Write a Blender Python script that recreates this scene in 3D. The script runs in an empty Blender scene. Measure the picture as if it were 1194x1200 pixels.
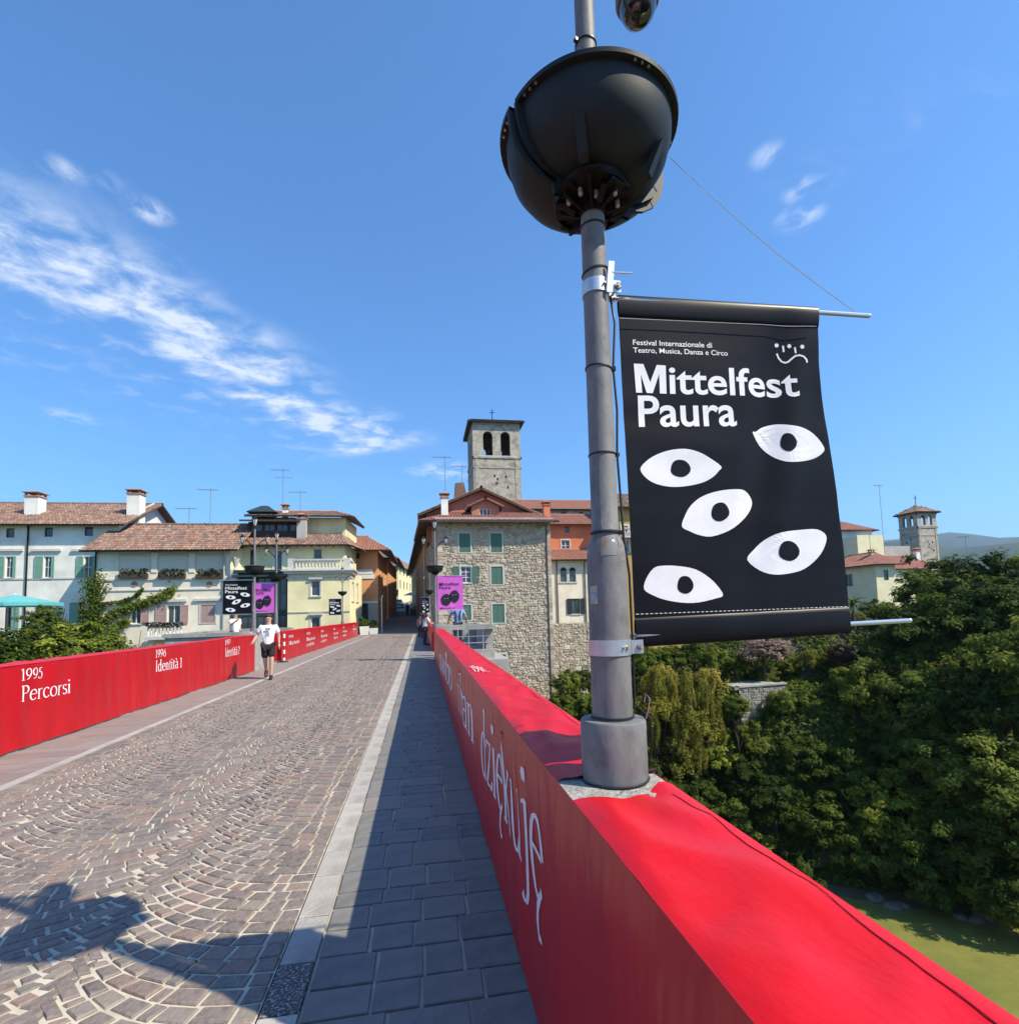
import bpy, bmesh, math, random
from mathutils import Vector, Matrix, noise
R = math.radians
rnd = random.Random(11)
scene = bpy.context.scene
col = scene.collection

# ---------------------------------------------------------------- camera
F_PX, CY, YAW, PITCH, ROLL = 620.0, 670.0, 0.16615, 0.07612, 0.02618
CAMPOS = Vector((0, 0, 1.68))
_f = Vector((math.sin(YAW)*math.cos(PITCH), math.cos(YAW)*math.cos(PITCH), math.sin(PITCH)))
_r0 = Vector((math.cos(YAW), -math.sin(YAW), 0)); _u0 = _r0.cross(_f)
_r = _r0*math.cos(ROLL) - _u0*math.sin(ROLL); _u = _u0*math.cos(ROLL) + _r0*math.sin(ROLL)
cd = bpy.data.cameras.new('camera'); cam = bpy.data.objects.new('camera', cd); col.objects.link(cam)
cd.sensor_fit = 'HORIZONTAL'; cd.sensor_width = 36; cd.lens = F_PX/1194*36
cd.shift_y = 70/1194; cd.clip_start = 0.05; cd.clip_end = 30000
M = Matrix((_r, _u, -_f)).transposed().to_4x4(); M.translation = CAMPOS
cam.matrix_world = M
scene.camera = cam

# ---------------------------------------------------------------- sun, sky, exposure
SUN = Vector((-.76, .50, -1.0)).normalized()          # direction the light travels
SUN_EL = math.asin(-SUN.z); SUN_AZ = math.atan2(-SUN.x, -SUN.y)   # azimuth from +Y towards +X
world = bpy.data.worlds.new('World'); scene.world = world; world.use_nodes = True
def build_world():
    nt = world.node_tree; N = nt.nodes; L = nt.links; N.clear()
    out = N.new('ShaderNodeOutputWorld'); bg = N.new('ShaderNodeBackground')
    sky = N.new('ShaderNodeTexSky'); sky.sky_type = 'NISHITA'; sky.sun_disc = False
    sky.sun_elevation = SUN_EL; sky.sun_rotation = SUN_AZ
    sky.air_density = 1.15; sky.dust_density = 0.25; sky.ozone_density = 3.0; sky.altitude = 100
    bg.inputs['Strength'].default_value = 0.105
    # cirrus: noise on a flat cloud layer high above, in a long streak and thin scattered wisps
    tc = N.new('ShaderNodeTexCoord'); sep = N.new('ShaderNodeSeparateXYZ'); L.new(tc.outputs['Generated'], sep.inputs[0])
    def math_(op, a, b=None, clamp=False):
        n = N.new('ShaderNodeMath'); n.operation = op; n.use_clamp = clamp
        for i, v in enumerate((a, b)):
            if v is None: continue
            if isinstance(v, (int, float)): n.inputs[i].default_value = v
            else: L.new(v, n.inputs[i])
        return n.outputs[0]
    zc = math_('MAXIMUM', sep.outputs[2], 0.03)
    px = math_('DIVIDE', sep.outputs[0], zc); py = math_('DIVIDE', sep.outputs[1], zc)
    comb = N.new('ShaderNodeCombineXYZ'); L.new(px, comb.inputs[0]); L.new(py, comb.inputs[1])
    def tex(scale, detail, rough, rot=0, sc=(1,1,1), off=(0,0,0), dist=0):
        mp = N.new('ShaderNodeMapping'); mp.vector_type = 'POINT'
        mp.inputs['Rotation'].default_value = (0,0,rot); mp.inputs['Scale'].default_value = sc; mp.inputs['Location'].default_value = off
        L.new(comb.outputs[0], mp.inputs[0])
        n = N.new('ShaderNodeTexNoise'); n.inputs['Scale'].default_value = scale; n.inputs['Detail'].default_value = detail
        n.inputs['Roughness'].default_value = rough; n.inputs['Distortion'].default_value = dist
        L.new(mp.outputs[0], n.inputs['Vector']); return n.outputs[0]
    def ramp(v, a, b):
        n = N.new('ShaderNodeMapRange'); n.interpolation_type = 'SMOOTHSTEP'
        n.inputs['From Min'].default_value = a; n.inputs['From Max'].default_value = b; L.new(v, n.inputs['Value']); return n.outputs[0]
    # the streak: cloud layer coordinates (px,py) rotated so that q runs across it
    A, B = CLOUD_A, CLOUD_B
    dx, dy = B[0]-A[0], B[1]-A[1]; ln = math.hypot(dx, dy); dx /= ln; dy /= ln
    q = math_('ADD', math_('MULTIPLY', px, -dy), math_('MULTIPLY', py, dx)); q = math_('SUBTRACT', q, -dy*A[0]+dx*A[1])
    s = math_('ADD', math_('MULTIPLY', px, dx), math_('MULTIPLY', py, dy)); s = math_('SUBTRACT', s, dx*A[0]+dy*A[1])
    wob = math_('MULTIPLY', math_('SUBTRACT', tex(1.3, 3, .5), .5), .9)
    qq = math_('ADD', q, wob)
    wid = CLOUD_W
    band = math_('MULTIPLY', ramp(qq, -wid*1.3, -wid*.15), math_('SUBTRACT', 1, ramp(qq, wid*.25, wid*.75)))
    halo = math_('MULTIPLY', ramp(qq, -wid*.9, -wid*.1), math_('SUBTRACT', 1, ramp(qq, wid*.3, wid*3.2)))
    endm = math_('SUBTRACT', 1, ramp(s, ln*1.0, ln*1.15))
    fine = tex(7.0, 9, .62, dist=.3); puff = tex(3.0, 5, .6)
    n1 = math_('MULTIPLY', ramp(math_('ADD', math_('MULTIPLY', fine, .55), math_('MULTIPLY', puff, .45)), .385, .64), band)
    n2 = math_('MULTIPLY', math_('MULTIPLY', ramp(fine, .48, .78), halo), .5)
    # faint scattered wisps all over, with a few small puffs
    cov = ramp(tex(.55, 3, .5, off=(3.1, 1.7, 0)), .64, .78)
    n3 = math_('MULTIPLY', math_('MULTIPLY', ramp(tex(4.5, 8, .62, rot=.6, sc=(.5, 1.6, 1), dist=.5), .50, .75), cov), .3)
    pn = ramp(tex(9.0, 7, .6, rot=.5, sc=(1, .6, 1), dist=.4), .40, .62)
    for (cx, cy, rad, k) in PUFFS:
        ddx = math_('SUBTRACT', px, cx); ddy = math_('SUBTRACT', py, cy)
        d2 = math_('SQRT', math_('ADD', math_('MULTIPLY', ddx, ddx), math_('MULTIPLY', ddy, ddy)))
        m = math_('SUBTRACT', 1, ramp(d2, rad*.15, rad)); n3 = math_('ADD', n3, math_('MULTIPLY', math_('MULTIPLY', pn, m), k))
    tot = math_('ADD', math_('MULTIPLY', math_('ADD', n1, n2), endm), n3, True)
    lowf = ramp(sep.outputs[2], .02, .14)
    tot = math_('MULTIPLY', math_('MULTIPLY', tot, lowf), .8, True)
    mix = N.new('ShaderNodeMix'); mix.data_type = 'RGBA'
    L.new(tot, mix.inputs['Factor']); mix.inputs['B'].default_value = (6.6, 7.0, 7.6, 1)
    tn = N.new('ShaderNodeMix'); tn.data_type = 'RGBA'; tn.blend_type = 'MULTIPLY'; tn.inputs['Factor'].default_value = 1
    L.new(sky.outputs[0], tn.inputs['A']); tn.inputs['B'].default_value = (.57, 1.02, 1.43, 1); L.new(tn.outputs['Result'], mix.inputs['A'])
    L.new(mix.outputs['Result'], bg.inputs['Color']); L.new(bg.outputs[0], out.inputs['Surface'])
def _ray(px, py):
    return (_r*((px-597)/F_PX) + _u*((CY-py)/F_PX) + _f)
def _sky(px, py):
    d = _ray(px, py); return (d.x/d.z, d.y/d.z)
PUFFS = [(*_sky(x, y), r, k) for x, y, r, k in ((936,256,.075,.8),(940,222,.06,.6),(902,182,.055,.5),(972,212,.05,.4),(75,200,.06,.6),(135,214,.05,.5),(175,246,.07,.8),(85,488,.16,.5),(520,552,.35,.6))]
CLOUD_A, CLOUD_B = _sky(-10, 275), _sky(425, 522); CLOUD_W = .38
build_world()
sl = bpy.data.lights.new('sun', 'SUN'); so = bpy.data.objects.new('sun', sl); col.objects.link(so)
sl.energy = 5.0; sl.angle = R(.53); sl.color = (1.0, .90, .72)
so.rotation_euler = SUN.to_track_quat('-Z', 'Y').to_euler(); so.location = (20, -20, 40)
vs = scene.view_settings; vs.view_transform = 'Standard'; vs.look = 'None'; vs.gamma = 1; vs.use_curve_mapping = False; vs.exposure = 0.62
scene.cycles.max_bounces = 6; scene.cycles.diffuse_bounces = 3; scene.cycles.transparent_max_bounces = 6

# ---------------------------------------------------------------- helpers
def Q(px, py, Y):                       # photo pixel on the plane y = Y  ->  (x, z)
    d = _ray(px, py); t = Y/d.y; return d.x*t, 1.68 + d.z*t
def QG(px, py, z):                      # photo pixel on the plane z  ->  (x, y)
    d = _ray(px, py); t = (z-1.68)/d.z; return d.x*t, d.y*t
def QX(px, py, X):                      # photo pixel on the plane x = X -> (y, z)
    d = _ray(px, py); t = X/d.x; return d.y*t, 1.68 + d.z*t

def wl(o):
    v = Vector((0,0,0))
    while o is not None: v += o.location; o = o.parent
    return v
def tag(o, label=None, cat=None, group=None, kind=None):
    if label: o['label'] = label
    if cat: o['category'] = cat
    if group: o['group'] = group
    if kind: o['kind'] = kind
    return o
def empty(name, loc, label=None, cat=None, group=None, kind=None):
    o = bpy.data.objects.new(name, None); col.objects.link(o); o.location = loc; o.empty_display_size = .2
    return tag(o, label, cat, group, kind)
def copy_tree(o, parent=None):
    c = o.copy(); col.objects.link(c); c.parent = parent
    for ch in list(o.children): copy_tree(ch, c)
    return c

class MB:
    def __init__(s): s.v = []; s.f = []; s.t = []; s.m = []
    def face(s, pts, t=0.5, m=0):
        n = len(s.v); s.v += [tuple(p) for p in pts]; s.f.append(tuple(range(n, n+len(pts)))); s.t.append(t); s.m.append(m)
    def idx(s, vs, fs, t=.5, m=0):
        n = len(s.v); s.v += [tuple(p) for p in vs]
        for f in fs: s.f.append(tuple(n+i for i in f)); s.t.append(t); s.m.append(m)
    def box(s, x0, x1, y0, y1, z0, z1, t=.5, m=0):
        vs = [(x0,y0,z0),(x1,y0,z0),(x1,y1,z0),(x0,y1,z0),(x0,y0,z1),(x1,y0,z1),(x1,y1,z1),(x0,y1,z1)]
        s.idx(vs, [(0,3,2,1),(4,5,6,7),(0,1,5,4),(1,2,6,5),(2,3,7,6),(3,0,4,7)], t, m)
    def obox(s, o, u, v, w, t=.5, m=0):             # box from corner o along three vectors
        o, u, v, w = map(Vector, (o, u, v, w))
        vs = [o, o+u, o+u+v, o+v, o+w, o+u+w, o+u+v+w, o+v+w]
        fs = [(0,3,2,1),(4,5,6,7),(0,1,5,4),(1,2,6,5),(2,3,7,6),(3,0,4,7)]
        if u.cross(v).dot(w) < 0: fs = [f[::-1] for f in fs]
        s.idx(vs, fs, t, m)
    def prism(s, poly, z0, z1, t=.5, m=0):          # poly counter-clockwise
        n = len(poly); vs = [(p[0],p[1],z0) for p in poly] + [(p[0],p[1],z1) for p in poly]
        fs = [tuple(range(n-1,-1,-1)), tuple(range(n,2*n))] + [(i,(i+1)%n,n+(i+1)%n,n+i) for i in range(n)]
        s.idx(vs, fs, t, m)
    def tube(s, pts, r, n=8, cap=True, t=.5, m=0):
        pts = [Vector(p) for p in pts]; rs = r if isinstance(r, (list, tuple)) else [r]*len(pts)
        vs = []; up = None
        for i, p in enumerate(pts):
            d = (pts[min(i+1,len(pts)-1)] - pts[max(i-1,0)]).normalized()
            a = Vector((0,0,1)) if abs(d.z) < .9 else Vector((1,0,0))
            if up is not None: a = up
            e1 = (a - d*a.dot(d)).normalized(); e2 = d.cross(e1); up = e1
            for k in range(n):
                an = 2*math.pi*k/n; vs.append(p + (e1*math.cos(an) + e2*math.sin(an))*rs[i])
        fs = [(i*n+k, i*n+(k+1)%n, (i+1)*n+(k+1)%n, (i+1)*n+k) for i in range(len(pts)-1) for k in range(n)]
        if cap: fs += [tuple(range(n-1,-1,-1)), tuple((len(pts)-1)*n+k for k in range(n))]
        s.idx(vs, fs, t, m)
    def lathe(s, prof, cx=0, cy=0, n=24, a0=0, a1=360, cap=True, t=.5, m=0):   # prof [(r,z)] upward, outside
        full = abs(a1-a0) >= 360; k = n if full else n+1; vs = []
        for r, z in prof:
            for i in range(k):
                a = R(a0 + (a1-a0)*i/n); vs.append((cx+r*math.cos(a), cy+r*math.sin(a), z))
        fs = []
        for j in range(len(prof)-1):
            for i in range(n):
                a, b = i, (i+1) % k if full else i+1
                fs.append((j*k+a, j*k+b, (j+1)*k+b, (j+1)*k+a))
        if cap and full:
            if prof[0][0] > 1e-5: fs.append(tuple(range(k-1,-1,-1)))
            if prof[-1][0] > 1e-5: fs.append(tuple((len(prof)-1)*k+i for i in range(k)))
        s.idx(vs, fs, t, m)
    def sphere(s, c, r, n=12, rings=8, sc=(1,1,1), t=.5, m=0):
        vs = []; fs = []
        for j in range(rings+1):
            ph = math.pi*j/rings
            for i in range(n):
                a = 2*math.pi*i/n
                vs.append((c[0]+r*sc[0]*math.sin(ph)*math.cos(a), c[1]+r*sc[1]*math.sin(ph)*math.sin(a), c[2]-r*sc[2]*math.cos(ph)))
        for j in range(rings):
            for i in range(n): fs.append((j*n+i, j*n+(i+1)%n, (j+1)*n+(i+1)%n, (j+1)*n+i))
        s.idx(vs, fs, t, m)
    def build(s, name, mat, parent=None, smooth=False, tint=False, origin=None, auto=None):
        me = bpy.data.meshes.new(name)
        xs = [p[0] for p in s.v]; ys = [p[1] for p in s.v]; zs = [p[2] for p in s.v]
        o0 = Vector(((min(xs)+max(xs))/2, (min(ys)+max(ys))/2, min(zs))) if origin is None else Vector(origin)
        me.from_pydata([(p[0]-o0.x, p[1]-o0.y, p[2]-o0.z) for p in s.v], [], s.f)
        for m in (mat if isinstance(mat, (list, tuple)) else [mat]): me.materials.append(m)
        if any(s.m): me.polygons.foreach_set('material_index', s.m)
        if smooth: me.polygons.foreach_set('use_smooth', [True]*len(s.f))
        if tint:
            a = me.attributes.new('tint', 'FLOAT', 'FACE'); a.data.foreach_set('value', s.t)
        me.update()
        if auto is not None: 
            me.polygons.foreach_set('use_smooth', [True]*len(s.f)); me.set_sharp_from_angle(angle=R(auto))
        o = bpy.data.objects.new(name, me); col.objects.link(o)
        o.parent = parent; o.location = o0 - (wl(parent) if parent else Vector((0,0,0)))
        return o

def grid_sheet(nu, nv, fn, flip=False):            # fn(i,j)->point for (nu+1)x(nv+1)
    vs = [fn(i, j) for j in range(nv+1) for i in range(nu+1)]
    w = nu+1; fs = [(j*w+i, j*w+i+1, (j+1)*w+i+1, (j+1)*w+i) for j in range(nv) for i in range(nu)]
    if flip: fs = [f[::-1] for f in fs]
    return vs, fs

# ---------------------------------------------------------------- materials
def rgb(c): return (c[0], c[1], c[2], 1)
def mat(name, c1, c2=None, scale=4, rough=.8, bump=0, bscale=30, metal=0, tints=None, spec=.5, detail=6, stretch=None, c3=None, s3=1.2, transl=0, contrast=(.35,.65), alpha=1, coat=0, bdist=.02):
    m = bpy.data.materials.new(name); m.use_nodes = True; nt = m.node_tree; N = nt.nodes; L = nt.links
    b = N['Principled BSDF']; b.inputs['Roughness'].default_value = rough; b.inputs['Metallic'].default_value = metal
    b.inputs['Specular IOR Level'].default_value = spec; b.inputs['Base Color'].default_value = rgb(c1)
    if coat: b.inputs['Coat Weight'].default_value = coat
    tc = N.new('ShaderNodeTexCoord'); vec = tc.outputs['Object']
    if stretch:
        mp = N.new('ShaderNodeMapping'); mp.inputs['Scale'].default_value = stretch; L.new(vec, mp.inputs[0]); vec = mp.outputs[0]
    def nz(sc, det=detail):
        n = N.new('ShaderNodeTexNoise'); n.inputs['Scale'].default_value = sc; n.inputs['Detail'].default_value = det; n.inputs['Roughness'].default_value = .6
        L.new(vec, n.inputs['Vector']); return n.outputs['Fac']
    def mr(v, a, b2):
        n = N.new('ShaderNodeMapRange'); n.inputs['From Min'].default_value = a; n.inputs['From Max'].default_value = b2; L.new(v, n.inputs['Value']); return n.outputs[0]
    def mixc(f, a, b2, bt='MIX'):
        n = N.new('ShaderNodeMix'); n.data_type = 'RGBA'; n.blend_type = bt
        if isinstance(f, float): n.inputs['Factor'].default_value = f
        else: L.new(f, n.inputs['Factor'])
        for k, v in (('A', a), ('B', b2)):
            if isinstance(v, tuple): n.inputs[k].default_value = rgb(v)
            else: L.new(v, n.inputs[k])
        return n.outputs['Result']
    cur = c1
    if tints:
        at = N.new('ShaderNodeAttribute'); at.attribute_name = 'tint'
        rp = N.new('ShaderNodeValToRGB'); rp.color_ramp.interpolation = 'LINEAR'
        els = rp.color_ramp.elements
        while len(els) < len(tints): els.new(.5)
        for i, c in enumerate(tints): els[i].position = i/(len(tints)-1); els[i].color = rgb(c)
        L.new(at.outputs['Fac'], rp.inputs[0]); cur = rp.outputs[0]
        if c2: cur = mixc(mr(nz(scale), *contrast), cur, mixc(.55, cur, c2))
    elif c2: cur = mixc(mr(nz(scale), *contrast), c1, c2)
    if c3: cur = mixc(mr(nz(s3), .52, .75), cur, c3)
    if not isinstance(cur, tuple): L.new(cur, b.inputs['Base Color'])
    if bump:
        bn = N.new('ShaderNodeBump'); bn.inputs['Strength'].default_value = bump; bn.inputs['Distance'].default_value = bdist
        L.new(nz(bscale), bn.inputs['Height']); L.new(bn.outputs[0], b.inputs['Normal'])
    if transl:
        tr = N.new('ShaderNodeBsdfTranslucent'); ms = N.new('ShaderNodeMixShader'); ms.inputs[0].default_value = transl
        if isinstance(cur, tuple): tr.inputs[0].default_value = rgb(cur)
        else: L.new(cur, tr.inputs[0])
        L.new(b.outputs[0], ms.inputs[1]); L.new(tr.outputs[0], ms.inputs[2]); L.new(ms.outputs[0], N['Material Output'].inputs[0])
    return m
MT = {}
MT['mortar'] = mat('mortar', (.56,.50,.40), (.44,.39,.31), 9, .95, .4, 60, c3=(.25,.22,.18), s3=1.6, bdist=.006)
MT['cobble'] = mat('cobble', (.2,.18,.17), (.30,.26,.24), 26, .72, .6, 45, tints=[(.090,.077,.066),(.145,.116,.094),(.19,.142,.112),(.14,.132,.108),(.165,.122,.098),(.23,.20,.155),(.235,.14,.098),(.108,.096,.084)], bdist=.012)
MT['slab'] = mat('slab', (.2,.19,.2), (.24,.235,.225), 9, .75, .5, 40, tints=[(.12,.118,.112),(.18,.17,.152),(.15,.145,.132),(.22,.192,.16),(.135,.135,.135),(.19,.168,.142)], bdist=.01)
MT['slab_brown'] = mat('slab_brown', (.2,.19,.2), (.24,.2,.18), 10, .8, .3, 55, tints=[(.20,.155,.14),(.25,.195,.175),(.22,.18,.16),(.27,.22,.20)], bdist=.01)
MT['kerb'] = mat('kerb_stone', (.40,.385,.35), (.30,.29,.265), 9, .85, .5, 50, tints=[(.37,.355,.32),(.45,.43,.385),(.40,.375,.335),(.34,.33,.30)], c3=(.25,.238,.215), s3=2.2)
MT['aggregate'] = mat('aggregate', (.09,.09,.085), (.45,.44,.42), 70, .8, .9, 80, contrast=(.5,.62))
MT['asphalt'] = mat('asphalt', (.15,.145,.14), (.20,.19,.18), 6, .9, .3, 60)
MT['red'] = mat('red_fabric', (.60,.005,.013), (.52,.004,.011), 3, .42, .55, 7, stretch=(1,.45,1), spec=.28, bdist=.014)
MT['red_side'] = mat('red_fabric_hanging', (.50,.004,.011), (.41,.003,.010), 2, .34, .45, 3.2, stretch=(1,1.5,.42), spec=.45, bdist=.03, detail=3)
MT['redseam'] = mat('red_seam', (.36,.006,.012), None, rough=.6)
MT['white_ink'] = mat('white_ink', (.82,.82,.82), (.72,.72,.72), 9, .5)
MT['concrete'] = mat('concrete', (.38,.37,.34), (.27,.265,.245), 5, .9, .5, 40, c3=(.20,.20,.185), s3=1.7)
MT['roughstone'] = mat('rough_stone', (.46,.43,.38), (.25,.24,.22), 34, .95, .9, 60)
MT['zinc'] = mat('painted_pole', (.205,.204,.20), (.145,.145,.143), 11, .58, .12, 70, stretch=(1,1,.55), c3=(.105,.10,.094), s3=17, metal=0, spec=.3)
MT['rust'] = mat('rust_stain', (.185,.183,.178), (.17,.085,.045), 22, .75, contrast=(.50,.66))
MT['steel'] = mat('galvanised_steel', (.60,.62,.63), (.48,.50,.51), 22, .38, .05, 60, metal=.75)
MT['alu'] = mat('aluminium_rod', (.80,.80,.80), None, rough=.3, metal=.9)
MT['bowl'] = mat('dark_planter', (.014,.020,.023), (.021,.027,.030), 7, .55, 0, 60, spec=.22)
MT['blackplastic'] = mat('black_plastic', (.012,.012,.013), None, rough=.45)
MT['blackmetal'] = mat('black_metal', (.007,.0065,.0065), (.013,.010,.009), 18, .6, spec=.2)
MT['bolt'] = mat('bolt_head', (.34,.25,.21), (.45,.40,.36), 40, .5, metal=.5)
MT['banner'] = mat('banner_black', (.0075,.0075,.0095), (.010,.010,.012), 4, .36, .03, 260, spec=.13, bdist=.002)
MT['pink'] = mat('banner_pink', (.62,.13,.56), (.55,.10,.50), 3, .5)
MT['thread'] = mat('white_thread', (.62,.62,.62), None, rough=.8)
MT['glass'] = mat('window_glass', (.035,.045,.055), (.075,.09,.10), .9, .08, spec=.7)
MT['lampglass'] = mat('lantern_glass', (.55,.56,.55), None, rough=.25)
MT['domeglass'] = mat('dome_glass', (.01,.01,.012), None, rough=.06, coat=.6)

# ---------------------------------------------------------------- terrain, water
BANK = [(-400,46),(-80,41),(-10,43),(4,44.2),(12,43.6),(20,41),(29,37),(39,31),(60,23),(120,6),(420,-90)]
NEAR = [(-400,-40),(-80,-14),(0,-9),(30,-14),(60,-26),(120,-50),(420,-150)]
def yline(L, x):
    for (a, b), (c, d) in zip(L, L[1:]):
        if a <= x <= c: return b + (d-b)*(x-a)/(c-a)
    return L[0][1] if x < L[0][0] else L[-1][1]
def sst(a, b, x):
    t = max(0, min(1, (x-a)/(b-a))); return t*t*(3-2*t)
WATER_Z = -20.0
def terr(x, y):
    d = y - yline(BANK, x); d *= .86
    e = yline(NEAR, x) - y
    n = noise.noise(Vector((x*.11, y*.11, 3.3)))*1.0 + noise.noise(Vector((x*.35, y*.35, 1.3)))*.35
    if d > -2:
        shelf = -6.2 if 4 < x else -1.6                       # first terrace
        k = sst(2, 12, x); shelf = -1.6*(1-k) + -6.2*k
        z = -21.2 + (shelf+21.2)*(.12*sst(-2, 1.5, d) + .88*sst(1, 10.5 if x > 8 else 4.5, d))
        z += (-1.3-shelf)*sst(13, 19, d) + n*.7*sst(0, 3, d)*(1-sst(14,20,d))
        z += max(0, y-56)*.058*sst(0, 1, (y-56)/20) if y < 160 else 5.2
        return z
    if e > -3:
        return -21.2 + 20.2*sst(-3, 6, e)
    return -21.3 + n*.1
def axis(lo, hi, step, far):
    a = [lo + step*i for i in range(int((hi-lo)/step)+1)]
    b = []; s = step*1.6; x = a[-1]
    while x < far: x += s; b.append(x); s *= 1.45
    c = []; s = step*1.6; x = a[0]
    while x > -far: x -= s; c.append(x); s *= 1.45
    return c[::-1] + a + b
XS = axis(-60, 90, 1.6, 9000); YS = axis(-20, 90, 1.6, 9000)
MT['ground'] = mat('earth_and_grass', (.055,.06,.025), (.09,.075,.045), .8, .95, .6, 6, c3=(.035,.05,.018), s3=.3)
MT['water'] = mat('green_water', (.175,.178,.045), (.22,.21,.06), .9, .14, .6, 3.0, c3=(.11,.145,.035), s3=.12, spec=.4, bdist=.06, contrast=(.3,.7))
mb = MB(); vs, fs = grid_sheet(len(XS)-1, len(YS)-1, lambda i, j: (XS[i], YS[j], terr(XS[i], YS[j])))
mb.idx(vs, fs); tag(mb.build('ground', MT['ground'], smooth=True, origin=(0,0,0)), kind='structure', label='earth river banks and town ground')
mb = MB(); mb.face([(-420,-160,WATER_Z),(430,-160,WATER_Z),(430,80,WATER_Z),(-420,80,WATER_Z)])
tag(mb.build('river_water', MT['water'], origin=(0,0,WATER_Z)), kind='structure', label='opaque green river water under the bridge')

# ---------------------------------------------------------------- bridge deck
XP, XPO = .455, .765            # inner and outer face of the right parapet
XL, XLO = -5.32, -5.66          # the left one
DECK_END = 46.0
PAR_H = 1.10
mb = MB()
mb.box(-5.75, .85, -8, 46.4, -1.3, -.035)
mb.box(-8.0, 3.2, 19.6, 24.6, -1.3, -.05)
for z0, z1, g in ((-21.5, -3, 0), (-3, -1.29, .5)): mb.box(-7.4-g, 2.5+g, 20.0-g*.6, 24.2+g*.6, z0, z1)
mb.box(-5.75, .85, 43.5, 46.3, -21, -1.28)
tag(mb.build('bridge', MT['concrete'], origin=(0,0,-1.3)), 'grey concrete bridge carrying the cobbled road over the river', 'bridge')

def stone_piece(mb, poly, ztop, h, bev, t, dome=0):
    """one paving stone: poly is a ccw list of 4 xy corners; slightly chamfered top"""
    cx = sum(p[0] for p in poly)/len(poly); cy = sum(p[1] for p in poly)/len(poly); n = len(poly)
    inn = []
    for x, y in poly:
        d = math.hypot(x-cx, y-cy); k = max(.3, 1-bev/d); inn.append((cx+(x-cx)*k, cy+(y-cy)*k))
    vs = [(x,y,ztop-h) for x,y in poly] + [(x,y,ztop-bev*.55) for x,y in poly] + [(x,y,ztop+dome*rnd.uniform(.2,1)) for x,y in inn]
    fs = [(i,(i+1)%n,n+(i+1)%n,n+i) for i in range(n)] + [(n+i,n+(i+1)%n,2*n+(i+1)%n,2*n+i) for i in range(n)] + [tuple(range(2*n,3*n))]
    mb.idx(vs, fs, t)

def pieces(parent, name, stuffname, items, mat_, limit=300, key=None, **kw):
    """items: (poly, ztop, h, bev, tint, dome); those that show largest become objects, the rest one mesh"""
    items.sort(key=key)
    for it in items[:limit]:
        b = MB(); stone_piece(b, *it); b.build(name, mat_, parent, tint=True)
    if len(items) > limit:
        b = MB()
        for it in items[limit:]: stone_piece(b, *it)
        tag(b.build(stuffname, mat_, parent, tint=True), kind='stuff')
def cen(it): return sum(p[0] for p in it[0])/4, sum(p[1] for p in it[0])/4
def showsize(it):
    x, y = cen(it); d = _f.dot(Vector((x, y, 0)) - CAMPOS)
    if d < .5: return 99
    px = 597 + F_PX*(_r.dot(Vector((x,y,0))-CAMPOS))/d; py = CY - F_PX*(_u.dot(Vector((x,y,0))-CAMPOS))/d
    return (0 if (-15 < px < 1210 and py < 1215) else 50) + d
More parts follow.
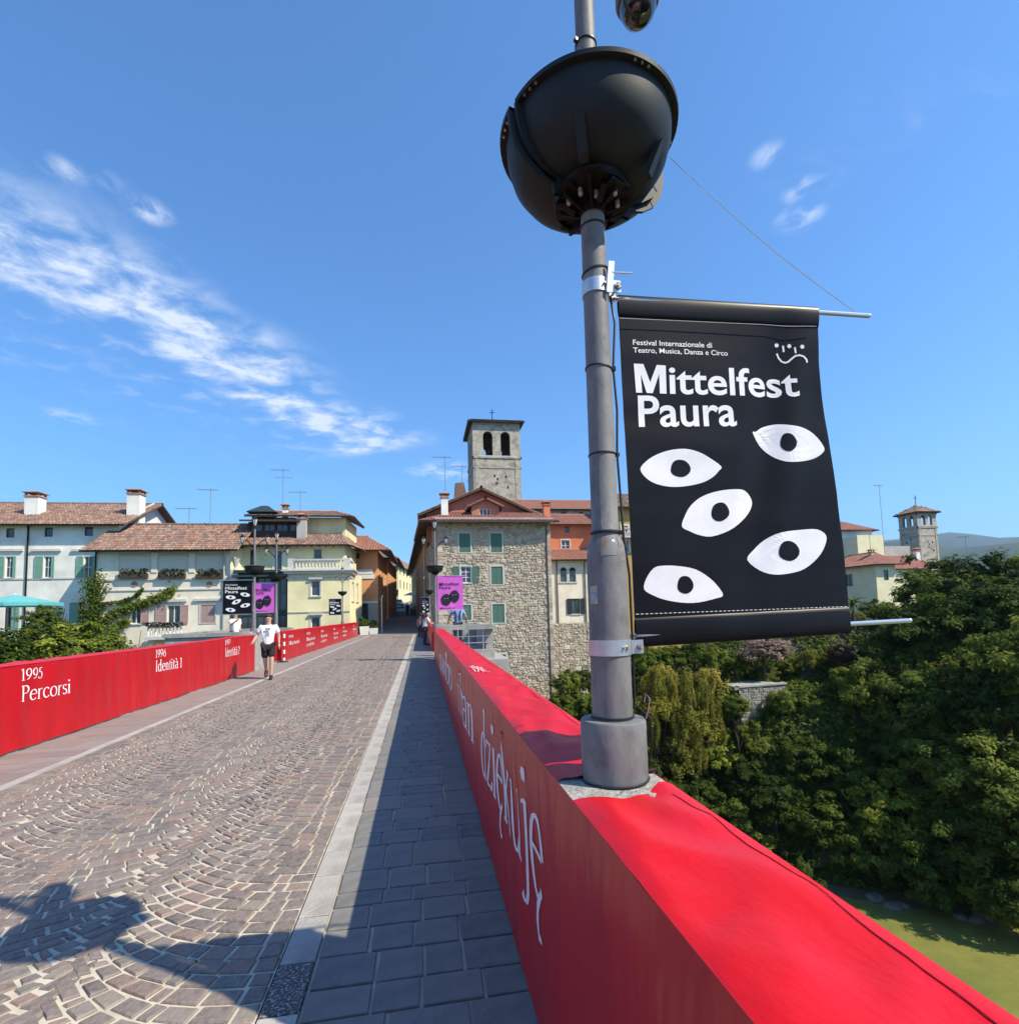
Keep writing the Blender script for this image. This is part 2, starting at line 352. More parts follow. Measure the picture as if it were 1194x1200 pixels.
# --- cobbled roadway
KL, KR = -.71, -.53; SL, SR = -4.38, -4.25
mb = MB(); mb.face([(SR,-6,-.0068),(KL,-6,-.0068),(KL,46,-.0068),(SR,46,-.0068)])
road = tag(mb.build('road', MT['mortar'], origin=(0,0,-.016)), kind='structure', label='cobbled roadway with arcs of porphyry setts across the bridge')
items = []
def arc_y(x, xc, Rr): return Rr - math.sqrt(max(.0001, Rr*Rr-(x-xc)**2))
COLS = [(KL-.02, KL-.97, KL+.06, 1.14), (-2.475, -3.27, KL-.97, .96), (SR+.02, SR-.06, -3.27, 1.14)]   # centre, left, right limit, radius
for xc, xl, xr, Rr in COLS:
    xl = max(xl, SR); xr = min(xr, KL)
    row = -2.6
    th0, th1 = math.asin((xl-xc)/Rr), math.asin((xr-xc)/Rr); nst = max(3, int((th1-th0)*Rr/.118)); ph = [rnd.uniform(-.3,.3) for _ in range(nst+1)]
    while row < 46:
        dep = rnd.uniform(.098, .122)
        if rnd.random() < .12: ph = [rnd.uniform(-.35,.35) for _ in range(nst+1)]
        ph = [max(-.4, min(.4, p + rnd.uniform(-.10,.10))) for p in ph]
        bl = lambda base, sg: base if base in (SR, KL) else base + sg*rnd.uniform(.0, .055)      # stones of neighbouring fans interlock
        xl_, xr_ = bl(xl, -1), bl(xr, 1); th0, th1 = math.asin(max(-.97, (xl_-xc)/Rr)), math.asin(min(.97, (xr_-xc)/Rr))
        cut = [th0 + (th1-th0)*min(1, max(0, (k + (ph[k] if 0 < k < nst else 0))/nst)) for k in range(nst+1)]
        for ta, tb in zip(cut, cut[1:]):
            xa, xb = xc+Rr*math.sin(ta), xc+Rr*math.sin(tb)
            if xb-xa < .03: continue
            c = math.cos((ta+tb)/2); g = .0068 + rnd.uniform(0, .0035); j = .005
            if row > 46 or row < -3.5: continue
            def J(): return rnd.uniform(-j, j)
            def up(th): return xc+Rr*math.sin(th) - dep*math.cos(th)*math.sin(th)
            def arcp(x): return row + arc_y(max(xc-Rr*.97, min(xc+Rr*.97, x)), xc, Rr)
            gy = g/c*.95; gg = g/max(.6, c)*.8; xua, xub = (xa if ta == cut[0] else up(ta)), (xb if tb == cut[-1] else up(tb))
            ga = -.004 if (ta == cut[0] and xl not in (SR, KL)) else gg; gb = -.004 if (tb == cut[-1] and xr not in (SR, KL)) else gg
            P = [(xa+ga+J(), arcp(xa+gg)+gy+J()), (xb-gb+J(), arcp(xb-gg)+gy+J()), (xub-gb+J(), arcp(xub-gg)+dep-gy+J()), (xua+ga+J(), arcp(xua+gg)+dep-gy+J())]
            P = [(min(max(q[0], SR+.004), KL-.004), q[1]) for q in P]
            items.append((P, rnd.uniform(-.003, .005), .03, .008, rnd.random(), .004))
        row += dep
pieces(road, 'cobble', 'cobbles', items, MT['cobble'], 300, key=showsize)
# --- kerb strip on the right and flush strip on the left
def strip(x0, x1, name, label, lo, hi, ylo, special=None):
    mb = MB(); mb.face([(x0,-6,-.02),(x1,-6,-.02),(x1,46,-.02),(x0,46,-.02)])
    k = tag(mb.build(name, MT['mortar'], origin=(0,0,-.02)), kind='structure', label=label)
    y = ylo; its = []
    while y < 46:
        l = rnd.uniform(lo, hi)
        its.append(([(x0+.008,y+.004),(x1-.008,y+.004),(x1-.008,y+l-.004),(x0+.008,y+l-.004)], .002, .03, .006, rnd.random(), 0)); y += l
    for it in its:
        b = MB(); stone_piece(b, *it)
        cy = cen(it)[1]
        b.build('kerb_stone', MT['aggregate'] if special and its is not None and min(q[1] for q in it[0]) <= special < max(q[1] for q in it[0])+.01 else MT['kerb'], k, tint=True)
strip(KL, KR, 'kerb', 'pale flush stone kerb between cobbles and right pavement', .34, .62, -1.3, 2.62)
strip(SL, SR, 'kerb', 'pale flush stone strip along the left pavement', .9, 1.3, -1)
# --- slab pavements
def slabs(x0, x1, name, label, ylo, depths, nmin, nmax, m, gap):
    mb = MB(); mb.face([(x0,-6,-.014),(x1,-6,-.014),(x1,46,-.014),(x0,46,-.014)])
    p = tag(mb.build(name, MT['mortar'], origin=(0,0,-.014)), kind='structure', label=label)
    its = []; y = ylo
    while y < 46:
        d = rnd.choice(depths)*rnd.uniform(.9, 1.1); n = rnd.randint(nmin, nmax)
        cuts = [0] + sorted((k+rnd.uniform(-.22,.22))/n for k in range(1, n)) + [1]
        for a, b in zip(cuts, cuts[1:]):
            xa, xb = x0+(x1-x0)*a, x0+(x1-x0)*b; j = lambda: rnd.uniform(-.004,.004)
            its.append(([(xa+gap+j(),y+gap+j()),(xb-gap+j(),y+gap+j()),(xb-gap+j(),y+d-gap+j()),(xa+gap+j(),y+d-gap+j())], rnd.uniform(-.002,.003), .03, .004, rnd.random(), .001))
        y += d
    pieces(p, 'paving_slab', 'paving_slabs', its, m, 300, key=showsize)
slabs(KR, XP+.02, 'pavement', 'grey porphyry slab pavement beside the right parapet', -.9, [.17,.2,.26,.36,.24], 3, 4, MT['slab'], .0075)
slabs(XL-.02, SL, 'pavement', 'brownish slab pavement along the left parapet', -.9, [.2,.26,.32], 2, 3, MT['slab_brown'], .004)

# ---------------------------------------------------------------- a small serif pen alphabet for the printed fabric
def _A(cx, cy, rx, ry, a0, a1, n=16): return [(cx+rx*math.cos(R(a0+(a1-a0)*i/n)), cy+ry*math.sin(R(a0+(a1-a0)*i/n))) for i in range(n+1)]
def _S(x, y0, y1, foot=1, flag=1):
    s = [[(x,y0),(x,y1)]]
    if foot: s.append([(x-.07,y0+.008),(x+.07,y0+.008)])
    if flag == 1: s.append([(x-.075,y1-.03),(x,y1-.005)])
    if flag == 2: s.append([(x-.07,y1-.008),(x+.07,y1-.008)])
    return s
_dot = lambda x, y: [[(x-.022,y-.03),(x+.022,y+.03)],[(x-.022,y+.03),(x+.022,y-.03)],[(x,y-.04),(x,y+.04)]]
_e = [[(.06,.25),(.36,.25)], _A(.21,.22,.16,.22,8,318)]
_o = [_A(.21,.22,.17,.22,0,360,24)]
_arch = [_A(.21,.28,.12,.16,170,0)+[(.33,0)], [(.27,.008),(.39,.008)]]
_a = [_A(.19,.31,.12,.13,150,0)+[(.31,.03),(.36,.0)], _A(.18,.125,.12,.125,60,300)+[(.31,.1)]]
GL = {
 'o':(.43,_o),'c':(.38,[_A(.21,.22,.16,.22,45,322)]),'e':(.41,_e),
 'ę':(.41,_e+[[(.28,.03),(.21,-.06),(.2,-.14),(.25,-.2),(.33,-.19)]]),
 's':(.34,[_A(.17,.335,.11,.1,30,270)+_A(.17,.115,.12,.115,90,-150)]),
 'r':(.33,_S(.1,0,.44)+[_A(.24,.29,.13,.14,165,65)]),'n':(.44,_S(.1,0,.44)+_arch),'h':(.44,_S(.1,0,.7)+_arch),
 'm':(.66,_S(.1,0,.44)+_arch+[_A(.44,.28,.12,.16,170,0)+[(.56,0)],[(.5,.008),(.62,.008)]]),
 'u':(.45,[[(.1,.44),(.1,.14)]+_A(.21,.14,.11,.14,180,345),[(.03,.42),(.1,.435)]]+_S(.34,0,.44)),
 'd':(.45,[_A(.2,.22,.15,.22,20,340)]+_S(.34,0,.7)),'b':(.45,_S(.1,0,.7,0)+[_A(.24,.22,.15,.22,-160,160)]),
 'p':(.45,_S(.1,-.2,.44)+[_A(.24,.22,.15,.22,-160,160)]),
 'a':(.4,_a),'à':(.4,_a+[[(.1,.64),(.22,.52)]]),'t':(.29,[[(.13,.57),(.13,.09)]+_A(.2,.09,.07,.09,180,300),[(.03,.43),(.27,.43)]]),
 'i':(.2,_S(.1,0,.44)+_dot(.1,.6)),'j':(.2,[[(.11,.44),(.11,-.1)]+_A(.02,-.1,.09,.11,0,-130),[(.03,.41),(.11,.435)]]+_dot(.11,.6)),
 'k':(.43,_S(.1,0,.7)+[[(.33,.43),(.11,.2)],[(.17,.26),(.39,.0)],[(.26,.432),(.4,.432)],[(.3,.008),(.43,.008)]]),
 'l':(.2,_S(.1,0,.7)),'f':(.28,[[(.11,0),(.11,.56)]+_A(.2,.56,.09,.12,180,60),[(.03,.43),(.25,.43)],[(.04,.008),(.2,.008)]]),
 'z':(.37,[[(.05,.42),(.32,.42)],[(.31,.43),(.05,.02)],[(.04,.015),(.33,.015)],[(.05,.42),(.05,.35)],[(.33,.02),(.33,.09)]]),
 'v':(.4,[[(.05,.43),(.2,0)],[(.2,0),(.35,.43)],[(0,.432),(.12,.432)],[(.28,.432),(.4,.432)]]),
 'g':(.42,[_A(.2,.27,.13,.16,0,360),_A(.2,-.06,.15,.11,0,360),[(.14,.12),(.1,.06),(.2,.04)],[(.3,.4),(.4,.43)]]),
 'I':(.26,_S(.13,0,.66,1,2)),'P':(.46,_S(.12,0,.66)+[[(.05,.652),(.22,.652)]+_A(.24,.49,.16,.16,90,-90)+[(.12,.33)]]),
 'N':(.56,[[(.1,0),(.1,.66)],[(.1,.66),(.46,0)],[(.46,0),(.46,.66)],[(.03,.008),(.18,.008)],[(.38,.652),(.54,.652)],[(.02,.652),(.12,.652)]]),
 'M':(.7,[[(.1,0),(.12,.66)],[(.12,.66),(.35,.05)],[(.35,.05),(.58,.66)],[(.58,.66),(.6,0)],[(.03,.008),(.18,.008)],[(.52,.008),(.68,.008)]]),
 'C':(.5,[_A(.28,.33,.22,.33,45,315)]),'D':(.54,_S(.12,0,.66)+[[(.1,.65),(.2,.65)]+_A(.24,.33,.24,.32,90,-90)+[(.1,.01)]]),
 'T':(.5,_S(.25,0,.65)+[[(.03,.645),(.47,.645)],[(.03,.645),(.03,.54)],[(.47,.645),(.47,.54)]]),
 '1':(.3,[[(.16,0),(.16,.64)],[(.05,.56),(.16,.635)],[(.06,.008),(.26,.008)]]),
 '2':(.4,[_A(.19,.46,.13,.17,165,-30)+[(.05,.03)],[(.05,.025),(.36,.025)]]),
 '3':(.4,[_A(.18,.48,.13,.15,150,-90)+_A(.18,.17,.15,.17,90,-150)]),
 '0':(.42,[_A(.21,.31,.15,.32,0,360,24)]),'8':(.42,[_A(.21,.47,.13,.16,0,360),_A(.21,.16,.16,.17,0,360)]),
 '5':(.4,[[(.33,.61),(.13,.61)],[(.13,.61),(.11,.36)],_A(.18,.2,.16,.2,115,-150)]),
 '6':(.42,[_A(.21,.2,.15,.2,0,360),[(.32,.61),(.18,.5),(.08,.34),(.06,.2)]]),
 '7':(.4,[[(.05,.61),(.36,.61)],[(.36,.61),(.17,0)]]),
 '9':(.42,[_A(.21,.43,.15,.2,0,360),[(.36,.43),(.33,.26),(.23,.1),(.1,.02)]]),' ':(.2,[]),
}
def pen_text(txt):
    """list of strokes; a stroke is a list of (left, right) 2d points. unit: em"""
    x = 0; out = []
    for gi, ch in enumerate(txt):
        adv, strokes = GL[ch]
        for st in strokes:
            pts = [st[0]]
            for a, b in zip(st, st[1:]):
                n = max(1, int(math.dist(a, b)/.12))
                pts += [(a[0]+(b[0]-a[0])*k/n, a[1]+(b[1]-a[1])*k/n) for k in range(1, n+1)]
            rib = []
            for i, p in enumerate(pts):
                a, b = pts[max(0,i-1)], pts[min(len(pts)-1,i+1)]
                th = math.atan2(b[1]-a[1], b[0]-a[0]); w = (.018 + .06*abs(math.sin(th-R(12))))/2
                nx, ny = -math.sin(th)*w, math.cos(th)*w
                rib.append(((x+p[0]+nx, p[1]+ny), (x+p[0]-nx, p[1]-ny)))
            out.append((gi, rib))
        x += adv
    return out, x
def fabric_text(txt, fn, name, parent, matname='white_ink'):
    """fn(u, v, layer) -> 3d point on the fabric, u in 0..1 along the word, v in em; one part per letter"""
    ribs, wid = pen_text(txt); bs = {}
    for k, (gi, rib) in enumerate(ribs):
        b = bs.setdefault(gi, MB())
        for (l0, r0), (l1, r1) in zip(rib, rib[1:]):
            b.face([fn(p[0]/wid, p[1], k % 9) for p in (r0, r1, l1, l0)])
    for b in bs.values(): b.build('letter', MT[matname], parent)

# ---------------------------------------------------------------- parapets under red fabric
def nse(x, y, z=0): return noise.noise(Vector((x, y, z)))
def foldR(y, z):
    k = sst(.05, .5, z)
    near = 1 if y > -3 else 0
    top = sst(.45, 1.05, z)
    w = .010*nse(y*2.1+1.5*nse(y*.7, z*.8), z*.55, 2.2) + .0045*nse(y*9+z*1.3, z*.9, 7.7)*(.35+.65*top) + .006*nse(y*.8, z*1.6, 4.4)
    cr = (1-abs(nse(y*2.3+.5*z, z*.45, 31.)))**6*.55 + (1-abs(nse(y*4.7-.4*z, z*.6, 37.)))**7*.3*top
    w += .012*cr*(.4+.6*top)
    return w*1.7*(.35+.65*k)*(1-.85*sst(.99, 1.09, z))
def foldL(y, z):
    return .014*(1-abs(nse(y*2.1+.4*z, z*.5, 51.)))**6 + .014*nse(y*2.6+1.2*nse(y*.6, z), z*.5, 12.2) + .007*nse(y*8.5+z*.8, z*.7, 17.7) + .008*nse(y*.9, z*1.4, 14.4)
def face_sheet(X, sgn, fold, y0, y1, z0, z1, step, parent, nz=16, zjit=.012):
    n = int((y1-y0)/step)
    def pt(i, j):
        y = y0 + (y1-y0)*i/n; z = z0 + (z1-z0)*j/nz
        if j == 0: z += zjit*nse(y*1.7, 3.1)
        return (X + sgn*fold(y, z), y, z)
    b = MB(); vs, fs = grid_sheet(n, nz, pt, flip=sgn > 0); b.idx(vs, fs)
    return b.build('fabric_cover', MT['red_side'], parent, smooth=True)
def topw(x, y):
    return .017*(1-abs(nse(x*3.1+y*1.9, y*.9-x*2.2, 21.)))**5 + .010*(1-abs(nse(x*4.1-y*2.6, y*1.3+x*1.5, 25.)))**6 - .007 + .016*nse(x*2.5+y*2.4, y*1.1-x*3.2, 5.5) + .012*nse(x*7-y*3.0, y*3.2+x*4, 8.8) + .007*nse(x*5, y*12+x*6, 1.1)
def top_sheet(x0, x1, y0, y1, zc, step, parent, end=None, nx=14, sag=None):
    n = max(4, int((y1-y0)/step))
    def pt(i, j):
        u = i/nx; x = x0 + (x1-x0)*u; y = y0 + (y1-y0)*j/n
        if end:
            y = y0 + (y1 + end(u) - y0)*j/n
        z = zc + topw(x, y)*min(1, 6*u*(1-u))
        if i in (0, nx): z -= .008
        return (x, y, z)
    b = MB(); vs, fs = grid_sheet(nx, n, pt); b.idx(vs, fs)
    return b.build('fabric_cover', MT['red'], parent, smooth=True)
def seam(pts, parent, r=.0028, m='redseam'):
    b = MB(); b.tube(pts, r, 5, cap=False); return b.build('seam', MT[m], parent)

# right parapet, from behind the camera to the refuge
pr = empty('parapet', (.61, 9, 0), 'stone parapet wrapped in red fabric lettered dziękuję, carrying the near lamp post', 'parapet', None)
b = MB(); b.box(XP, XPO, -6, 20.0, -.3, PAR_H-.012); b.build('wall', MT['concrete'], pr)
b = MB()                                             # bare rough cap around the lamp foot
b.prism([(XP-.016,1.50),(XPO+.016,1.44),(XPO+.018,2.0),(XP-.014,2.0)], PAR_H-.011, PAR_H+.012); b.build('cap_stone', MT['roughstone'], pr)
fs_in = face_sheet(XP-.016, -1, foldR, -5.5, 20.0, .035, PAR_H+.014, .032, pr)
top_sheet(XP-.017, XPO+.022, -5.5, 1.60, PAR_H+.022, .03, pr, end=lambda u: -.06*math.sin(math.pi*min(1, u*1.15)) + .05*u - .02*(1-u))
top_sheet(XP-.017, XPO+.022, 1.765, 20.0, PAR_H+.022, .04, pr, end=None)
b = MB(); vs, fs = grid_sheet(180, 3, lambda i, j: (XPO+.022+.004*nse(i*.4, j), -5.5+25.5*i/180, PAR_H+.014-.13*j), flip=True); b.idx(vs, fs); b.build('fabric_cover', MT['red'], pr, smooth=True)
def along(x, y0, y1, dz, n):
    return [(x + .0015*nse(k*.9, 2), y0+(y1-y0)*k/n, PAR_H+.0235+dz+topw(x, y0+(y1-y0)*k/n)*(.67 if dz == 0 else 0)) for k in range(n+1)]
seam(along(XPO-.022, -5.5, 1.55, .0, 260), pr, .0013); seam(along(XPO-.022, 1.82, 20, .0, 500), pr, .0013)
seam(along(XP-.018, -5.5, 1.50, -.008, 120), pr, .0016); seam(along(XP-.018, 1.82, 20, -.008, 160), pr, .0016)
# printed words of thanks on its inner side
def right_word(txt, pa, pb, ptop, name='lettering', emcap=.7):
    (ya, za), (yb, zb) = QX(*pa, XP-.016), QX(*pb, XP-.016); zt = QX(*ptop, XP-.016)[1]; em = (zt-za)/emcap
    def fn(u, v, k):
        y = ya + (yb-ya)*u; z = za + (zb-za)*u + v*em
        return (XP-.016-foldR(y, z)-.0022-.0002*k, y, z)
    return fabric_text(txt, fn, name, pr)
right_word('dziękuję', (566,903), (639,1072), (566,828))
right_word('than', (536.5,829), (556.5,874), (536.5,786))
right_word('spasibo', (515.5,781), (530.5,812), (515.5,757))
(ya, za) = QX(690, 1300, XP-.016)
def fn(u, v, k):
    y = 1.02 - 1.0*u; z = .42 + v*.42
    return (XP-.016-foldR(y, z)-.0022-.0002*k, y, z)
fabric_text('hvala', fn, 'lettering', pr)
def fn(u, v, k):
    y = 4.72 - .32*u; x = .56 + v*.13
    return (x, y, PAR_H+.022+topw(x, y)*min(1, .9)+.006+.0003*k)
(xa, ya) = QG(555, 788, PAR_H+.02); (xb, yb) = QG(575, 791, PAR_H+.02)
def fn(u, v, k):
    x = xa + (xb-xa)*u - .03*v; y = ya + (yb-ya)*u + v*.75
    return (x, y, PAR_H+.032+topw(x, y)+.0003*k)
fabric_text('1991', fn, 'lettering', pr)

pr2 = empty('parapet', (.61, 35, 0), 'red draped parapet beyond the right refuge where a man leans', 'parapet')
b = MB(); b.box(XP, XPO, 24.4, 46, -.3, PAR_H-.012); b.build('wall', MT['concrete'], pr2)
face_sheet(XP-.016, -1, foldR, 24.4, 46, .04, PAR_H+.014, .06, pr2, 10); top_sheet(XP-.017, XPO+.022, 24.4, 46, PAR_H+.022, .1, pr2, nx=6)
b = MB(); vs, fs = grid_sheet(6, 5, lambda i, j: (XP-.02+(XPO-XP+.04)*i/6, 24.39-.004*nse(i, j), .04+(PAR_H-.03)*j/5)); b.idx(vs, fs); b.build('fabric_cover', MT['red'], pr2, smooth=True)

# left parapet
LH = 1.13
def left_parapet(y0, y1, label):
    p = empty('parapet', (-5.5, (y0+y1)/2, 0), label, 'parapet')
    b = MB(); b.box(XLO, XL, y0, y1, -.3, LH-.012); b.build('wall', MT['concrete'], p)
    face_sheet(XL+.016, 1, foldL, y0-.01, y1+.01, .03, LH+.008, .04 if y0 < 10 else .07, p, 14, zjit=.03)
    top_sheet(XLO-.02, XL+.022, y0-.01, y1+.01, LH+.022, .05, p, nx=8)
    b = MB(); vs, fs = grid_sheet(120, 6, lambda i, j: (XLO-.02+.008*nse(i*.5, j), y0+(y1-y0)*i/120, LH+.014-.16*j)); b.idx(vs, fs); b.build('fabric_cover', MT['red'], p, smooth=True)
    for ys in (y0-.012, y1+.012):
        b = MB(); vs, fs = grid_sheet(4, 6, lambda i, j: (XL+.018+(XLO-XL-.036)*i/4, ys+.006*nse(i*1.3, j*.7, ys), .06+(LH-.05)*j/6), flip=True); b.idx(vs, fs); b.build('fabric_cover', MT['red'], p, smooth=True)
    return p
pl = left_parapet(-6, 18.25, 'parapet covered in red fabric printed 1995 Percorsi and 1996 Identità 1')
pl2 = left_parapet(21.6, 46, 'red fabric parapet beyond the walking man, printed with rows of years')
def left_word(txt, pa, pb, ptop, parent=pl, emcap=.66):
    (ya, za), (yb, zb) = QX(*pa, XL+.016), QX(*pb, XL+.016); zt = QX(*ptop, XL+.016)[1]; em = (zt-za)/emcap
    def fn(u, v, k):
        y = ya + (yb-ya)*u; z = za + (zb-za)*u + v*em
        return (XL+.016+foldL(y, z)+.0032+.0003*k, y, z)
    return fabric_text(txt, fn, 'lettering', parent)
left_word('1995', (23.5,798), (49.5,794.5), (23.5,784)); left_word('Percorsi', (22.5,823), (82,812), (22.5,804.5))
left_word('1996', (182,771), (194,769), (182,761.5)); left_word('Identità 1', (182,787.5), (212.5,782), (182,774.5))
left_word('1997', (263,756.5), (270,755), (263,750)); left_word('Identità 2', (263,770), (280.5,766.5), (263,759.5))
def far_text(y, year, l1, l2, em=.24):
    for i, (t, z, w, e) in enumerate(((year, .86, .8, .17), (l1, .58, 1.9, em), (l2, .32, 1.7, em))):
        if not t: continue
        def fn(u, v, k): return (XL+.016+foldL(y+w*u, z)+.006+.0004*k, y+w*u, z+v*e)
        fabric_text(t, fn, 'lettering', pl2)
far_text(22.6, '1998', 'Nazioni', ''); far_text(26.0, '1999', 'Nazioni', 'confini'); far_text(29.6, '2000', 'Nazioni', 'culture')
far_text(33.6, '2001', 'Nazioni', 'lingue'); far_text(37.6, '2002', 'Nazioni', 'popoli'); far_text(43.0, '2003', 'Nazioni', '')

# refuges over the pier, bare concrete
def refuge(pts_boxes, caps, loc, label):
    e = empty('refuge_wall', loc, label, 'wall')
    b = MB()
    for bx in pts_boxes: b.box(*bx)
    b.build('wall', MT['concrete'], e)
    for c in caps:
        b = MB(); b.box(*c); b.build('coping', MT['concrete'], e)
    return e
refuge([(XLO,XL,18.33,20.3,-.1,1.2), (-7.7,-5.68,18.36,18.66,-.1,1.14), (-8.0,-7.71,18.36,24.4,-.1,1.14), (-7.7,-5.68,24.1,24.4,-.1,1.14), (-7.7,-5.7,20.4,21.5,-.1,.26)],
       [(-8.06,-5.5,18.30,18.72,1.141,1.26), (-8.06,-7.65,18.73,24.44,1.141,1.26), (-7.64,-5.5,24.05,24.44,1.141,1.26)], (-6.5,21,-.1),
       'bare grey concrete refuge wall beside the walking man')
refuge([(XPO+.02,2.7,20.02,20.3,-.1,.30), (2.42,2.7,20.31,24.4,-.1,1.10), (XPO+.02,2.41,24.1,24.4,-.1,1.1), (XPO+.02,2.41,20.45,22.0,-.1,.34)],
       [(XP+.02,2.76,20.02,20.42,1.06,1.24), (2.36,2.76,20.43,24.44,1.101,1.22), (XPO,2.35,24.05,24.44,1.101,1.22)], (1.7,22,-.1),
       'bare grey concrete refuge wall with railing in front of the stone house')
rl = empty('railing', (1.6, 20.2, .3), 'thin grey metal railing under the right refuge coping', 'railing')
for z in (.55, .8):
    b = MB(); b.tube([(XPO+.03,20.16,z),(2.7,20.16,z)], .02, 6); b.build('rail', MT['steel'], rl)
for x in (1.15, 1.75, 2.3):
    b = MB(); b.tube([(x,20.16,.3),(x,20.16,1.06)], .022, 6); b.build('post', MT['steel'], rl)

# ---------------------------------------------------------------- lamp posts with split planter bowls
LX, LY = .632, 1.74
def lantern(root, x, y, z, s=1.0):
    b = MB(); b.lathe([(.02*s,z-.05*s),(.05*s,z),(.06*s,z+.01*s)], x, y, 6); b.lathe([(.14*s,z+.33*s),(.15*s,z+.34*s),(.10*s,z+.42*s),(.03*s,z+.47*s),(.035*s,z+.49*s),(.0,z+.53*s)], x, y, 6)
    for k in range(6):
        a = R(60*k); b.tube([(x+.06*s*math.cos(a),y+.06*s*math.sin(a),z+.01*s),(x+.13*s*math.cos(a),y+.13*s*math.sin(a),z+.335*s)], .008*s, 4)
    l = b.build('lantern', MT['blackmetal'], root)
    b = MB(); b.lathe([(.052*s,z+.015*s),(.122*s,z+.33*s)], x, y, 6, cap=False); b.build('lantern_glass', MT['lampglass'], l)
def make_lamp(x, y, z0, label, near):
    n = 40 if near else 16
    root = empty('lamp_post', (x, y, z0), label, 'lamp post', 'lamp posts along the bridge parapets')
    b = MB(); b.lathe([(.105,z0+.01),(.109,z0+.03),(.109,z0+.205),(.105,z0+.213),(.07,z0+.214)], x, y, n); b.build('base_sleeve', MT['zinc'], root, auto=40)
    b = MB(); b.lathe([(.0675,z0+.2),(.0675,z0+.73),(.066,z0+.765),(.061,z0+.80),(.0505,z0+.825),(.0465,z0+.832),(.045,z0+1.35),(.043,z0+2.05)], x, y, n, cap=False); b.build('pole', MT['zinc'], root, auto=50)
    b = MB(); b.lathe([(.036,z0+1.9),(.036,z0+3.1),(.033,z0+3.4),(.033,z0+3.62)], x, y, n, cap=False); b.build('upper_pole', MT['zinc'], root, smooth=True)
    # planter: two shells bolted round the pole, with lip flanges
    prof = [(.118,z0+2.065),(.126,z0+2.098),(.185,z0+2.112),(.237,z0+2.147),(.270,z0+2.193),(.286,z0+2.248),(.291,z0+2.305)]
    zr = z0+2.305
    for half, (a0, a1, dz, dr) in enumerate(((199, 371, 0, 0), (13, 197, -.020, .016))):
        b = MB(); pf = [(r+dr, z+dz) for r, z in prof]
        pf2 = [(r-.008, z) for r, z in pf[::-1]]
        b.lathe(pf + [(.312+dr, zr+dz-.002), (.314+dr, zr+dz+.012), (.28+dr, zr+dz+.012)] + pf2, x, y, n, a0, a1, cap=False)
        o = b.build('planter_shell', MT['bowl'], root, auto=40)
        if near:
            # vertical flange along each split and moulded feet
            for an in (a0+1, a1-1):
                c, s = math.cos(R(an)), math.sin(R(an)); pts = [(r+dr, z+dz) for r, z in prof]
                b = MB(); t = .006
                outer = [(x+(r+.026)*c, y+(r+.026)*s, z-.004) for r, z in pts]; inner = [(x+(r-.01)*c, y+(r-.01)*s, z) for r, z in pts]
                off = Vector((-s*t, c*t, 0))
                for (o1, o2, i1, i2) in zip(outer, outer[1:], inner, inner[1:]):
                    A = [Vector(v)+off for v in (i1, o1, o2, i2)]; B = [Vector(v)-off for v in (i1, o1, o2, i2)]
                    b.face(A); b.face(B[::-1]); b.face([A[1], B[1], B[2], A[2]])
                b.build('flange', MT['bowl'], o)
            mid = [a0+(a1-a0)*f for f in (.26, .70)] if half == 0 else []
            for an in mid:
                c, s = math.cos(R(an)), math.sin(R(an))
                b = MB(); b.obox((x+(.185+dr)*c+s*.016, y+(.185+dr)*s-c*.016, z0+2.055+dz), (-s*.032, c*.032, 0), (c*.03, s*.03, .01), (c*.05, s*.05, .10)); b.build('rib', MT['bowl'], o)
            for an in [a0+8, a0+13, a0+18, a1-8, a1-13, a1-18, (a0+a1)/2-5, (a0+a1)/2, (a0+a1)/2+5]:
                b = MB(); b.tube([(x+(.303+dr)*math.cos(R(an)), y+(.303+dr)*math.sin(R(an)), zr+dz-.007), (x+(.303+dr)*math.cos(R(an)), y+(.303+dr)*math.sin(R(an)), zr+dz+.014)], .0045, 6); b.build('rivet', MT['steel'], o)
    b = MB(); b.lathe([(.0,z0+2.25),(.275,z0+2.25)], x, y, n, cap=False); b.build('planter_soil', MT['ground'], root)
    # carrier plates under the bowl
    b = MB(); b.lathe([(.049,z0+2.0),(.049,z0+2.1)], x, y, 20, cap=False)
    b.lathe([(.05,z0+2.055),(.135,z0+2.062),(.135,z0+2.075),(.05,z0+2.078)], x, y, 22, cap=False)
    for k, an in enumerate((15, 62, 108, 160, 205, 248, 296, 340)):
        c, s = math.cos(R(an)), math.sin(R(an)); ln = .082 + .014*(k % 3); wd = .034 + .008*(k % 2)
        b.obox((x+c*.05-s*wd, y+s*.05+c*wd, z0+2.035+.006*(k%3)), (c*ln, s*ln, .010), (s*2*wd, -c*2*wd, 0), (0, 0, .01))
        b.obox((x+c*.045-s*.005, y+s*.045+c*.005, z0+2.005), (c*(ln-.01), s*(ln-.01), .025), (s*.010, -c*.010, 0), (0, 0, .04))
        q = 1 if k % 2 else -1; b.tube([(x+c*.06-s*.03*q, y+s*.06+c*.03*q, z0+2.01), (x+c*.105-s*.05*q, y+s*.105+c*.05*q, z0+2.035)], .008, 6)
    b.build('carrier_bracket', MT['blackmetal'], root)
    if near:
        for an, r in ((228, .10), (262, .072), (300, .105), (196, .10), (334, .09)):
            b = MB(); cx, cy = x+r*math.cos(R(an)), y+r*math.sin(R(an)); b.lathe([(.0,z0+2.018),(.006,z0+2.019),(.0085,z0+2.024),(.0085,z0+2.045)], cx, cy, 8); b.build('bolt', MT['bolt'], root)
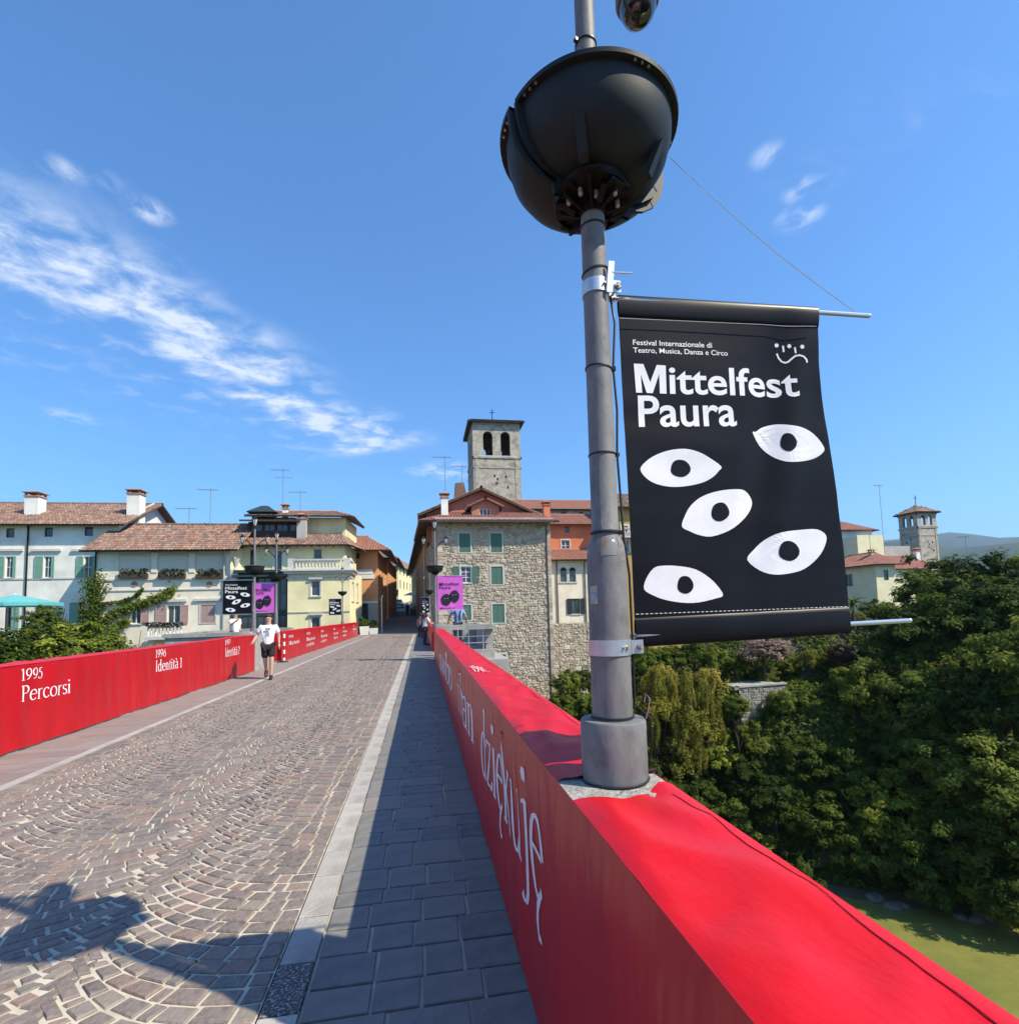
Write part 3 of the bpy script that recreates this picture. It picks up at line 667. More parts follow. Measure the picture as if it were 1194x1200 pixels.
    # lanterns: one on top, two on scrolled arms
    for sx in (-1, 1):
        b = MB(); pts = [(x+sx*(.04+.36*math.sin(R(t))), y, z0+2.95+.22*math.sin(R(2*t))+.1*(t/90)) for t in range(0, 91, 9)]; b.tube(pts, .016, 6); b.build('lantern_arm', MT['blackmetal'], root)
        lantern(root, x+sx*.40, y, z0+3.12, .58)
    b = MB(); b.lathe([(.036,z0+3.6),(.06,z0+3.63),(.03,z0+3.67),(.02,z0+3.72)], x, y, 12); b.build('collar', MT['blackmetal'], root)
    lantern(root, x, y, z0+3.70, .7)
    return root
lamp = make_lamp(LX, LY, PAR_H, 'weathered grey lamp post with dark planter bowl beside the large banner', True)
lamps = [lamp]
flamp = make_lamp(.50, 19.3, PAR_H+.0, 'lamp post with pink banner standing before the stone house', False)
lab = [(-5.57, 19.05, 1.14, 'lamp post with black banner on the left refuge wall beside the walking man'),
       (-5.72, 22.4, 1.14, 'lamp post carrying the pink banner behind the walking man'),
       (-5.52, 39.0, LH, 'lamp post with small black banner in front of the yellow corner house'),
       (.60, 39.0, PAR_H, 'lamp post near the far street end beside the stone house corner')]
for x, y, z, l in lab:
    c = copy_tree(flamp); c.location = (x, y, z); c['label'] = l; lamps.append(c)

# the near post: straps, clamps, arms, cable
def ring(r, z, rt, name, m, parent, x=LX, y=LY, n=40, tail=None, tilt=0):
    pts = [(x+r*math.cos(R(a)), y+r*math.sin(R(a)), z+tilt*math.cos(R(a))) for a in range(0, 361, 9)]
    b = MB(); b.tube(pts, rt, 6, cap=False)
    if tail is not None:
        c, s = math.cos(R(tail)), math.sin(R(tail)); b.obox((x+(r-.004)*c-s*.007, y+(r-.004)*s+c*.007, z-.006), (c*.018, s*.018, 0), (s*.014, -c*.014, 0), (0, 0, .012))
    return b.build(name, MT[m], parent, smooth=False)
ring(.0445, 2.89, .004, 'cable_tie', 'blackplastic', lamp, tail=-25, tilt=.01); ring(.0455, 2.53, .0035, 'cable_tie', 'blackplastic', lamp, tail=-15, tilt=-.006)
ring(.046, 2.22, .0035, 'cable_tie', 'blackplastic', lamp, tail=-10); ring(.049, 1.945, .005, 'cable_tie', 'blackplastic', lamp, tail=-20)
ring(.070, 1.322, .004, 'cable_tie', 'blackplastic', lamp); ring(.110, 1.118, .004, 'cable_tie', 'blackplastic', lamp, tilt=.003); ring(.0445, 3.06, .004, 'cable_tie', 'blackplastic', lamp)
ring(.037, 3.78, .004, 'cable_tie', 'blackplastic', lamp, tail=200)
b = MB(); b.tube([(LX+.05,LY-.012,2.80),(LX+.062,LY-.014,2.70),(LX+.049,LY-.014,2.53),(LX+.056,LY-.016,2.38),(LX+.049,LY-.016,2.22),(LX+.054,LY-.02,2.05),(LX+.058,LY-.02,1.93),(LX+.073,LY-.02,1.8),(LX+.074,LY-.02,1.56),(LX+.072,LY-.02,1.36),(LX+.122,LY-.03,1.31),(LX+.129,LY-.02,1.22),(LX+.117,LY+.0,1.13),(LX+.165,LY+.05,1.118)], .0045, 6); b.build('cable', MT['blackplastic'], lamp, smooth=True)
b = MB(); b.tube([(LX+.10,LY-.045,1.315),(LX+.107,LY-.05,1.345),(LX+.112,LY-.055,1.38),(LX+.098,LY-.055,1.40),(LX+.094,LY-.05,1.37)], .0018, 5); b.build('wire_tie', MT['steel'], lamp)
def clamp(z, r, h, m):
    b = MB(); b.lathe([(r,z-h/2),(r+.0035,z-h/2),(r+.0035,z+h/2),(r,z+h/2)], LX, LY, 48, cap=False); o = b.build('clamp_band', MT[m], lamp, auto=40)
    b = MB(); b.obox((LX+r-.004, LY-.034, z-h/2+.003), (.042,0,0), (0,.005,0), (0,0,h-.006)); b.build('clamp_ear', MT[m], o)
    b = MB(); b.obox((LX+r-.004, LY+.02, z-h/2+.003), (.042,0,0), (0,.005,0), (0,0,h-.006)); b.build('clamp_ear', MT[m], o)
    b = MB(); b.tube([(LX+r+.026,LY-.046,z),(LX+r+.026,LY+.034,z)], .005, 8); b.tube([(LX+r+.026,LY-.042,z),(LX+r+.026,LY-.035,z)], .011, 6); b.build('bolt', MT['bolt'], o)
    for k in (-.06, -.035):
        a = R(-90) - k*9; b = MB(); c, s = math.cos(a), math.sin(a); b.tube([(LX+(r+.002)*c, LY+(r+.002)*s, z), (LX+(r+.012)*c, LY+(r+.012)*s, z)], .007 if k < -.05 else .004, 8); b.build('bolt', MT['bolt'], o)
clamp(1.552, .0685, .052, 'steel'); clamp(2.825, .0445, .05, 'steel')
b = MB(); b.obox((LX+.022, LY-.052, 2.79), (.022,0,.0), (0,.004,0), (.012,0,.115)); b.tube([(LX+.035,LY-.048,2.865),(LX+.115,LY-.058,2.862)], .0035, 6); b.build('clamp_bolt', MT['steel'], lamp)
ZT, ZB = 2.803, 1.590
for z, x1, zz in ((ZT, 1.755, 2.808), (ZB, 1.825, 1.608)):
    b = MB(); b.tube([(LX+.06,LY,z-.004),(x1,LY,zz)], .0085, 12); b.sphere((x1,LY,zz), .0088, 10, 6); b.build('banner_arm', MT['alu'], lamp, smooth=True)
b = MB()
tipx, tipz = 1.70, 2.816; sx, sy, sz = *(lambda q: (q[0], LY))(Q(785, 184, LY)), Q(785, 184, LY)[1]
b.tube([(sx+(tipx-sx)*k/12, LY, sz+(tipz-sz)*k/12 - .03*math.sin(math.pi*k/12)) for k in range(13)], .0016, 5); b.build('stay_wire', MT['steel'], lamp)
b = MB(); b.sphere((LX+.004, LY-.0575, 1.905), .009, 10, 6, sc=(1,.5,1)); b.lathe([(.0,0)], 0, 0, 3) if False else None; b.build('screw', MT['steel'], lamp)
b = MB()                                              # rust at the swaged shoulder
b.lathe([(.0672,PAR_H+.760),(.0622,PAR_H+.8005),(.0517,PAR_H+.8255)], LX, LY, 14, -125, -78, cap=False); b.lathe([(.0677,PAR_H+.74),(.0622,PAR_H+.8005),(.0517,PAR_H+.8255)], LX, LY, 10, -66, -30, cap=False); b.build('rust_patch', MT['rust'], lamp, smooth=True)
b = MB(); MT['sticker'] = mat('sticker', (.16,.27,.36), (.55,.5,.2), 40, .6)
b.lathe([(.0682,PAR_H+.60),(.0682,PAR_H+.66)], LX, LY, 6, -168, -140, cap=False); b.build('sticker', MT['sticker'], lamp)

# dome camera on a bracket above the bowl
dc = empty('security_camera', (LX+.22, LY, 3.96), 'dark domed security camera hanging from the post above the planter bowl', 'security camera')
dx = LX+.215
b = MB(); b.lathe([(.035,4.13),(.075,4.12),(.083,4.07),(.083,4.0),(.078,3.99)], dx, LY, 24); b.build('housing', MT['zinc'], dc, auto=40)
b = MB(); b.lathe([(.0,3.905),(.03,3.912),(.055,3.935),(.068,3.965),(.071,3.99)], dx, LY, 24, cap=False); b.build('dome', MT['domeglass'], dc, smooth=True)
b = MB(); b.tube([(LX+.03,LY,4.25),(dx-.06,LY,4.25),(dx,LY,4.22),(dx,LY,4.12)], .022, 10); b.build('bracket', MT['zinc'], dc, smooth=True)

# ---------------------------------------------------------------- banners
def text_mesh(txt, bold=0.0, fine=0):
    cu = bpy.data.curves.new('t', 'FONT'); cu.body = txt; cu.size = 1; cu.offset = bold; cu.resolution_u = 5; cu.fill_mode = 'FRONT'; cu.space_character = 1.0
    o = bpy.data.objects.new('t', cu); col.objects.link(o)
    dg = bpy.context.evaluated_depsgraph_get(); me = bpy.data.meshes.new_from_object(o.evaluated_get(dg))
    vs = [v.co.copy() for v in me.vertices]; fs = [tuple(p.vertices) for p in me.polygons]
    bm = bmesh.new(); bm.from_mesh(me); bmesh.ops.triangulate(bm, faces=bm.faces)
    if fine:
        for _ in range(3):
            ed = [e for e in bm.edges if e.calc_length() > fine]
            if ed: bmesh.ops.subdivide_edges(bm, edges=ed, cuts=1); bmesh.ops.triangulate(bm, faces=bm.faces)
    vs = [v.co.copy() for v in bm.verts]; bm.verts.index_update(); fs = [tuple(v.index for v in f.verts) for f in bm.faces]; bm.free()
    bpy.data.objects.remove(o); bpy.data.meshes.remove(me)
    return vs, fs
def letters_of(vs, fs):                      # split a text mesh into its letters (dots stay with their stem)
    par = list(range(len(vs)))
    def find(a):
        while par[a] != a: par[a] = par[par[a]]; a = par[a]
        return a
    for f in fs:
        for q in f[1:]: par[find(q)] = find(f[0])
    isl = {}
    for f in fs: isl.setdefault(find(f[0]), []).append(f)
    L = []
    for fl in isl.values():
        xs = [vs[i].x for f in fl for i in f]; L.append([min(xs), max(xs), fl])
    L.sort(key=lambda q: q[0]); out = []
    for a, b, fl in L:
        if out and a < out[-1][1] - .3*min(b-a, out[-1][1]-out[-1][0]): out[-1][2] += fl; out[-1][1] = max(out[-1][1], b)
        else: out.append([a, b, list(fl)])
    return [q[2] for q in out]
BX0, BX1 = LX+.082, 1.498           # banner left and right edge
def bfold(u, v):                     # u across 0..1, v up 0..1; offset away from the camera (+y)
    e = 4*v*(1-v)
    w = .030*u*e - .012*u
    dgn = u*1.0 + v*-.42
    w += .018*e*math.exp(-((dgn-.42)/.075)**2)*sst(.2, .7, u) - .012*e*math.exp(-((dgn-.57)/.06)**2)*u
    w += .007*nse(u*2.2+v*1.4, v*3.1, 9.1)*e + .0022*nse(u*2, v*16, 3.3)*e
    return w
_ED = [(lambda q: ((q[1]-1.56)/(2.805-1.56), q[0]))(Q(px, py, LY+.012)) for px, py in ((990,742),(990.5,700),(987.5,640),(981,580),(972.5,520),(964,470),(958,430),(953.5,383),(953,366))]
def edge_x(v):
    if v <= _ED[0][0]: return _ED[0][1]
    for (a, x0), (c, x1) in zip(_ED, _ED[1:]):
        if v <= c: return x0 + (x1-x0)*(v-a)/(c-a)
    return _ED[-1][1]
def bpt(u, v, off=0.0):
    zt = ZT-.002 + .004*u; zb = ZB-.028 + .02*u
    xr = edge_x(v)
    x = BX0 + (xr-BX0)*u + .012*(1-v)*(1-u)
    return Vector((x, LY + bfold(u, v) - off, zb + (zt-zb)*v))
def b_inv(px, py):                   # pixel -> (u, v) on the banner
    x, z = Q(px, py, LY)
    u, v = .5, .5
    for _ in range(8):
        p = bpt(u, v); x2, z2 = Q(px, py, p.y)
        pu = bpt(u+.01, v); pv = bpt(u, v+.01)
        a, c = (pu.x-p.x)/.01, (pu.z-p.z)/.01; b_, d = (pv.x-p.x)/.01, (pv.z-p.z)/.01
        det = a*d - b_*c; ex, ez = x2-p.x, z2-p.z
        u += (ex*d - b_*ez)/det; v += (a*ez - c*ex)/det
    return u, v
bn = empty('festival_banner', (1.1, LY, 1.56), 'large black festival banner with white eyes hanging beside the near lamp post', 'banner', 'festival banners on lamp posts')
b = MB(); vs, fs = grid_sheet(60, 90, lambda i, j: bpt(i/60, j/90)); b.idx(vs, fs); cloth = b.build('cloth', MT['banner'], bn, smooth=True)
# sleeves round the two arms
for (va, vb, rr) in ((.945, 1.012, 1), (-.012, .068, 1)):
    b = MB()
    def slv(i, j):
        u = i/40; a = R(360*j/14); v = (va+vb)/2 + (vb-va)/2*math.cos(a); p = bpt(u, min(1, max(0, v)));
        p0 = bpt(u, 0); p1 = bpt(u, 1); p.z = p0.z + (p1.z-p0.z)*v; p.y += .0075*math.sin(a)*(1 if abs(math.sin(a)) > .1 else 0)
        return p
    vs, fs = grid_sheet(40, 14, slv); b.idx(vs, fs); b.build('sleeve', MT['banner'], bn, smooth=True)
def uvline(p0, p1, n, dash, name, m, r=.0012):
    b = MB(); u0, v0 = b_inv(*p0); u1, v1 = b_inv(*p1)
    for k in range(n):
        a, c = k/n, (k+dash)/n
        b.tube([bpt(u0+(u1-u0)*t, v0+(v1-v0)*t, .016) for t in (a, (a+c)/2, c)], r, 4)
    return b.build(name, MT[m], bn)
uvline((724,375.5), (953,385), 40, .995, 'stitching', 'thread'); uvline((743,720), (990,711), 48, .6, 'stitching', 'thread')
def b_text(txt, bl, br, tl, bold, capfrac=None):
    """fit text: bl, br = baseline pixels at start and end, tl = pixel at cap height above start"""
    vs, fs = text_mesh(txt, bold, .15)
    x0 = min(v.x for v in vs); x1 = max(v.x for v in vs); cap = max(v.y for v in vs) if capfrac is None else capfrac
    A, Bq, T = Vector(b_inv(*bl)), Vector(b_inv(*br)), Vector(b_inv(*tl))
    b = MB(); V = []
    for v in vs:
        q = A + (Bq-A)*((v.x-x0)/(x1-x0)) + (T-A)*(v.y/cap); V.append(bpt(q.x, q.y, .0012))
    if len(txt) > 12: b.idx(V, fs); return tag(b.build('lettering', MT['white_ink'], cloth), kind='stuff')
    for fl in letters_of(vs, fs):
        b = MB(); ids = sorted({i for f in fl for i in f}); mp = {i: k for k, i in enumerate(ids)}
        b.idx([V[i] for i in ids], [tuple(mp[i] for i in f) for f in fl]); b.build('letter', MT['white_ink'], cloth)
b_text('ittelfest', (784.5,460.8), (937,463.5), (783.5,428.5), .016, .70)
def b_ngon(pts):
    b = MB(); b.face([bpt(*b_inv(*p), .0016) for p in pts][::-1]); b.build('letter', MT['white_ink'], cloth)
b_ngon([(700+x/4.592, 380+y/4.592) for x, y in [(195,212),(246,214),(283,312),(318,219),(366,222),(371,374),(335,373),(331,268),(297,371),(264,370),(232,268),(240,369),(207,368)]])
b_text('Paura', (748.5,499.5), (863.5,498.5), (747,463.5), .016, .70)
b_text('Festival Internazionale di', (741.5,404), (834,407.5), (741.3,397.8), .007, .71)
b_text('Teatro, Musica, Danza e Circo', (741.8,413), (852.5,416.8), (741.6,407), .007, .71)
def b_poly(pts, name, m, parent, off, n=1):
    b = MB(); V = [bpt(*b_inv(*p), off) for p in pts]; c = sum(V, Vector())/len(V)
    cu, cv = (sum(q)/len(pts) for q in zip(*[b_inv(*p) for p in pts]))
    uv = [b_inv(*p) for p in pts]; rings = 4; VV = []
    for k in range(1, rings+1):
        VV += [bpt(cu+(u-cu)*k/rings, cv+(v-cv)*k/rings, off) for u, v in uv]
    N = len(pts); fs = [(k*N+i, k*N+(i+1)%N, (k+1)*N+(i+1)%N, (k+1)*N+i) for k in range(rings-1) for i in range(N)]
    VV.append(bpt(cu, cv, off)); fs += [(rings*N, (i+1)%N, i)[::-1] for i in range(N)]
    b.idx(VV, fs); return b.build(name, MT[m], parent, smooth=False)
Z2 = lambda L: [(680+x/2.6675, 330+y/2.6675) for x, y in L]
EYES = [
 ([(187,588),(205,562),(240,540),(285,526),(330,523),(370,533),(405,552),(440,578),(432,592),(415,610),(385,627),(340,638),(290,642),(245,635),(210,618)], (312,584,31,28)),
 ([(538,472),(548,470),(565,458),(600,448),(640,447),(690,455),(730,478),(760,516),(757,535),(730,553),(690,562),(640,562),(595,545),(560,515)], (649,502,26,29)),
 ([(317,766),(325,735),(345,700),(380,672),(430,655),(485,649),(515,655),(535,685),(530,715),(505,748),(465,778),(410,797),(370,792),(340,780)], (436,720,28,30)),
 ([(521,870),(540,840),(575,808),(625,785),(690,776),(740,775),(768,795),(762,830),(740,865),(700,898),(655,912),(605,916),(560,903)], (651,842,32,32)),
 ([(199,962),(205,930),(230,895),(265,888),(310,890),(360,900),(405,928),(435,960),(445,982),(425,990),(370,1003),(320,1004),(265,995),(225,980)], (327,948,25,29)),
]
for poly, (ex, ey, ea, eb) in EYES:
    # smooth the outline
    pts = Z2(poly); n = len(pts); sm = []
    for i in range(n):
        p0, p1, p2, p3 = (Vector(pts[(i+k-1) % n]) for k in range(4))
        for t in (0, .33, .66): sm.append(tuple(.5*((2*p1)+(p2-p0)*t+(2*p0-5*p1+4*p2-p3)*t*t+(3*p1-p0-3*p2+p3)*t**3)))
    eye = b_poly(sm[::-1], 'eye', 'white_ink', cloth, .0012)
    b_poly(Z2([(ex+ea*math.cos(R(a))*(1+.06*math.sin(R(3*a+40))), ey+eb*math.sin(R(a))*(1+.05*math.cos(R(2*a+ex)))) for a in range(0, 360, 20)])[::-1], 'pupil', 'banner', eye, .0022)
# the sad face mark
Z4 = lambda L: [(700+x/4.592, 380+y/4.592) for x, y in L]
for ex, ey in ((963,114),(1031,118),(1101,121)): b_poly(Z4([(ex+11*math.cos(R(a)), ey+11*math.sin(R(a))) for a in range(0,360,24)])[::-1], 'face_mark', 'white_ink', cloth, .0012)
def b_stroke(pts, w):
    uv = []
    for i, p in enumerate(pts):
        a, c = Vector(pts[max(0,i-1)]), Vector(pts[min(len(pts)-1,i+1)]); d = (c-a).normalized(); nn = Vector((-d.y, d.x))*w
        uv.append((bpt(*b_inv(*(Vector(p)+nn)), .0012), bpt(*b_inv(*(Vector(p)-nn)), .0012)))
    b = MB()
    for (l0, r0), (l1, r1) in zip(uv, uv[1:]): b.face([l0, l1, r1, r0])
    b.build('face_mark', MT['white_ink'], cloth)
b_stroke(Z4([(997,116),(1001,150)]), 1.1); b_stroke(Z4([(1061,124),(1066,156)]), 1.1)
b_stroke(Z4([(964,158),(972,180),(988,200),(1008,208),(1026,202),(1044,186),(1064,170),(1088,166),(1110,174),(1124,190),(1127,206)]), 1.0)

# far banners, simple small prints
def far_banner(x0, x1, y, z0, z1, pink, label, arms=None, tilt=0):
    e = empty('festival_banner', ((x0+x1)/2, y, z0), label, 'banner', 'festival banners on lamp posts')
    b = MB(); vs, fs = grid_sheet(10, 12, lambda i, j: (x0+(x1-x0)*i/10, y+.015*nse(i*.3, j*.3, x0)+tilt*(i/10), z0+(z1-z0)*j/12)); b.idx(vs, fs)
    b.idx([(v[0], v[1]+.004, v[2]) for v in vs], [f[::-1] for f in fs])
    c = b.build('cloth', MT['pink' if pink else 'banner'], e, smooth=False)
    W, H = x1-x0, z1-z0
    def flat(pts, name, m, d=.012):
        bb = MB(); bb.face([(x0+W*u, y-d-.004+tilt*u, z0+H*v) for u, v in pts]); bb.build(name, MT[m], c)
    for z in (z0+.01, z1-.01):
        b = MB(); b.tube([(x0-.05 if arms == 'r' else x0-.12, y, z), (x1+(.12 if arms == 'r' else .05), y, z)], .012, 6); b.build('rod', MT['alu'], e)
    def txt(t, u0, u1, v0, h, m):
        vs, fs = text_mesh(t, .012); xa = min(v.x for v in vs); xb = max(v.x for v in vs); bb = MB()
        bb.idx([(x0+W*(u0+(u1-u0)*(v.x-xa)/(xb-xa)), y-.018+tilt*.5, z0+H*(v0+h*v.y/.7)) for v in vs], fs); tag(bb.build('lettering', MT[m], c), kind='stuff')
    ink = 'blackplastic' if pink else 'white_ink'
    txt('Mittelfest', .08, .82 if not pink else .86, .72, .085, ink); txt('Paura', .08, .52, .62, .085, ink)
    if not pink:
        txt('Festival internazionale', .08, .5, .86, .02, ink); txt('Teatro, Musica', .08, .5, .83, .02, ink)
        for (u, v, an) in ((.27,.50,-6),(.76,.57,-12),(.47,.37,24),(.77,.26,12),(.27,.14,-10)):
            ca, sa = math.cos(R(an)), math.sin(R(an))
            P = [(u+.17*math.cos(R(a))*ca-.07*math.sin(R(a))**3*sa*1, v+(.055*math.sin(R(a)))+.12*math.cos(R(a))*sa) for a in range(0,360,20)]
            flat(P, 'eye', 'white_ink'); flat([(u+.045*math.cos(R(a)), v+.03*math.sin(R(a))) for a in range(0,360,30)], 'pupil', 'banner', .016)
    else:
        for (u, v) in ((.33,.30),(.66,.40)):
            flat([(u+.19*math.cos(R(a))*(1+.05*math.sin(R(a*7))), v+.17*math.sin(R(a))*(1+.05*math.cos(R(a*5)))) for a in range(0,360,12)], 'face', 'blackplastic')
            for k in (-.06, .06): flat([(u+k+.025*math.cos(R(a)), v+.012*math.sin(R(a))+.04) for a in range(0,360,45)], 'eye', 'pink', .016)
        txt('Mittelfest', .1, .7, .05, .035, ink)
    return e
far_banner(.575, 1.50, 19.3, 1.80, 3.06, True, 'pink festival banner with two black faces in front of the stone house', 'r')
far_banner(-6.55, -5.63, 19.05, 1.83, 3.0, False, 'black festival banner with white eyes before the cream house', 'l')
far_banner(-6.62, -5.78, 22.4, 1.90, 3.1, True, 'pink festival banner with black face hanging behind the walking man', 'l')
far_banner(-6.44, -5.60, 39.0, 1.78, 2.94, False, 'small black festival banner before the yellow corner house', 'l')
far_banner(.02, .53, 39.2, 1.70, 2.9, False, 'narrow black festival banner at the stone house corner', 'l')

# ---------------------------------------------------------------- town: helpers for buildings
def plaster(name, c, d=.82, var=.9, sc=.8):
    c2 = tuple(x*d for x in c); c3 = tuple(x*d*.80 for x in c)
    return mat(name, c, c2, sc, .92, .25, 18, c3=c3, s3=.35)
MT['cream'] = plaster('cream_plaster', (.80,.73,.58)); MT['white_pl'] = plaster('white_plaster', (.80,.79,.72))
MT['yellow_pl'] = plaster('yellow_plaster', (.82,.74,.43), .88); MT['orange_pl'] = plaster('orange_plaster', (.74,.36,.17), .92)
MT['red_pl'] = plaster('red_plaster', (.50,.20,.14), .85); MT['ochre_pl'] = plaster('ochre_plaster', (.52,.34,.12), .8)
MT['verm_pl'] = plaster('vermilion_plaster', (.66,.21,.10), .85); MT['pale_yellow'] = plaster('pale_yellow_plaster', (.78,.72,.46), .88)
MT['grey_pl'] = plaster('grey_plaster', (.45,.43,.40))
MT['tile'] = mat('roof_tile', (.3,.16,.1), (.22,.15,.12), 3, .9, .3, 20, tints=[(.17,.085,.055),(.33,.155,.09),(.24,.14,.10),(.45,.27,.19),(.12,.08,.065),(.40,.29,.22),(.30,.13,.08)], c3=(.16,.13,.11), s3=.9)
MT['tile_red'] = mat('roof_tile_red', (.4,.16,.1), (.3,.15,.11), 3, .9, .3, 20, tints=[(.33,.12,.075),(.40,.16,.10),(.36,.17,.12),(.44,.21,.15)])
MT['roofdeck'] = mat('roof_boards', (.10,.065,.045), (.07,.05,.04), 4, .9)
MT['stonesur'] = mat('pale_stone', (.58,.56,.51), (.48,.46,.42), 6, .85, .2, 30)
MT['rubble'] = mat('rubble_stone', (.4,.36,.3), (.33,.3,.26), 7, .95, .7, 22, tints=[(.30,.235,.165),(.46,.38,.27),(.60,.52,.39),(.40,.32,.235),(.55,.46,.33),(.24,.195,.145),(.66,.60,.49),(.44,.29,.20),(.52,.47,.38)])
MT['rubble_m'] = mat('rubble_mortar', (.50,.44,.34), (.36,.31,.24), 5, .95, .6, 25)
MT['ashlar'] = mat('tower_stone', (.50,.45,.36), (.33,.295,.235), 1.6, .95, .8, 6, c3=(.19,.17,.135), s3=.8)
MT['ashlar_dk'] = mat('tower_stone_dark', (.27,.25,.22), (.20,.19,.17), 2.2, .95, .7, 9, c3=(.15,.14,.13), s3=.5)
MT['green_sh'] = mat('green_shutter', (.075,.16,.115), (.095,.185,.135), 9, .7, .5, 16, stretch=(.2,.2,4))
MT['mint_sh'] = mat('mint_shutter', (.20,.38,.29), (.17,.33,.26), 9, .7, .5, 16, stretch=(.2,.2,4))
MT['pink_sh'] = mat('faded_shutter', (.40,.26,.22), (.45,.31,.27), 9, .8, .5, 16, stretch=(.2,.2,4))
MT['dark_sh'] = mat('dark_shutter', (.02,.025,.03), None, rough=.6)
MT['wood'] = mat('dark_wood', (.06,.04,.028), (.04,.028,.02), 8, .8); MT['whitepaint'] = mat('white_paint', (.75,.74,.70), (.66,.65,.62), 8, .6)
MT['copper'] = mat('brown_drainpipe', (.085,.06,.05), (.06,.045,.04), 5, .5); MT['blind'] = mat('cream_blind', (.70,.64,.50), (.64,.58,.46), 5, .9, .2, 30, stretch=(.1,.1,5))
MT['interior'] = mat('interior_shade', (.012,.012,.013), None, rough=.9); MT['dkgreen'] = mat('dark_green_frame', (.025,.04,.035), None, rough=.5)  # interior: near-black colour standing in for shade inside openings
MT['antenna'] = mat('antenna_metal', (.30,.30,.31), None, rough=.5, metal=.3)
MT['terracotta'] = mat('terracotta', (.42,.22,.13), (.34,.17,.10), 9, .9); MT['white_sign'] = mat('sign_white', (.74,.74,.72), (.68,.68,.66), 4, .5)

def wall_open(b, p, q, z0, z1, ops, reveal=.16):
    """wall from p to q (xy, outside on the right-hand side seen from p to q ... normal = (dy,-dx)) with rectangular openings (s0,s1,za,zb)"""
    p, q = Vector(p), Vector(q); L = (q-p).length; d = (q-p)/L; n = Vector((d.y, -d.x))
    us = sorted({0, L, *[o[0] for o in ops], *[o[1] for o in ops]}); zs = sorted({z0, z1, *[o[2] for o in ops], *[o[3] for o in ops]})
    us = [u for u in us if -1e-6 <= u <= L+1e-6]; zs = [z for z in zs if z0-1e-6 <= z <= z1+1e-6]
    P = lambda u, z, k=0: (p.x+d.x*u-n.x*k, p.y+d.y*u-n.y*k, z)
    for u0, u1 in zip(us, us[1:]):
        for a, c in zip(zs, zs[1:]):
            um, zm = (u0+u1)/2, (a+c)/2
            if any(o[0] < um < o[1] and o[2] < zm < o[3] for o in ops): continue
            b.face([P(u0,a), P(u1,a), P(u1,c), P(u0,c)])
    r = reveal
    for u0, u1, a, c in [o[:4] for o in ops]:
        b.face([P(u0,a), P(u0,c), P(u0,c,r), P(u0,a,r)][::-1]); b.face([P(u1,a), P(u1,a,r), P(u1,c,r), P(u1,c)][::-1])
        b.face([P(u0,a), P(u0,a,r), P(u1,a,r), P(u1,a)][::-1]); b.face([P(u0,c), P(u1,c), P(u1,c,r), P(u0,c,r)][::-1])
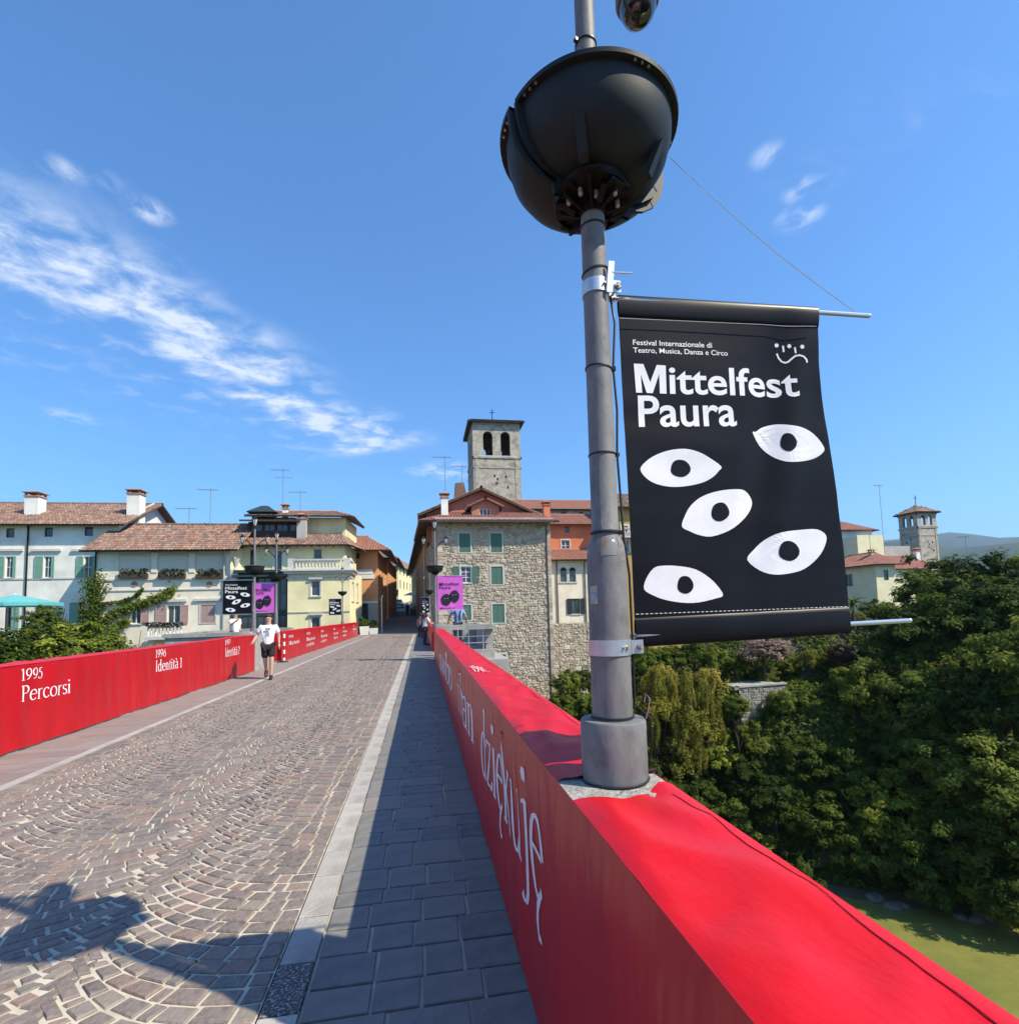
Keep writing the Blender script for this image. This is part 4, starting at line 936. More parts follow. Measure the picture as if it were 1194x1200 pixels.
class Face:
    """one facade of a house"""
    def __init__(s, root, p, q): s.root = root; s.p = Vector(p); s.q = Vector(q); s.L = (s.q-s.p).length; s.d = (s.q-s.p)/s.L; s.n = Vector((s.d.y, -s.d.x)); s.ops = []; s.todo = []
    def P(s, u, z, out=0): return Vector((s.p.x+s.d.x*u+s.n.x*out, s.p.y+s.d.y*u+s.n.y*out, z))
    def slab(s, b, u0, u1, z0, z1, o0, o1, t=.5, m=0):
        a = s.P(u0, z0, o0); b.obox(a, s.P(u1, z0, o0)-a, s.P(u0, z0, o1)-a, Vector((0,0,z1-z0)), t, m)
    def piece(s, name, m, u0, u1, z0, z1, o0, o1, parent=None):
        b = MB(); s.slab(b, u0, u1, z0, z1, o0, o1); return b.build(name, MT[m], parent or s.root)
    def window(s, u0, u1, z0, z1, frame='whitepaint', sur=None, sill=True, bars=(1,1), glass='glass', depth=.14, surw=.12):
        s.ops.append((u0, u1, z0, z1)); fw = .06
        b = MB()
        for a in ((u0,u0+fw,z0,z1),(u1-fw,u1,z0,z1),(u0+fw,u1-fw,z0,z0+fw),(u0+fw,u1-fw,z1-fw,z1)): s.slab(b, *a, -depth-.02, -depth+.03)
        for k in range(1, bars[0]+1):
            uc = u0+(u1-u0)*k/(bars[0]+1); s.slab(b, uc-.03, uc+.03, z0+fw, z1-fw, -depth-.01, -depth+.035)
        for k in range(1, bars[1]+1):
            zc = z0+(z1-z0)*k/(bars[1]+1); s.slab(b, u0+fw, u1-fw, zc-.025, zc+.025, -depth-.012, -depth+.03)
        w = b.build('window', MT[frame], s.root)
        b = MB(); b.face([s.P(u0+.02,z0+.02,-depth-.005), s.P(u1-.02,z0+.02,-depth-.005), s.P(u1-.02,z1-.02,-depth-.005), s.P(u0+.02,z1-.02,-depth-.005)]); b.build('pane', MT[glass], w)
        if sur:
            b = MB(); e = surw
            for a in ((u0-e,u0,z0-.01,z1+e),(u1,u1+e,z0-.01,z1+e),(u0,u1,z1,z1+e)): s.slab(b, *a, -.01, .035)
            b.build('surround', MT[sur], w)
        if sill: s.piece('sill', 'stonesur', u0-.12, u1+.12, z0-.1, z0-.012, -.05, .09, w)
        return w
    def shutter(s, u0, u1, z0, z1, m, out=.05, slats=True, parent=None, ang=0):
        b = MB(); s.slab(b, u0, u1, z0, z1, out, out+.03)
        e = .05
        for a in ((u0,u0+e,z0,z1),(u1-e,u1,z0,z1),(u0+e,u1-e,z0,z0+e),(u0+e,u1-e,z1-e,z1),(u0+e,u1-e,(z0+z1)/2-.03,(z0+z1)/2+.03)): s.slab(b, *a, out+.03, out+.05)
        z = z0+e+.03
        while z < z1-e-.05:
            if abs(z-(z0+z1)/2) > .05: s.slab(b, u0+e, u1-e, z, z+.035, out+.03, out+.042)
            z += .1
        return b.build('shutter', MT[m], parent or s.root)
    def closed(s, u0, u1, z0, z1, m, sur='stonesur'):
        s.ops.append((u0, u1, z0, z1)); um = (u0+u1)/2
        b = MB(); e = .12
        for a in ((u0-e,u0,z0-.08,z1+e),(u1,u1+e,z0-.08,z1+e),(u0,u1,z1,z1+e),(u0,u1,z0-.08,z0)): s.slab(b, *a, -.01, .04)
        w = b.build('window', MT[sur], s.root)
        s.shutter(u0+.01, um-.008, z0+.01, z1-.01, m, -.05, parent=w); s.shutter(um+.008, u1-.01, z0+.01, z1-.01, m, -.05, parent=w)
        return w
    def u_of(s, px, py=650):            # pixel -> distance along this facade
        d = _ray(px, py); o = Vector((0,0)); dd = Vector((d.x, d.y))
        # intersect p + u*d with t*dd
        det = s.d.x*(-dd.y) + dd.x*s.d.y; u = (-s.p.x*(-dd.y) + -(dd.x)*s.p.y*-1*-1) if False else None
        A = s.d.x; B = -dd.x; C = s.d.y; D = -dd.y; ex, ey = -s.p.x, -s.p.y; det = A*D-B*C
        return (ex*D - B*ey)/det
    def z_of(s, px, py):
        d = _ray(px, py); u = s.u_of(px, py); pt = s.P(u, 0); t = pt.y/d.y; return 1.68 + d.z*t
    def R(s, x0, y0, x1, y1):           # pixel rectangle -> u0,u1,z0,z1
        xm, ym = (x0+x1)/2, (y0+y1)/2
        return s.u_of(x0, ym), s.u_of(x1, ym), s.z_of(xm, y1), s.z_of(xm, y0)
def finish(root, faces, z0, z1, m, extra=()):
    b = MB()
    for f in faces: wall_open(b, f.p, f.q, z0 if not isinstance(z0, dict) else z0[f], z1, f.ops, .2)
    for pts in extra: b.face(pts)
    # dark sheets behind openings, the rooms' shade put into their colour
    w = b.build('wall', MT[m], root)
    b = MB(); any_ = False
    for f in faces:
        for o in f.ops: b.face([f.P(o[0],o[2],-.2), f.P(o[1],o[2],-.2), f.P(o[1],o[3],-.2), f.P(o[0],o[3],-.2)]); any_ = True
    if any_: tag(b.build('room_shadow', MT['interior'], root), kind='stuff')
    return w

def tile_plane(b, E0, E1, R1, R0, sp=.26, rl=.42, tintf=None, jit=.02):
    """half-round tiles over the quad eave E0-E1, ridge R0-R1"""
    E0, E1, R1, R0 = map(Vector, (E0, E1, R1, R0)); ud = (E1-E0).normalized(); w = (R0-E0) - ud*(R0-E0).dot(ud); H = w.length; vd = w.normalized(); n = ud.cross(vd)
    l0 = (R0-E0).dot(ud); r0 = (E1-E0).length; r1 = (R1-E0).dot(ud)
    rows = max(1, int(H/rl)); rl = H/rows
    for j in range(rows):
        v0 = j*rl; lo = l0*(v0+rl/2)/H; hi = r0 + (r1-r0)*(v0+rl/2)/H
        k = math.floor(lo/sp)
        while k*sp < hi:
            uc = k*sp + sp/2 + rnd.uniform(-jit, jit); k += 1
            if uc < lo or uc > hi: continue
            t = rnd.random(); o = E0 + ud*uc + vd*(v0 - .03 + rnd.uniform(-.02, .02)); L = rl+.05; hw = sp*.46
            prof = [(-hw,0),(-hw*.62,.055),(hw*.62,.055),(hw,0)]
            A = [o + ud*x + n*(z+.035) for x, z in prof]; B = [o + ud*x*.85 + vd*L + n*(z*.9+.005) for x, z in prof]
            b.idx(A+B, [(0,1,5,4),(1,2,6,5),(2,3,7,6),(3,2,1,0)], t)
def roof(root, planes, m='tile', thick=.12, tiles=True, sp=.26, rl=.42):
    """planes: list of (E0,E1,R1,R0). Boards below, loose tiles above."""
    b = MB()
    for E0, E1, R1, R0 in planes:
        Q4 = [Vector(v) for v in (E0, E1, R1, R0)]; n = (Q4[1]-Q4[0]).cross(Q4[3]-Q4[0]).normalized()
        if n.z < 0: n = -n
        top = [v + n*.0 for v in Q4]; bot = [v - n*thick for v in Q4]
        tri = (Q4[2]-Q4[3]).length < 1e-4
        if tri: top = top[:3]; bot = bot[:3]
        k = len(top); b.idx(top+bot, [tuple(range(k)), tuple(range(2*k-1, k-1, -1))] + [(i, k+i, k+(i+1)%k, (i+1)%k) for i in range(k)])
    r = b.build('roof', MT['roofdeck'], root)
    if tiles:
        b = MB()
        for E0, E1, R1, R0 in planes: tile_plane(b, E0, E1, R1, R0, sp, rl)
        tag(b.build('roof_tiles', MT[m], r, tint=True), kind='stuff')
        b = MB()
        for E0, E1, R1, R0 in planes:
            if (Vector(R1)-Vector(R0)).length > .5: b.tube([Vector(R0)+Vector((0,0,.04)), Vector(R1)+Vector((0,0,.04))], .13, 8)
        if b.v: b.build('ridge_tiles', MT[m], r, tint=True)
    return r
def gable_roof(root, x0, x1, y0, y1, ze, zr, ov=.6, axis='x', m='tile', back=True, **kw):
    if axis == 'x':
        ym = (y0+y1)/2; s = (zr-ze)/(ym-y0); zo = ze - s*ov
        pl = [((x0-ov,y0-ov,zo),(x1+ov,y0-ov,zo),(x1+ov,ym,zr),(x0-ov,ym,zr))]
        if back: pl.append(((x1+ov,y1+ov,zo),(x0-ov,y1+ov,zo),(x0-ov,ym,zr),(x1+ov,ym,zr)))
    else:
        xm = (x0+x1)/2; s = (zr-ze)/(xm-x0); zo = ze - s*ov
        pl = [((x0-ov,y1+ov,zo),(x0-ov,y0-ov,zo),(xm,y0-ov,zr),(xm,y1+ov,zr)), ((x1+ov,y0-ov,zo),(x1+ov,y1+ov,zo),(xm,y1+ov,zr),(xm,y0-ov,zr))]
    return roof(root, pl, m, **kw)
def hip_roof(root, x0, x1, y0, y1, ze, zr, ov=.6, m='tile', **kw):
    hy = (y1-y0)/2; ym = (y0+y1)/2; rx0, rx1 = x0+hy, x1-hy
    if rx1 < rx0: rx0 = rx1 = (x0+x1)/2
    s = (zr-ze)/hy; zo = ze-s*ov; a, b_, c, d = (x0-ov,y0-ov,zo), (x1+ov,y0-ov,zo), (x1+ov,y1+ov,zo), (x0-ov,y1+ov,zo); r0, r1 = (rx0,ym,zr), (rx1,ym,zr)
    return roof(root, [(a,b_,r1,r0),(c,d,r0,r1),(b_,c,r1,r1),(d,a,r0,r0)], m, **kw)
def chimney(root, x, y, z0, z1, w, m='white_pl', cap='tile', d=None):
    d = d or w; b = MB(); b.box(x-w/2, x+w/2, y-d/2, y+d/2, z0, z1); c = b.build('chimney', MT[m], root)
    b = MB(); b.box(x-w/2-.08, x+w/2+.08, y-d/2-.08, y+d/2+.08, z1, z1+.1)
    for sx in (-1, 1):
        for sy in (-1, 1): b.box(x+sx*(w/2-.06)-.07, x+sx*(w/2-.06)+.07, y+sy*(d/2-.06)-.07, y+sy*(d/2-.06)+.07, z1+.101, z1+.35)
    b.prism([(x-w/2-.16,y-d/2-.16),(x+w/2+.16,y-d/2-.16),(x+w/2+.16,y+d/2+.16),(x-w/2-.16,y+d/2+.16)], z1+.351, z1+.42)
    b.idx([(x-w/2-.12,y-d/2-.12,z1+.421),(x+w/2+.12,y-d/2-.12,z1+.421),(x+w/2+.12,y+d/2+.12,z1+.421),(x-w/2-.12,y+d/2+.12,z1+.421),(x,y,z1+.62)], [(0,1,4),(1,2,4),(2,3,4),(3,0,4)])
    b.build('chimney_cap', MT[cap] if cap != 'tile' else MT['terracotta'], c)
def antenna(x, y, z0, z1, kind=0):
    e = empty('roof_antenna', (x, y, z0), None, 'antenna', 'roof antennas')
    b = MB(); b.tube([(x,y,z0-1.0),(x,y,z1)], .035, 5); b.build('mast', MT['antenna'], e)
    b = MB(); L = 1.1
    b.tube([(x-L,y,z1-.15),(x+L*.6,y,z1-.15)], .025, 4)
    for k in range(6): b.tube([(x-L+.3*k,y-.35,z1-.15),(x-L+.3*k,y+.35,z1-.15)], .018, 4)
    if kind: b.tube([(x-.8,y,z1-.9),(x+.8,y,z1-.9)], .025, 4); b.tube([(x+.8,y,z1-1.2),(x+.8,y,z1-.5)], .02, 4)
    b.build('aerial', MT['antenna'], e)
    return e
def drain(f, u, z0, z1, m='copper', r=.06):
    b = MB(); b.tube([f.P(u,z0,.1), f.P(u,z1-.3,.1), f.P(u,z1,.25)], r, 6); b.build('drainpipe', MT[m], f.root)
def gutter(f, z, out, m='copper'):
    b = MB(); b.tube([f.P(-.3,z,out), f.P(f.L+.3,z,out)], .07, 6); b.build('gutter', MT[m], f.root)
def baluster_row(f, u0, u1, z0, z1, out, m, parent=None, n=None):
    par = parent or f.root; n = n or max(2, int((u1-u0)/.26)); H = z1-z0
    f.piece('rail', m, u0-.08, u1+.08, z1-.12, z1, out-.12, out+.12, par); f.piece('plinth', m, u0-.05, u1+.05, z0, z0+.1, out-.12, out+.12, par)
    for k in range(n):
        c = f.P(u0+(u1-u0)*(k+.5)/n, 0, out); b = MB()
        b.lathe([(.05,z0+.101),(.085,z0+.1+.25*H),(.05,z0+.1+.5*H),(.04,z0+.1+.6*H),(.06,z1-.121)], c.x, c.y, 8, cap=False); b.build('baluster', MT[m], par)
def flowers(f, u0, u1, z, out, parent, m1='leaf_dark', n=60, h=.35):
    b = MB()
    for k in range(n):
        c = f.P(rnd.uniform(u0,u1), z+rnd.uniform(-.1,h), out+rnd.uniform(-.15,.2)); s_ = rnd.uniform(.06,.13)
        a = Vector((rnd.gauss(0,1),rnd.gauss(0,1),rnd.gauss(0,1))).normalized(); e = a.orthogonal().normalized()*s_; g = a.cross(e)
        b.face([c-e-g, c+e-g, c+e+g, c-e+g], rnd.random())
    return tag(b.build('flowers', MT[m1], parent, tint=True), kind='stuff')
MT['leaf_dark'] = mat('flower_leaf', (.04,.06,.03), (.07,.08,.05), 3, .8, tints=[(.03,.05,.02),(.05,.08,.03),(.09,.05,.06),(.10,.09,.08)])

# ---------------------------------------------------------------- stone house by the bridge end
YS0 = 46.0
ARCH = []
sx0, sx1 = Q(513, 650, YS0)[0], Q(645, 650, YS0)[0]; sez = Q(570, 609, YS0)[1]
stone = empty('stone_house', (6.5, YS0, -6), 'tall rubble stone house with green shutters at the bridge end', 'house')
fS = Face(stone, (sx0, YS0), (sx1, YS0))
wins = [fS.R(538,625,551,647.5), fS.R(575,625,588,647.5), fS.R(540,664,552,683), fS.R(575.5,664,589,685), fS.R(541,709,552,727), fS.R(577,708,591,730), fS.R(577.5,767,593,787)]
for k, r in enumerate(wins):
    if k in (0, 1, 3, 4, 5): fS.closed(*r, 'green_sh')
    elif k == 2:
        w = fS.window(*r, sur='stonesur', sill=True, bars=(1,2)); du = r[1]-r[0]
        fS.shutter(r[0]-.12-du*.62, r[0]-.13, r[2], r[3], 'green_sh', parent=w); fS.shutter(r[1]+.13, r[1]+.12+du*.62, r[2], r[3], 'green_sh', parent=w)
    else: fS.window(*r, sur='stonesur', bars=(1,1))
fSl = Face(stone, (.55, 57), (sx0, YS0)); fSr = Face(stone, (sx1, YS0), (sx1, 57)); fSb = Face(stone, (sx1, 57), (.55, 57))
for zz in (6.9, 4.0, 1.2):
    for u in (2.4, 6.2): fSl.window(u, u+.9, zz, zz+1.5, sur='stonesur')
finish(stone, [fS, fSl, fSr, fSb], -7, sez, 'rubble_m')
def rubble_face(f, z0, z1, name='rubble', hmin=.13, hmax=.27, wmin=.16, wmax=.5, skip=.14, mats='rubble', quoin=True):
    b = MB(); pw = 1.15; np_ = max(1, int(f.L/pw)); pw = f.L/np_
    for ip in range(np_):
        z = z0 - rnd.uniform(0, .2)
        while z < z1-.05:
            h = min(rnd.uniform(hmin, hmax)*(1.5 if rnd.random() < .08 else 1), z1-z); u = ip*pw + rnd.uniform(-.12, .05); ue = (ip+1)*pw
            while u < ue-.06:
                w = min(rnd.uniform(wmin, wmax), ue-u+rnd.uniform(0,.1), f.L-u)
                if w < .05: break
                if u < 0 or any(o[0]-skip < u+w and u < o[1]+skip and o[2]-skip < z+h and z < o[3]+skip for o in f.ops): u += w*.5 if w > .2 else w; continue
                g = .016; j = lambda: rnd.uniform(-.035, .035); dpt = rnd.uniform(.02, .085); zz = z + rnd.uniform(-.03, .03)
                c4 = [(u+g+j(), zz+g+j()), (u+w/2+j(), zz+g*.3+j()), (u+w-g+j(), zz+g+j()), (u+w-g+j(), zz+h-g+j()), (u+w/2+j(), zz+h-g*.3+j()), (u+g+j(), zz+h-g+j())]
                cu, cz = u+w/2, zz+h/2; inn = [(cu+(a-cu)*.72, cz+(e-cz)*.66) for a, e in c4]
                vs = [f.P(a, e, .001) for a, e in c4] + [f.P(a, e, dpt+rnd.uniform(-.012,.012)) for a, e in inn]
                b.idx(vs, [(6,7,8,9,10,11)]+[(k,(k+1)%6,6+(k+1)%6,6+k) for k in range(6)], rnd.random()); u += w
            z += h
    return tag(b.build(name, MT[mats], f.root, tint=True), kind='stuff')
rubble_face(fS, -6.8, sez-.3); rubble_face(fSl, -1, sez-.3, wmax=.7, hmax=.32)
b = MB(); z = -6.8; k = 0                                       # big corner stones
while z < sez-.4:
    h = rnd.uniform(.3, .45); w = (.7, .42)[k % 2]; fS.slab(b, -.03, w, z+.01, z+h-.015, -.2, .075, rnd.uniform(.5,.95)); fS.slab(b, fS.L-w, fS.L+.03, z+.01, z+h-.015, -.2, .07, rnd.uniform(.4,.9)); z += h; k += 1
tag(b.build('quoins', MT['rubble'], stone, tint=True), kind='stuff')
ro = .95; ez = sez+.05; ry = 52.0; rz = ez+1.75
E0 = (sx0-ro-.6, YS0-ro, ez-.3); E1 = (sx1+.7, YS0-ro, ez-.3)
roof(stone, [(E0, E1, (sx1-.6, 50.4, rz-.3), (sx0+1.4, 50.4, rz-.3)), ((sx0-ro-1.2, 58, ez-.3), E0, (sx0+1.4, 50.4, rz-.3), (sx0+1.4, 57, rz-.3))], 'tile_red')
gutter(fS, ez-.38, ro+.02); drain(fS, fS.L-.35, -6.5, ez-.5)
b = MB(); b.box(sx0-.3, sx1+.2, YS0-.5, YS0+.2, sez-.02, sez+.12); b.build('eaves_board', MT['grey_pl'], stone)
for k in range(22):
    b = MB(); xx = sx0-.4+(sx1-sx0+.8)*k/21; b.box(xx-.06, xx+.06, YS0-.85, YS0-.01, sez-.28, sez-.12); b.build('rafter', MT['wood'], stone)
# the red gabled upper storey behind its front roof slope
YG = 50.5
red = empty('red_gable_house', (5, YG, 8), 'brick red gabled storey with dormer above the stone house roof', 'house')
gx0, gx1 = Q(500, 615, YG)[0], Q(622, 600, YG)[0]; gez = Q(505, 600, YG)[1]; gpx, gpz = Q(563, 573, YG)
fG = Face(red, (gx0, YG), (gx1, YG))
fG.window(*fG.R(535.5,591,546,602), frame='dark_sh', sill=False, bars=(1,0))
fG.shutter(*fG.R(545,593,551,604), 'green_sh')
finish(red, [fG, Face(red, (gx1, YG), (gx1, 58)), Face(red, (gx0, 58), (gx0, YG))], 8.5, gez-.1, 'red_pl', [[(gx0,YG,gez-.1),(gx1,YG,gez-.1),(gpx,YG,gpz-.2)]])
pk = lambda y: (gpx, y, gpz)
sl = (gpz-gez)/(gpx-gx0)
roof(red, [((gx0-.8,58,gez-.8*sl),(gx0-.8,YG-.8,gez-.8*sl),pk(YG-.8),pk(58)), ((gx1+.8,YG-.8,gez-.8*sl*.9),(gx1+.8,58,gez-.8*sl*.9),pk(58),pk(YG-.8))], 'tile_red', thick=.2)
# dormer
YD = 48.0; dx0, dx1 = Q(553,606,YD)[0], Q(585,606,YD)[0]; dz0, dz1 = Q(570,607,YD)[1], Q(570,592,YD)[1]; dpz = Q(568,584.5,YD)[1]
fD = Face(red, (dx0, YD), (dx1, YD)); fD.window(*fD.R(562,596,575,605), sill=True, bars=(2,0))
b = MB(); wall_open(b, fD.p, fD.q, dz0-.4, dz1, fD.ops); b.face([(dx0,YD,dz1),(dx1,YD,dz1),((dx0+dx1)/2,YD,dpz-.1)]); b.face([(dx0,YD,dz0-.4),(dx0,YD,dz1),(dx0,YG,dz1),(dx0,YG,dz0)]); b.face([(dx1,YD,dz0-.4),(dx1,YG,dz0),(dx1,YG,dz1),(dx1,YD,dz1)]); b.build('dormer', MT['red_pl'], red)
gable_roof(red, dx0, dx1, YD, YG-.1, dz1, dpz, .4, 'y', 'tile_red', thick=.1)
chimney(stone, *( Q(521, 600, 48.4)[0], 48.4), Q(521,606,48.4)[1]-.8, Q(521,584,48.4)[1], .62)
b = MB(); cx_, cz_ = Q(540, 578, 56); b.idx([(cx_-.9,55.6,cz_-3),(cx_+1.2,55.6,cz_-3),(cx_+1.2,56.6,cz_-3),(cx_-.9,56.6,cz_-3),(cx_-.6,55.6,cz_+1.0),(cx_+.3,55.6,cz_+1.1),(cx_+.3,56.6,cz_+1.1),(cx_-.6,56.6,cz_+1.0)], [(0,1,5,4),(1,2,6,5),(2,3,7,6),(3,0,4,7),(4,5,6,7)]); b.build('chimney', MT['tile'], red)

# ---------------------------------------------------------------- bell towers
def arch_hole(f, b, uc, w, z0, z1, depth, n=10, frame=None):
    pass
def bell_tower(name, label, Y, xl, xr, depth, zbase, zbelt, ztop, zpeak, m_front, m_left, ov, arches, rot=0, roofm='tile', cross=True):
    e = empty(name, ((xl+xr)/2, Y, zbase), label, 'bell tower')
    W = xr-xl
    c0 = Vector(((xl+xr)/2, Y+depth/2)); 
    def rp(x, y): 
        v = Vector((x, y))-c0; c, s = math.cos(rot), math.sin(rot); return (c0.x+v.x*c-v.y*s, c0.y+v.x*s+v.y*c)
    C = [rp(xl,Y), rp(xr,Y), rp(xr,Y+depth), rp(xl,Y+depth)]
    faces = [Face(e, C[k], C[(k+1)%4]) for k in range(4)]
    zs, za = arches[0], arches[1]; aw = W*arches[2]; th = .55
    for k, f in enumerate(faces):
        b = MB(); uL = f.L; cs = [uL*.5-aw*.5-W*arches[3]/2, uL*.5+aw*.5+W*arches[3]/2]
        ops = [(c-aw/2, c+aw/2, zs, za+aw/2) for c in cs]
        wall_open(b, f.p, f.q, zbase, ztop, ops, th)
        # spandrels turn the square heads into round arches
        for c in cs:
            for sgn in (-1, 1):
                arc = [(c+sgn*aw/2*math.cos(R(a)), za+aw/2*math.sin(R(a))) for a in range(0, 91, 9)]
                for (u1, z1), (u2, z2) in zip(arc, arc[1:]):
                    q = [f.P(u1,z1), f.P(u1, za+aw/2), f.P(u2, za+aw/2), f.P(u2,z2)]; b.face(q if sgn < 0 else q[::-1])
                    q2 = [f.P(u1,z1), f.P(u2,z2), f.P(u2,z2,-th), f.P(u1,z1,-th)]; b.face(q2 if sgn < 0 else q2[::-1])
        b.build('wall', MT[m_front], e)
        # inner faces so that the belfry has thick walls
        b = MB(); ops2 = [(o[0]-th, o[1]-th, o[2], o[3]) for o in ops]; pi, qi = f.P(th,0,-th), f.P(f.L-th,0,-th)
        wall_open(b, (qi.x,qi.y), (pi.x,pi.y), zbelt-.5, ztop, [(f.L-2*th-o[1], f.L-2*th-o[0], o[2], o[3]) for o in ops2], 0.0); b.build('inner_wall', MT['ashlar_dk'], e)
        for zz, o, h in ((zbelt, .14, .28), (ztop-.55, .12, .2), (zbelt-1.7, .08, .18)): f.piece('string_course', m_front, -o, f.L+o, zz, zz+h, -.05, o, e)
        cpos = f.P(uL/2, 0, -.2); b = MB(); b.lathe([(.16,zs),(.13,za),(.22,za+.15)], cpos.x, cpos.y, 10); b.build('column', MT['stonesur'], e)
        f.piece('sill', 'stonesur', uL*.08, uL*.92, zs-.16, zs, -.4, .1, e)
        for uu in (.04, .88): f.piece('corner_pilaster', m_front, uL*uu, uL*(uu+.08), zbase, zbelt-.01, -.05, .06, e)
        rn = random.Random(k); 
        for q in range(5):
            uu, zz = rn.uniform(.15,.8)*uL, zbelt-rn.uniform(2.2, 6); b = MB(); f.slab(b, uu, uu+.3, zz, zz+.45, -.02, .004); b.build('putlog_hole_shade', MT['interior'], e)  # near-black plates, the shade of small holes put into their colour
    b = MB(); b.prism([(faces[0].P(.3,0,-.3).x, faces[0].P(.3,0,-.3).y), (faces[1].P(.3,0,-.3).x, faces[1].P(.3,0,-.3).y), (faces[2].P(.3,0,-.3).x, faces[2].P(.3,0,-.3).y), (faces[3].P(.3,0,-.3).x, faces[3].P(.3,0,-.3).y)], zbelt-.3, zbelt-.1); b.build('belfry_floor', MT['wood'], e)
    cc = c0; b = MB(); b.lathe([(.75,za-1.6+.0),(.7,za-1.5),(.5,za-.9),(.35,za-.5),(.1,za-.35)], cc.x, cc.y, 14); b.build('bell', MT['copper'], e)
    def o4(k, o): 
        v = Vector(C[k])-c0; return Vector(((c0.x+v.x*(1+o/(W/2))), (c0.y+v.y*(1+o/(depth/2))), ztop))
    pkv = Vector((c0.x, c0.y, zpeak)); q4 = [o4(k, ov) for k in range(4)]
    roof(e, [(q4[k], q4[(k+1)%4], pkv, pkv) for k in range(4)], roofm, thick=.28, sp=.4, rl=.6)
    if cross:
        b = MB(); b.tube([pkv, pkv+Vector((0,0,2.2))], .07, 5); b.tube([pkv+Vector((-.45,0,1.6)), pkv+Vector((.45,0,1.6))], .06, 5); b.build('cross', MT['blackmetal'], e)
    return e
YT = 85
bell_tower('bell_tower', 'square stone bell tower with twin arched openings above the stone house', YT, Q(554,520,YT)[0], Q(609.5,520,YT)[0], 9.4, 3, Q(580,537,YT)[1], Q(580,494,YT)[1], Q(580,482,YT)[1], 'ashlar', 'ashlar_dk', .75, (Q(580,534,YT)[1], Q(580,511,YT)[1], .20, .17))
YB = 96
_bx = Q(1075.5,620,YB)[0]; _bd = QX(1053.5, 620, _bx)[0]-YB
bell_tower('bell_tower', 'smaller distant bell tower rising behind the trees and yellow house', YB, _bx, Q(1098,620,YB)[0], _bd, 2, Q(1086,618.5,YB)[1], Q(1086,600,YB)[1], Q(1086,600,YB)[1]+1.9, 'ashlar', 'ashlar_dk', .7, (Q(1086,615.5,YB)[1], Q(1086,606,YB)[1], .21, .14))

# ---------------------------------------------------------------- houses right of the stone house
YC = 52
cre = empty('cream_house', (13.5, YC, -6), 'narrow cream house with twin arched window beside the stone house', 'house')
cx0, cx1 = Q(640,690,YC)[0], Q(728,690,YC)[0]; fC = Face(cre, (cx0, YC), (cx1, YC)); cze = Q(670,655,YC)[1]
fC.window(*fC.R(670,701.5,679.5,719.5), frame='dark_sh', bars=(1,0), sill=True)
r = fC.R(670,701.5,679.5,719.5); du = r[1]-r[0]
fC.shutter(r[0]-.62*du, r[0]-.02, r[2], r[3], 'dark_sh'); fC.shutter(r[1]+.02, r[1]+.62*du, r[2], r[3], 'dark_sh')
def arched(f, u0, u1, z0, z1, m='interior', sur='stonesur'):
    w = u1-u0; za = z1-w/2; b = MB(); pts = [(u0,z0),(u1,z0)] + [((u0+u1)/2+w/2*math.cos(R(a)), za+w/2*math.sin(R(a))) for a in range(0,181,12)]
    f.ops.append((u0, u1, z0, za))
    b.face([f.P(u,z,-.12) for u, z in pts]); wdw = b.build('window', MT['glass'], f.root)
    b = MB(); arc = [((u0+u1)/2+w/2*math.cos(R(a)), za+w/2*math.sin(R(a))) for a in range(0,181,12)]
    b.face([f.P(u,z,.012) for u, z in arc]); b.build('arch_head_shade', MT['interior'], wdw)  # flat dark plate, shade of the arched opening put into its colour
    b = MB(); e = .12
    arco = [((u0+u1)/2+(w/2+e)*math.cos(R(a)), za+(w/2+e)*math.sin(R(a))) for a in range(0,181,12)]
    for (a, c, d, g) in zip(arc, arc[1:], arco, arco[1:]): b.face([f.P(*a,.03), f.P(*d,.03), f.P(*g,.03), f.P(*c,.03)])
    f.slab(b, u0-e, u0, z0, za, 0, .03); f.slab(b, u1, u1+e, z0, za, 0, .03); b.build('surround', MT[sur], wdw)
    f.piece('sill', 'stonesur', u0-.15, u1+.15, z0-.12, z0-.01, -.05, .08, wdw)
arched(fC, *fC.R(656.5,665,664,682)); arched(fC, *fC.R(667,665,674.5,682))
finish(cre, [fC, Face(cre, (cx0, 60), (cx0, YC))], Q(665,731,YC)[1], cze, 'cream')
fC2 = Face(cre, (cx0, YC-.12), (cx1, YC-.12)); b = MB(); wall_open(b, fC2.p, fC2.q, -8, Q(665,730,YC)[1], []); b.build('base_wall', MT['rubble_m'], cre)
rubble_face(fC2, -7.5, Q(665,730,YC)[1]-.05, wmax=.7, hmax=.35)
roof(cre, [((cx0-.2,YC-.7,cze-.15),(cx1,YC-.7,cze-.15),(cx1,YC+2.8,cze+1.25),(cx0-.2,YC+2.8,cze+1.25))], 'tile_red')
for px in (651.5, 684): drain(fC, fC.u_of(px), -6, cze-.2)
YV = 55
ver = empty('vermilion_house', (15, YV, 0), 'vermilion red house with small windows behind the cream house', 'house')
vx0, vx1 = Q(640,630,YV)[0], Q(735,630,YV)[0]; fV = Face(ver, (vx0, YV), (vx1, YV)); vze = Q(665,614,YV)[1]
fV.window(*fV.R(661.5,617,667,624), frame='dark_sh', sill=False, bars=(0,0)); fV.window(*fV.R(658,633,667.5,645.5), sur='stonesur')
finish(ver, [fV], 0, vze, 'verm_pl')
roof(ver, [((vx0-2.5,YV-.7,vze-.15),(vx1,YV-.7,vze-.15),(vx1,YV+3,vze+1.5),(vx0-2.5,YV+3,vze+1.5))], 'tile_red')
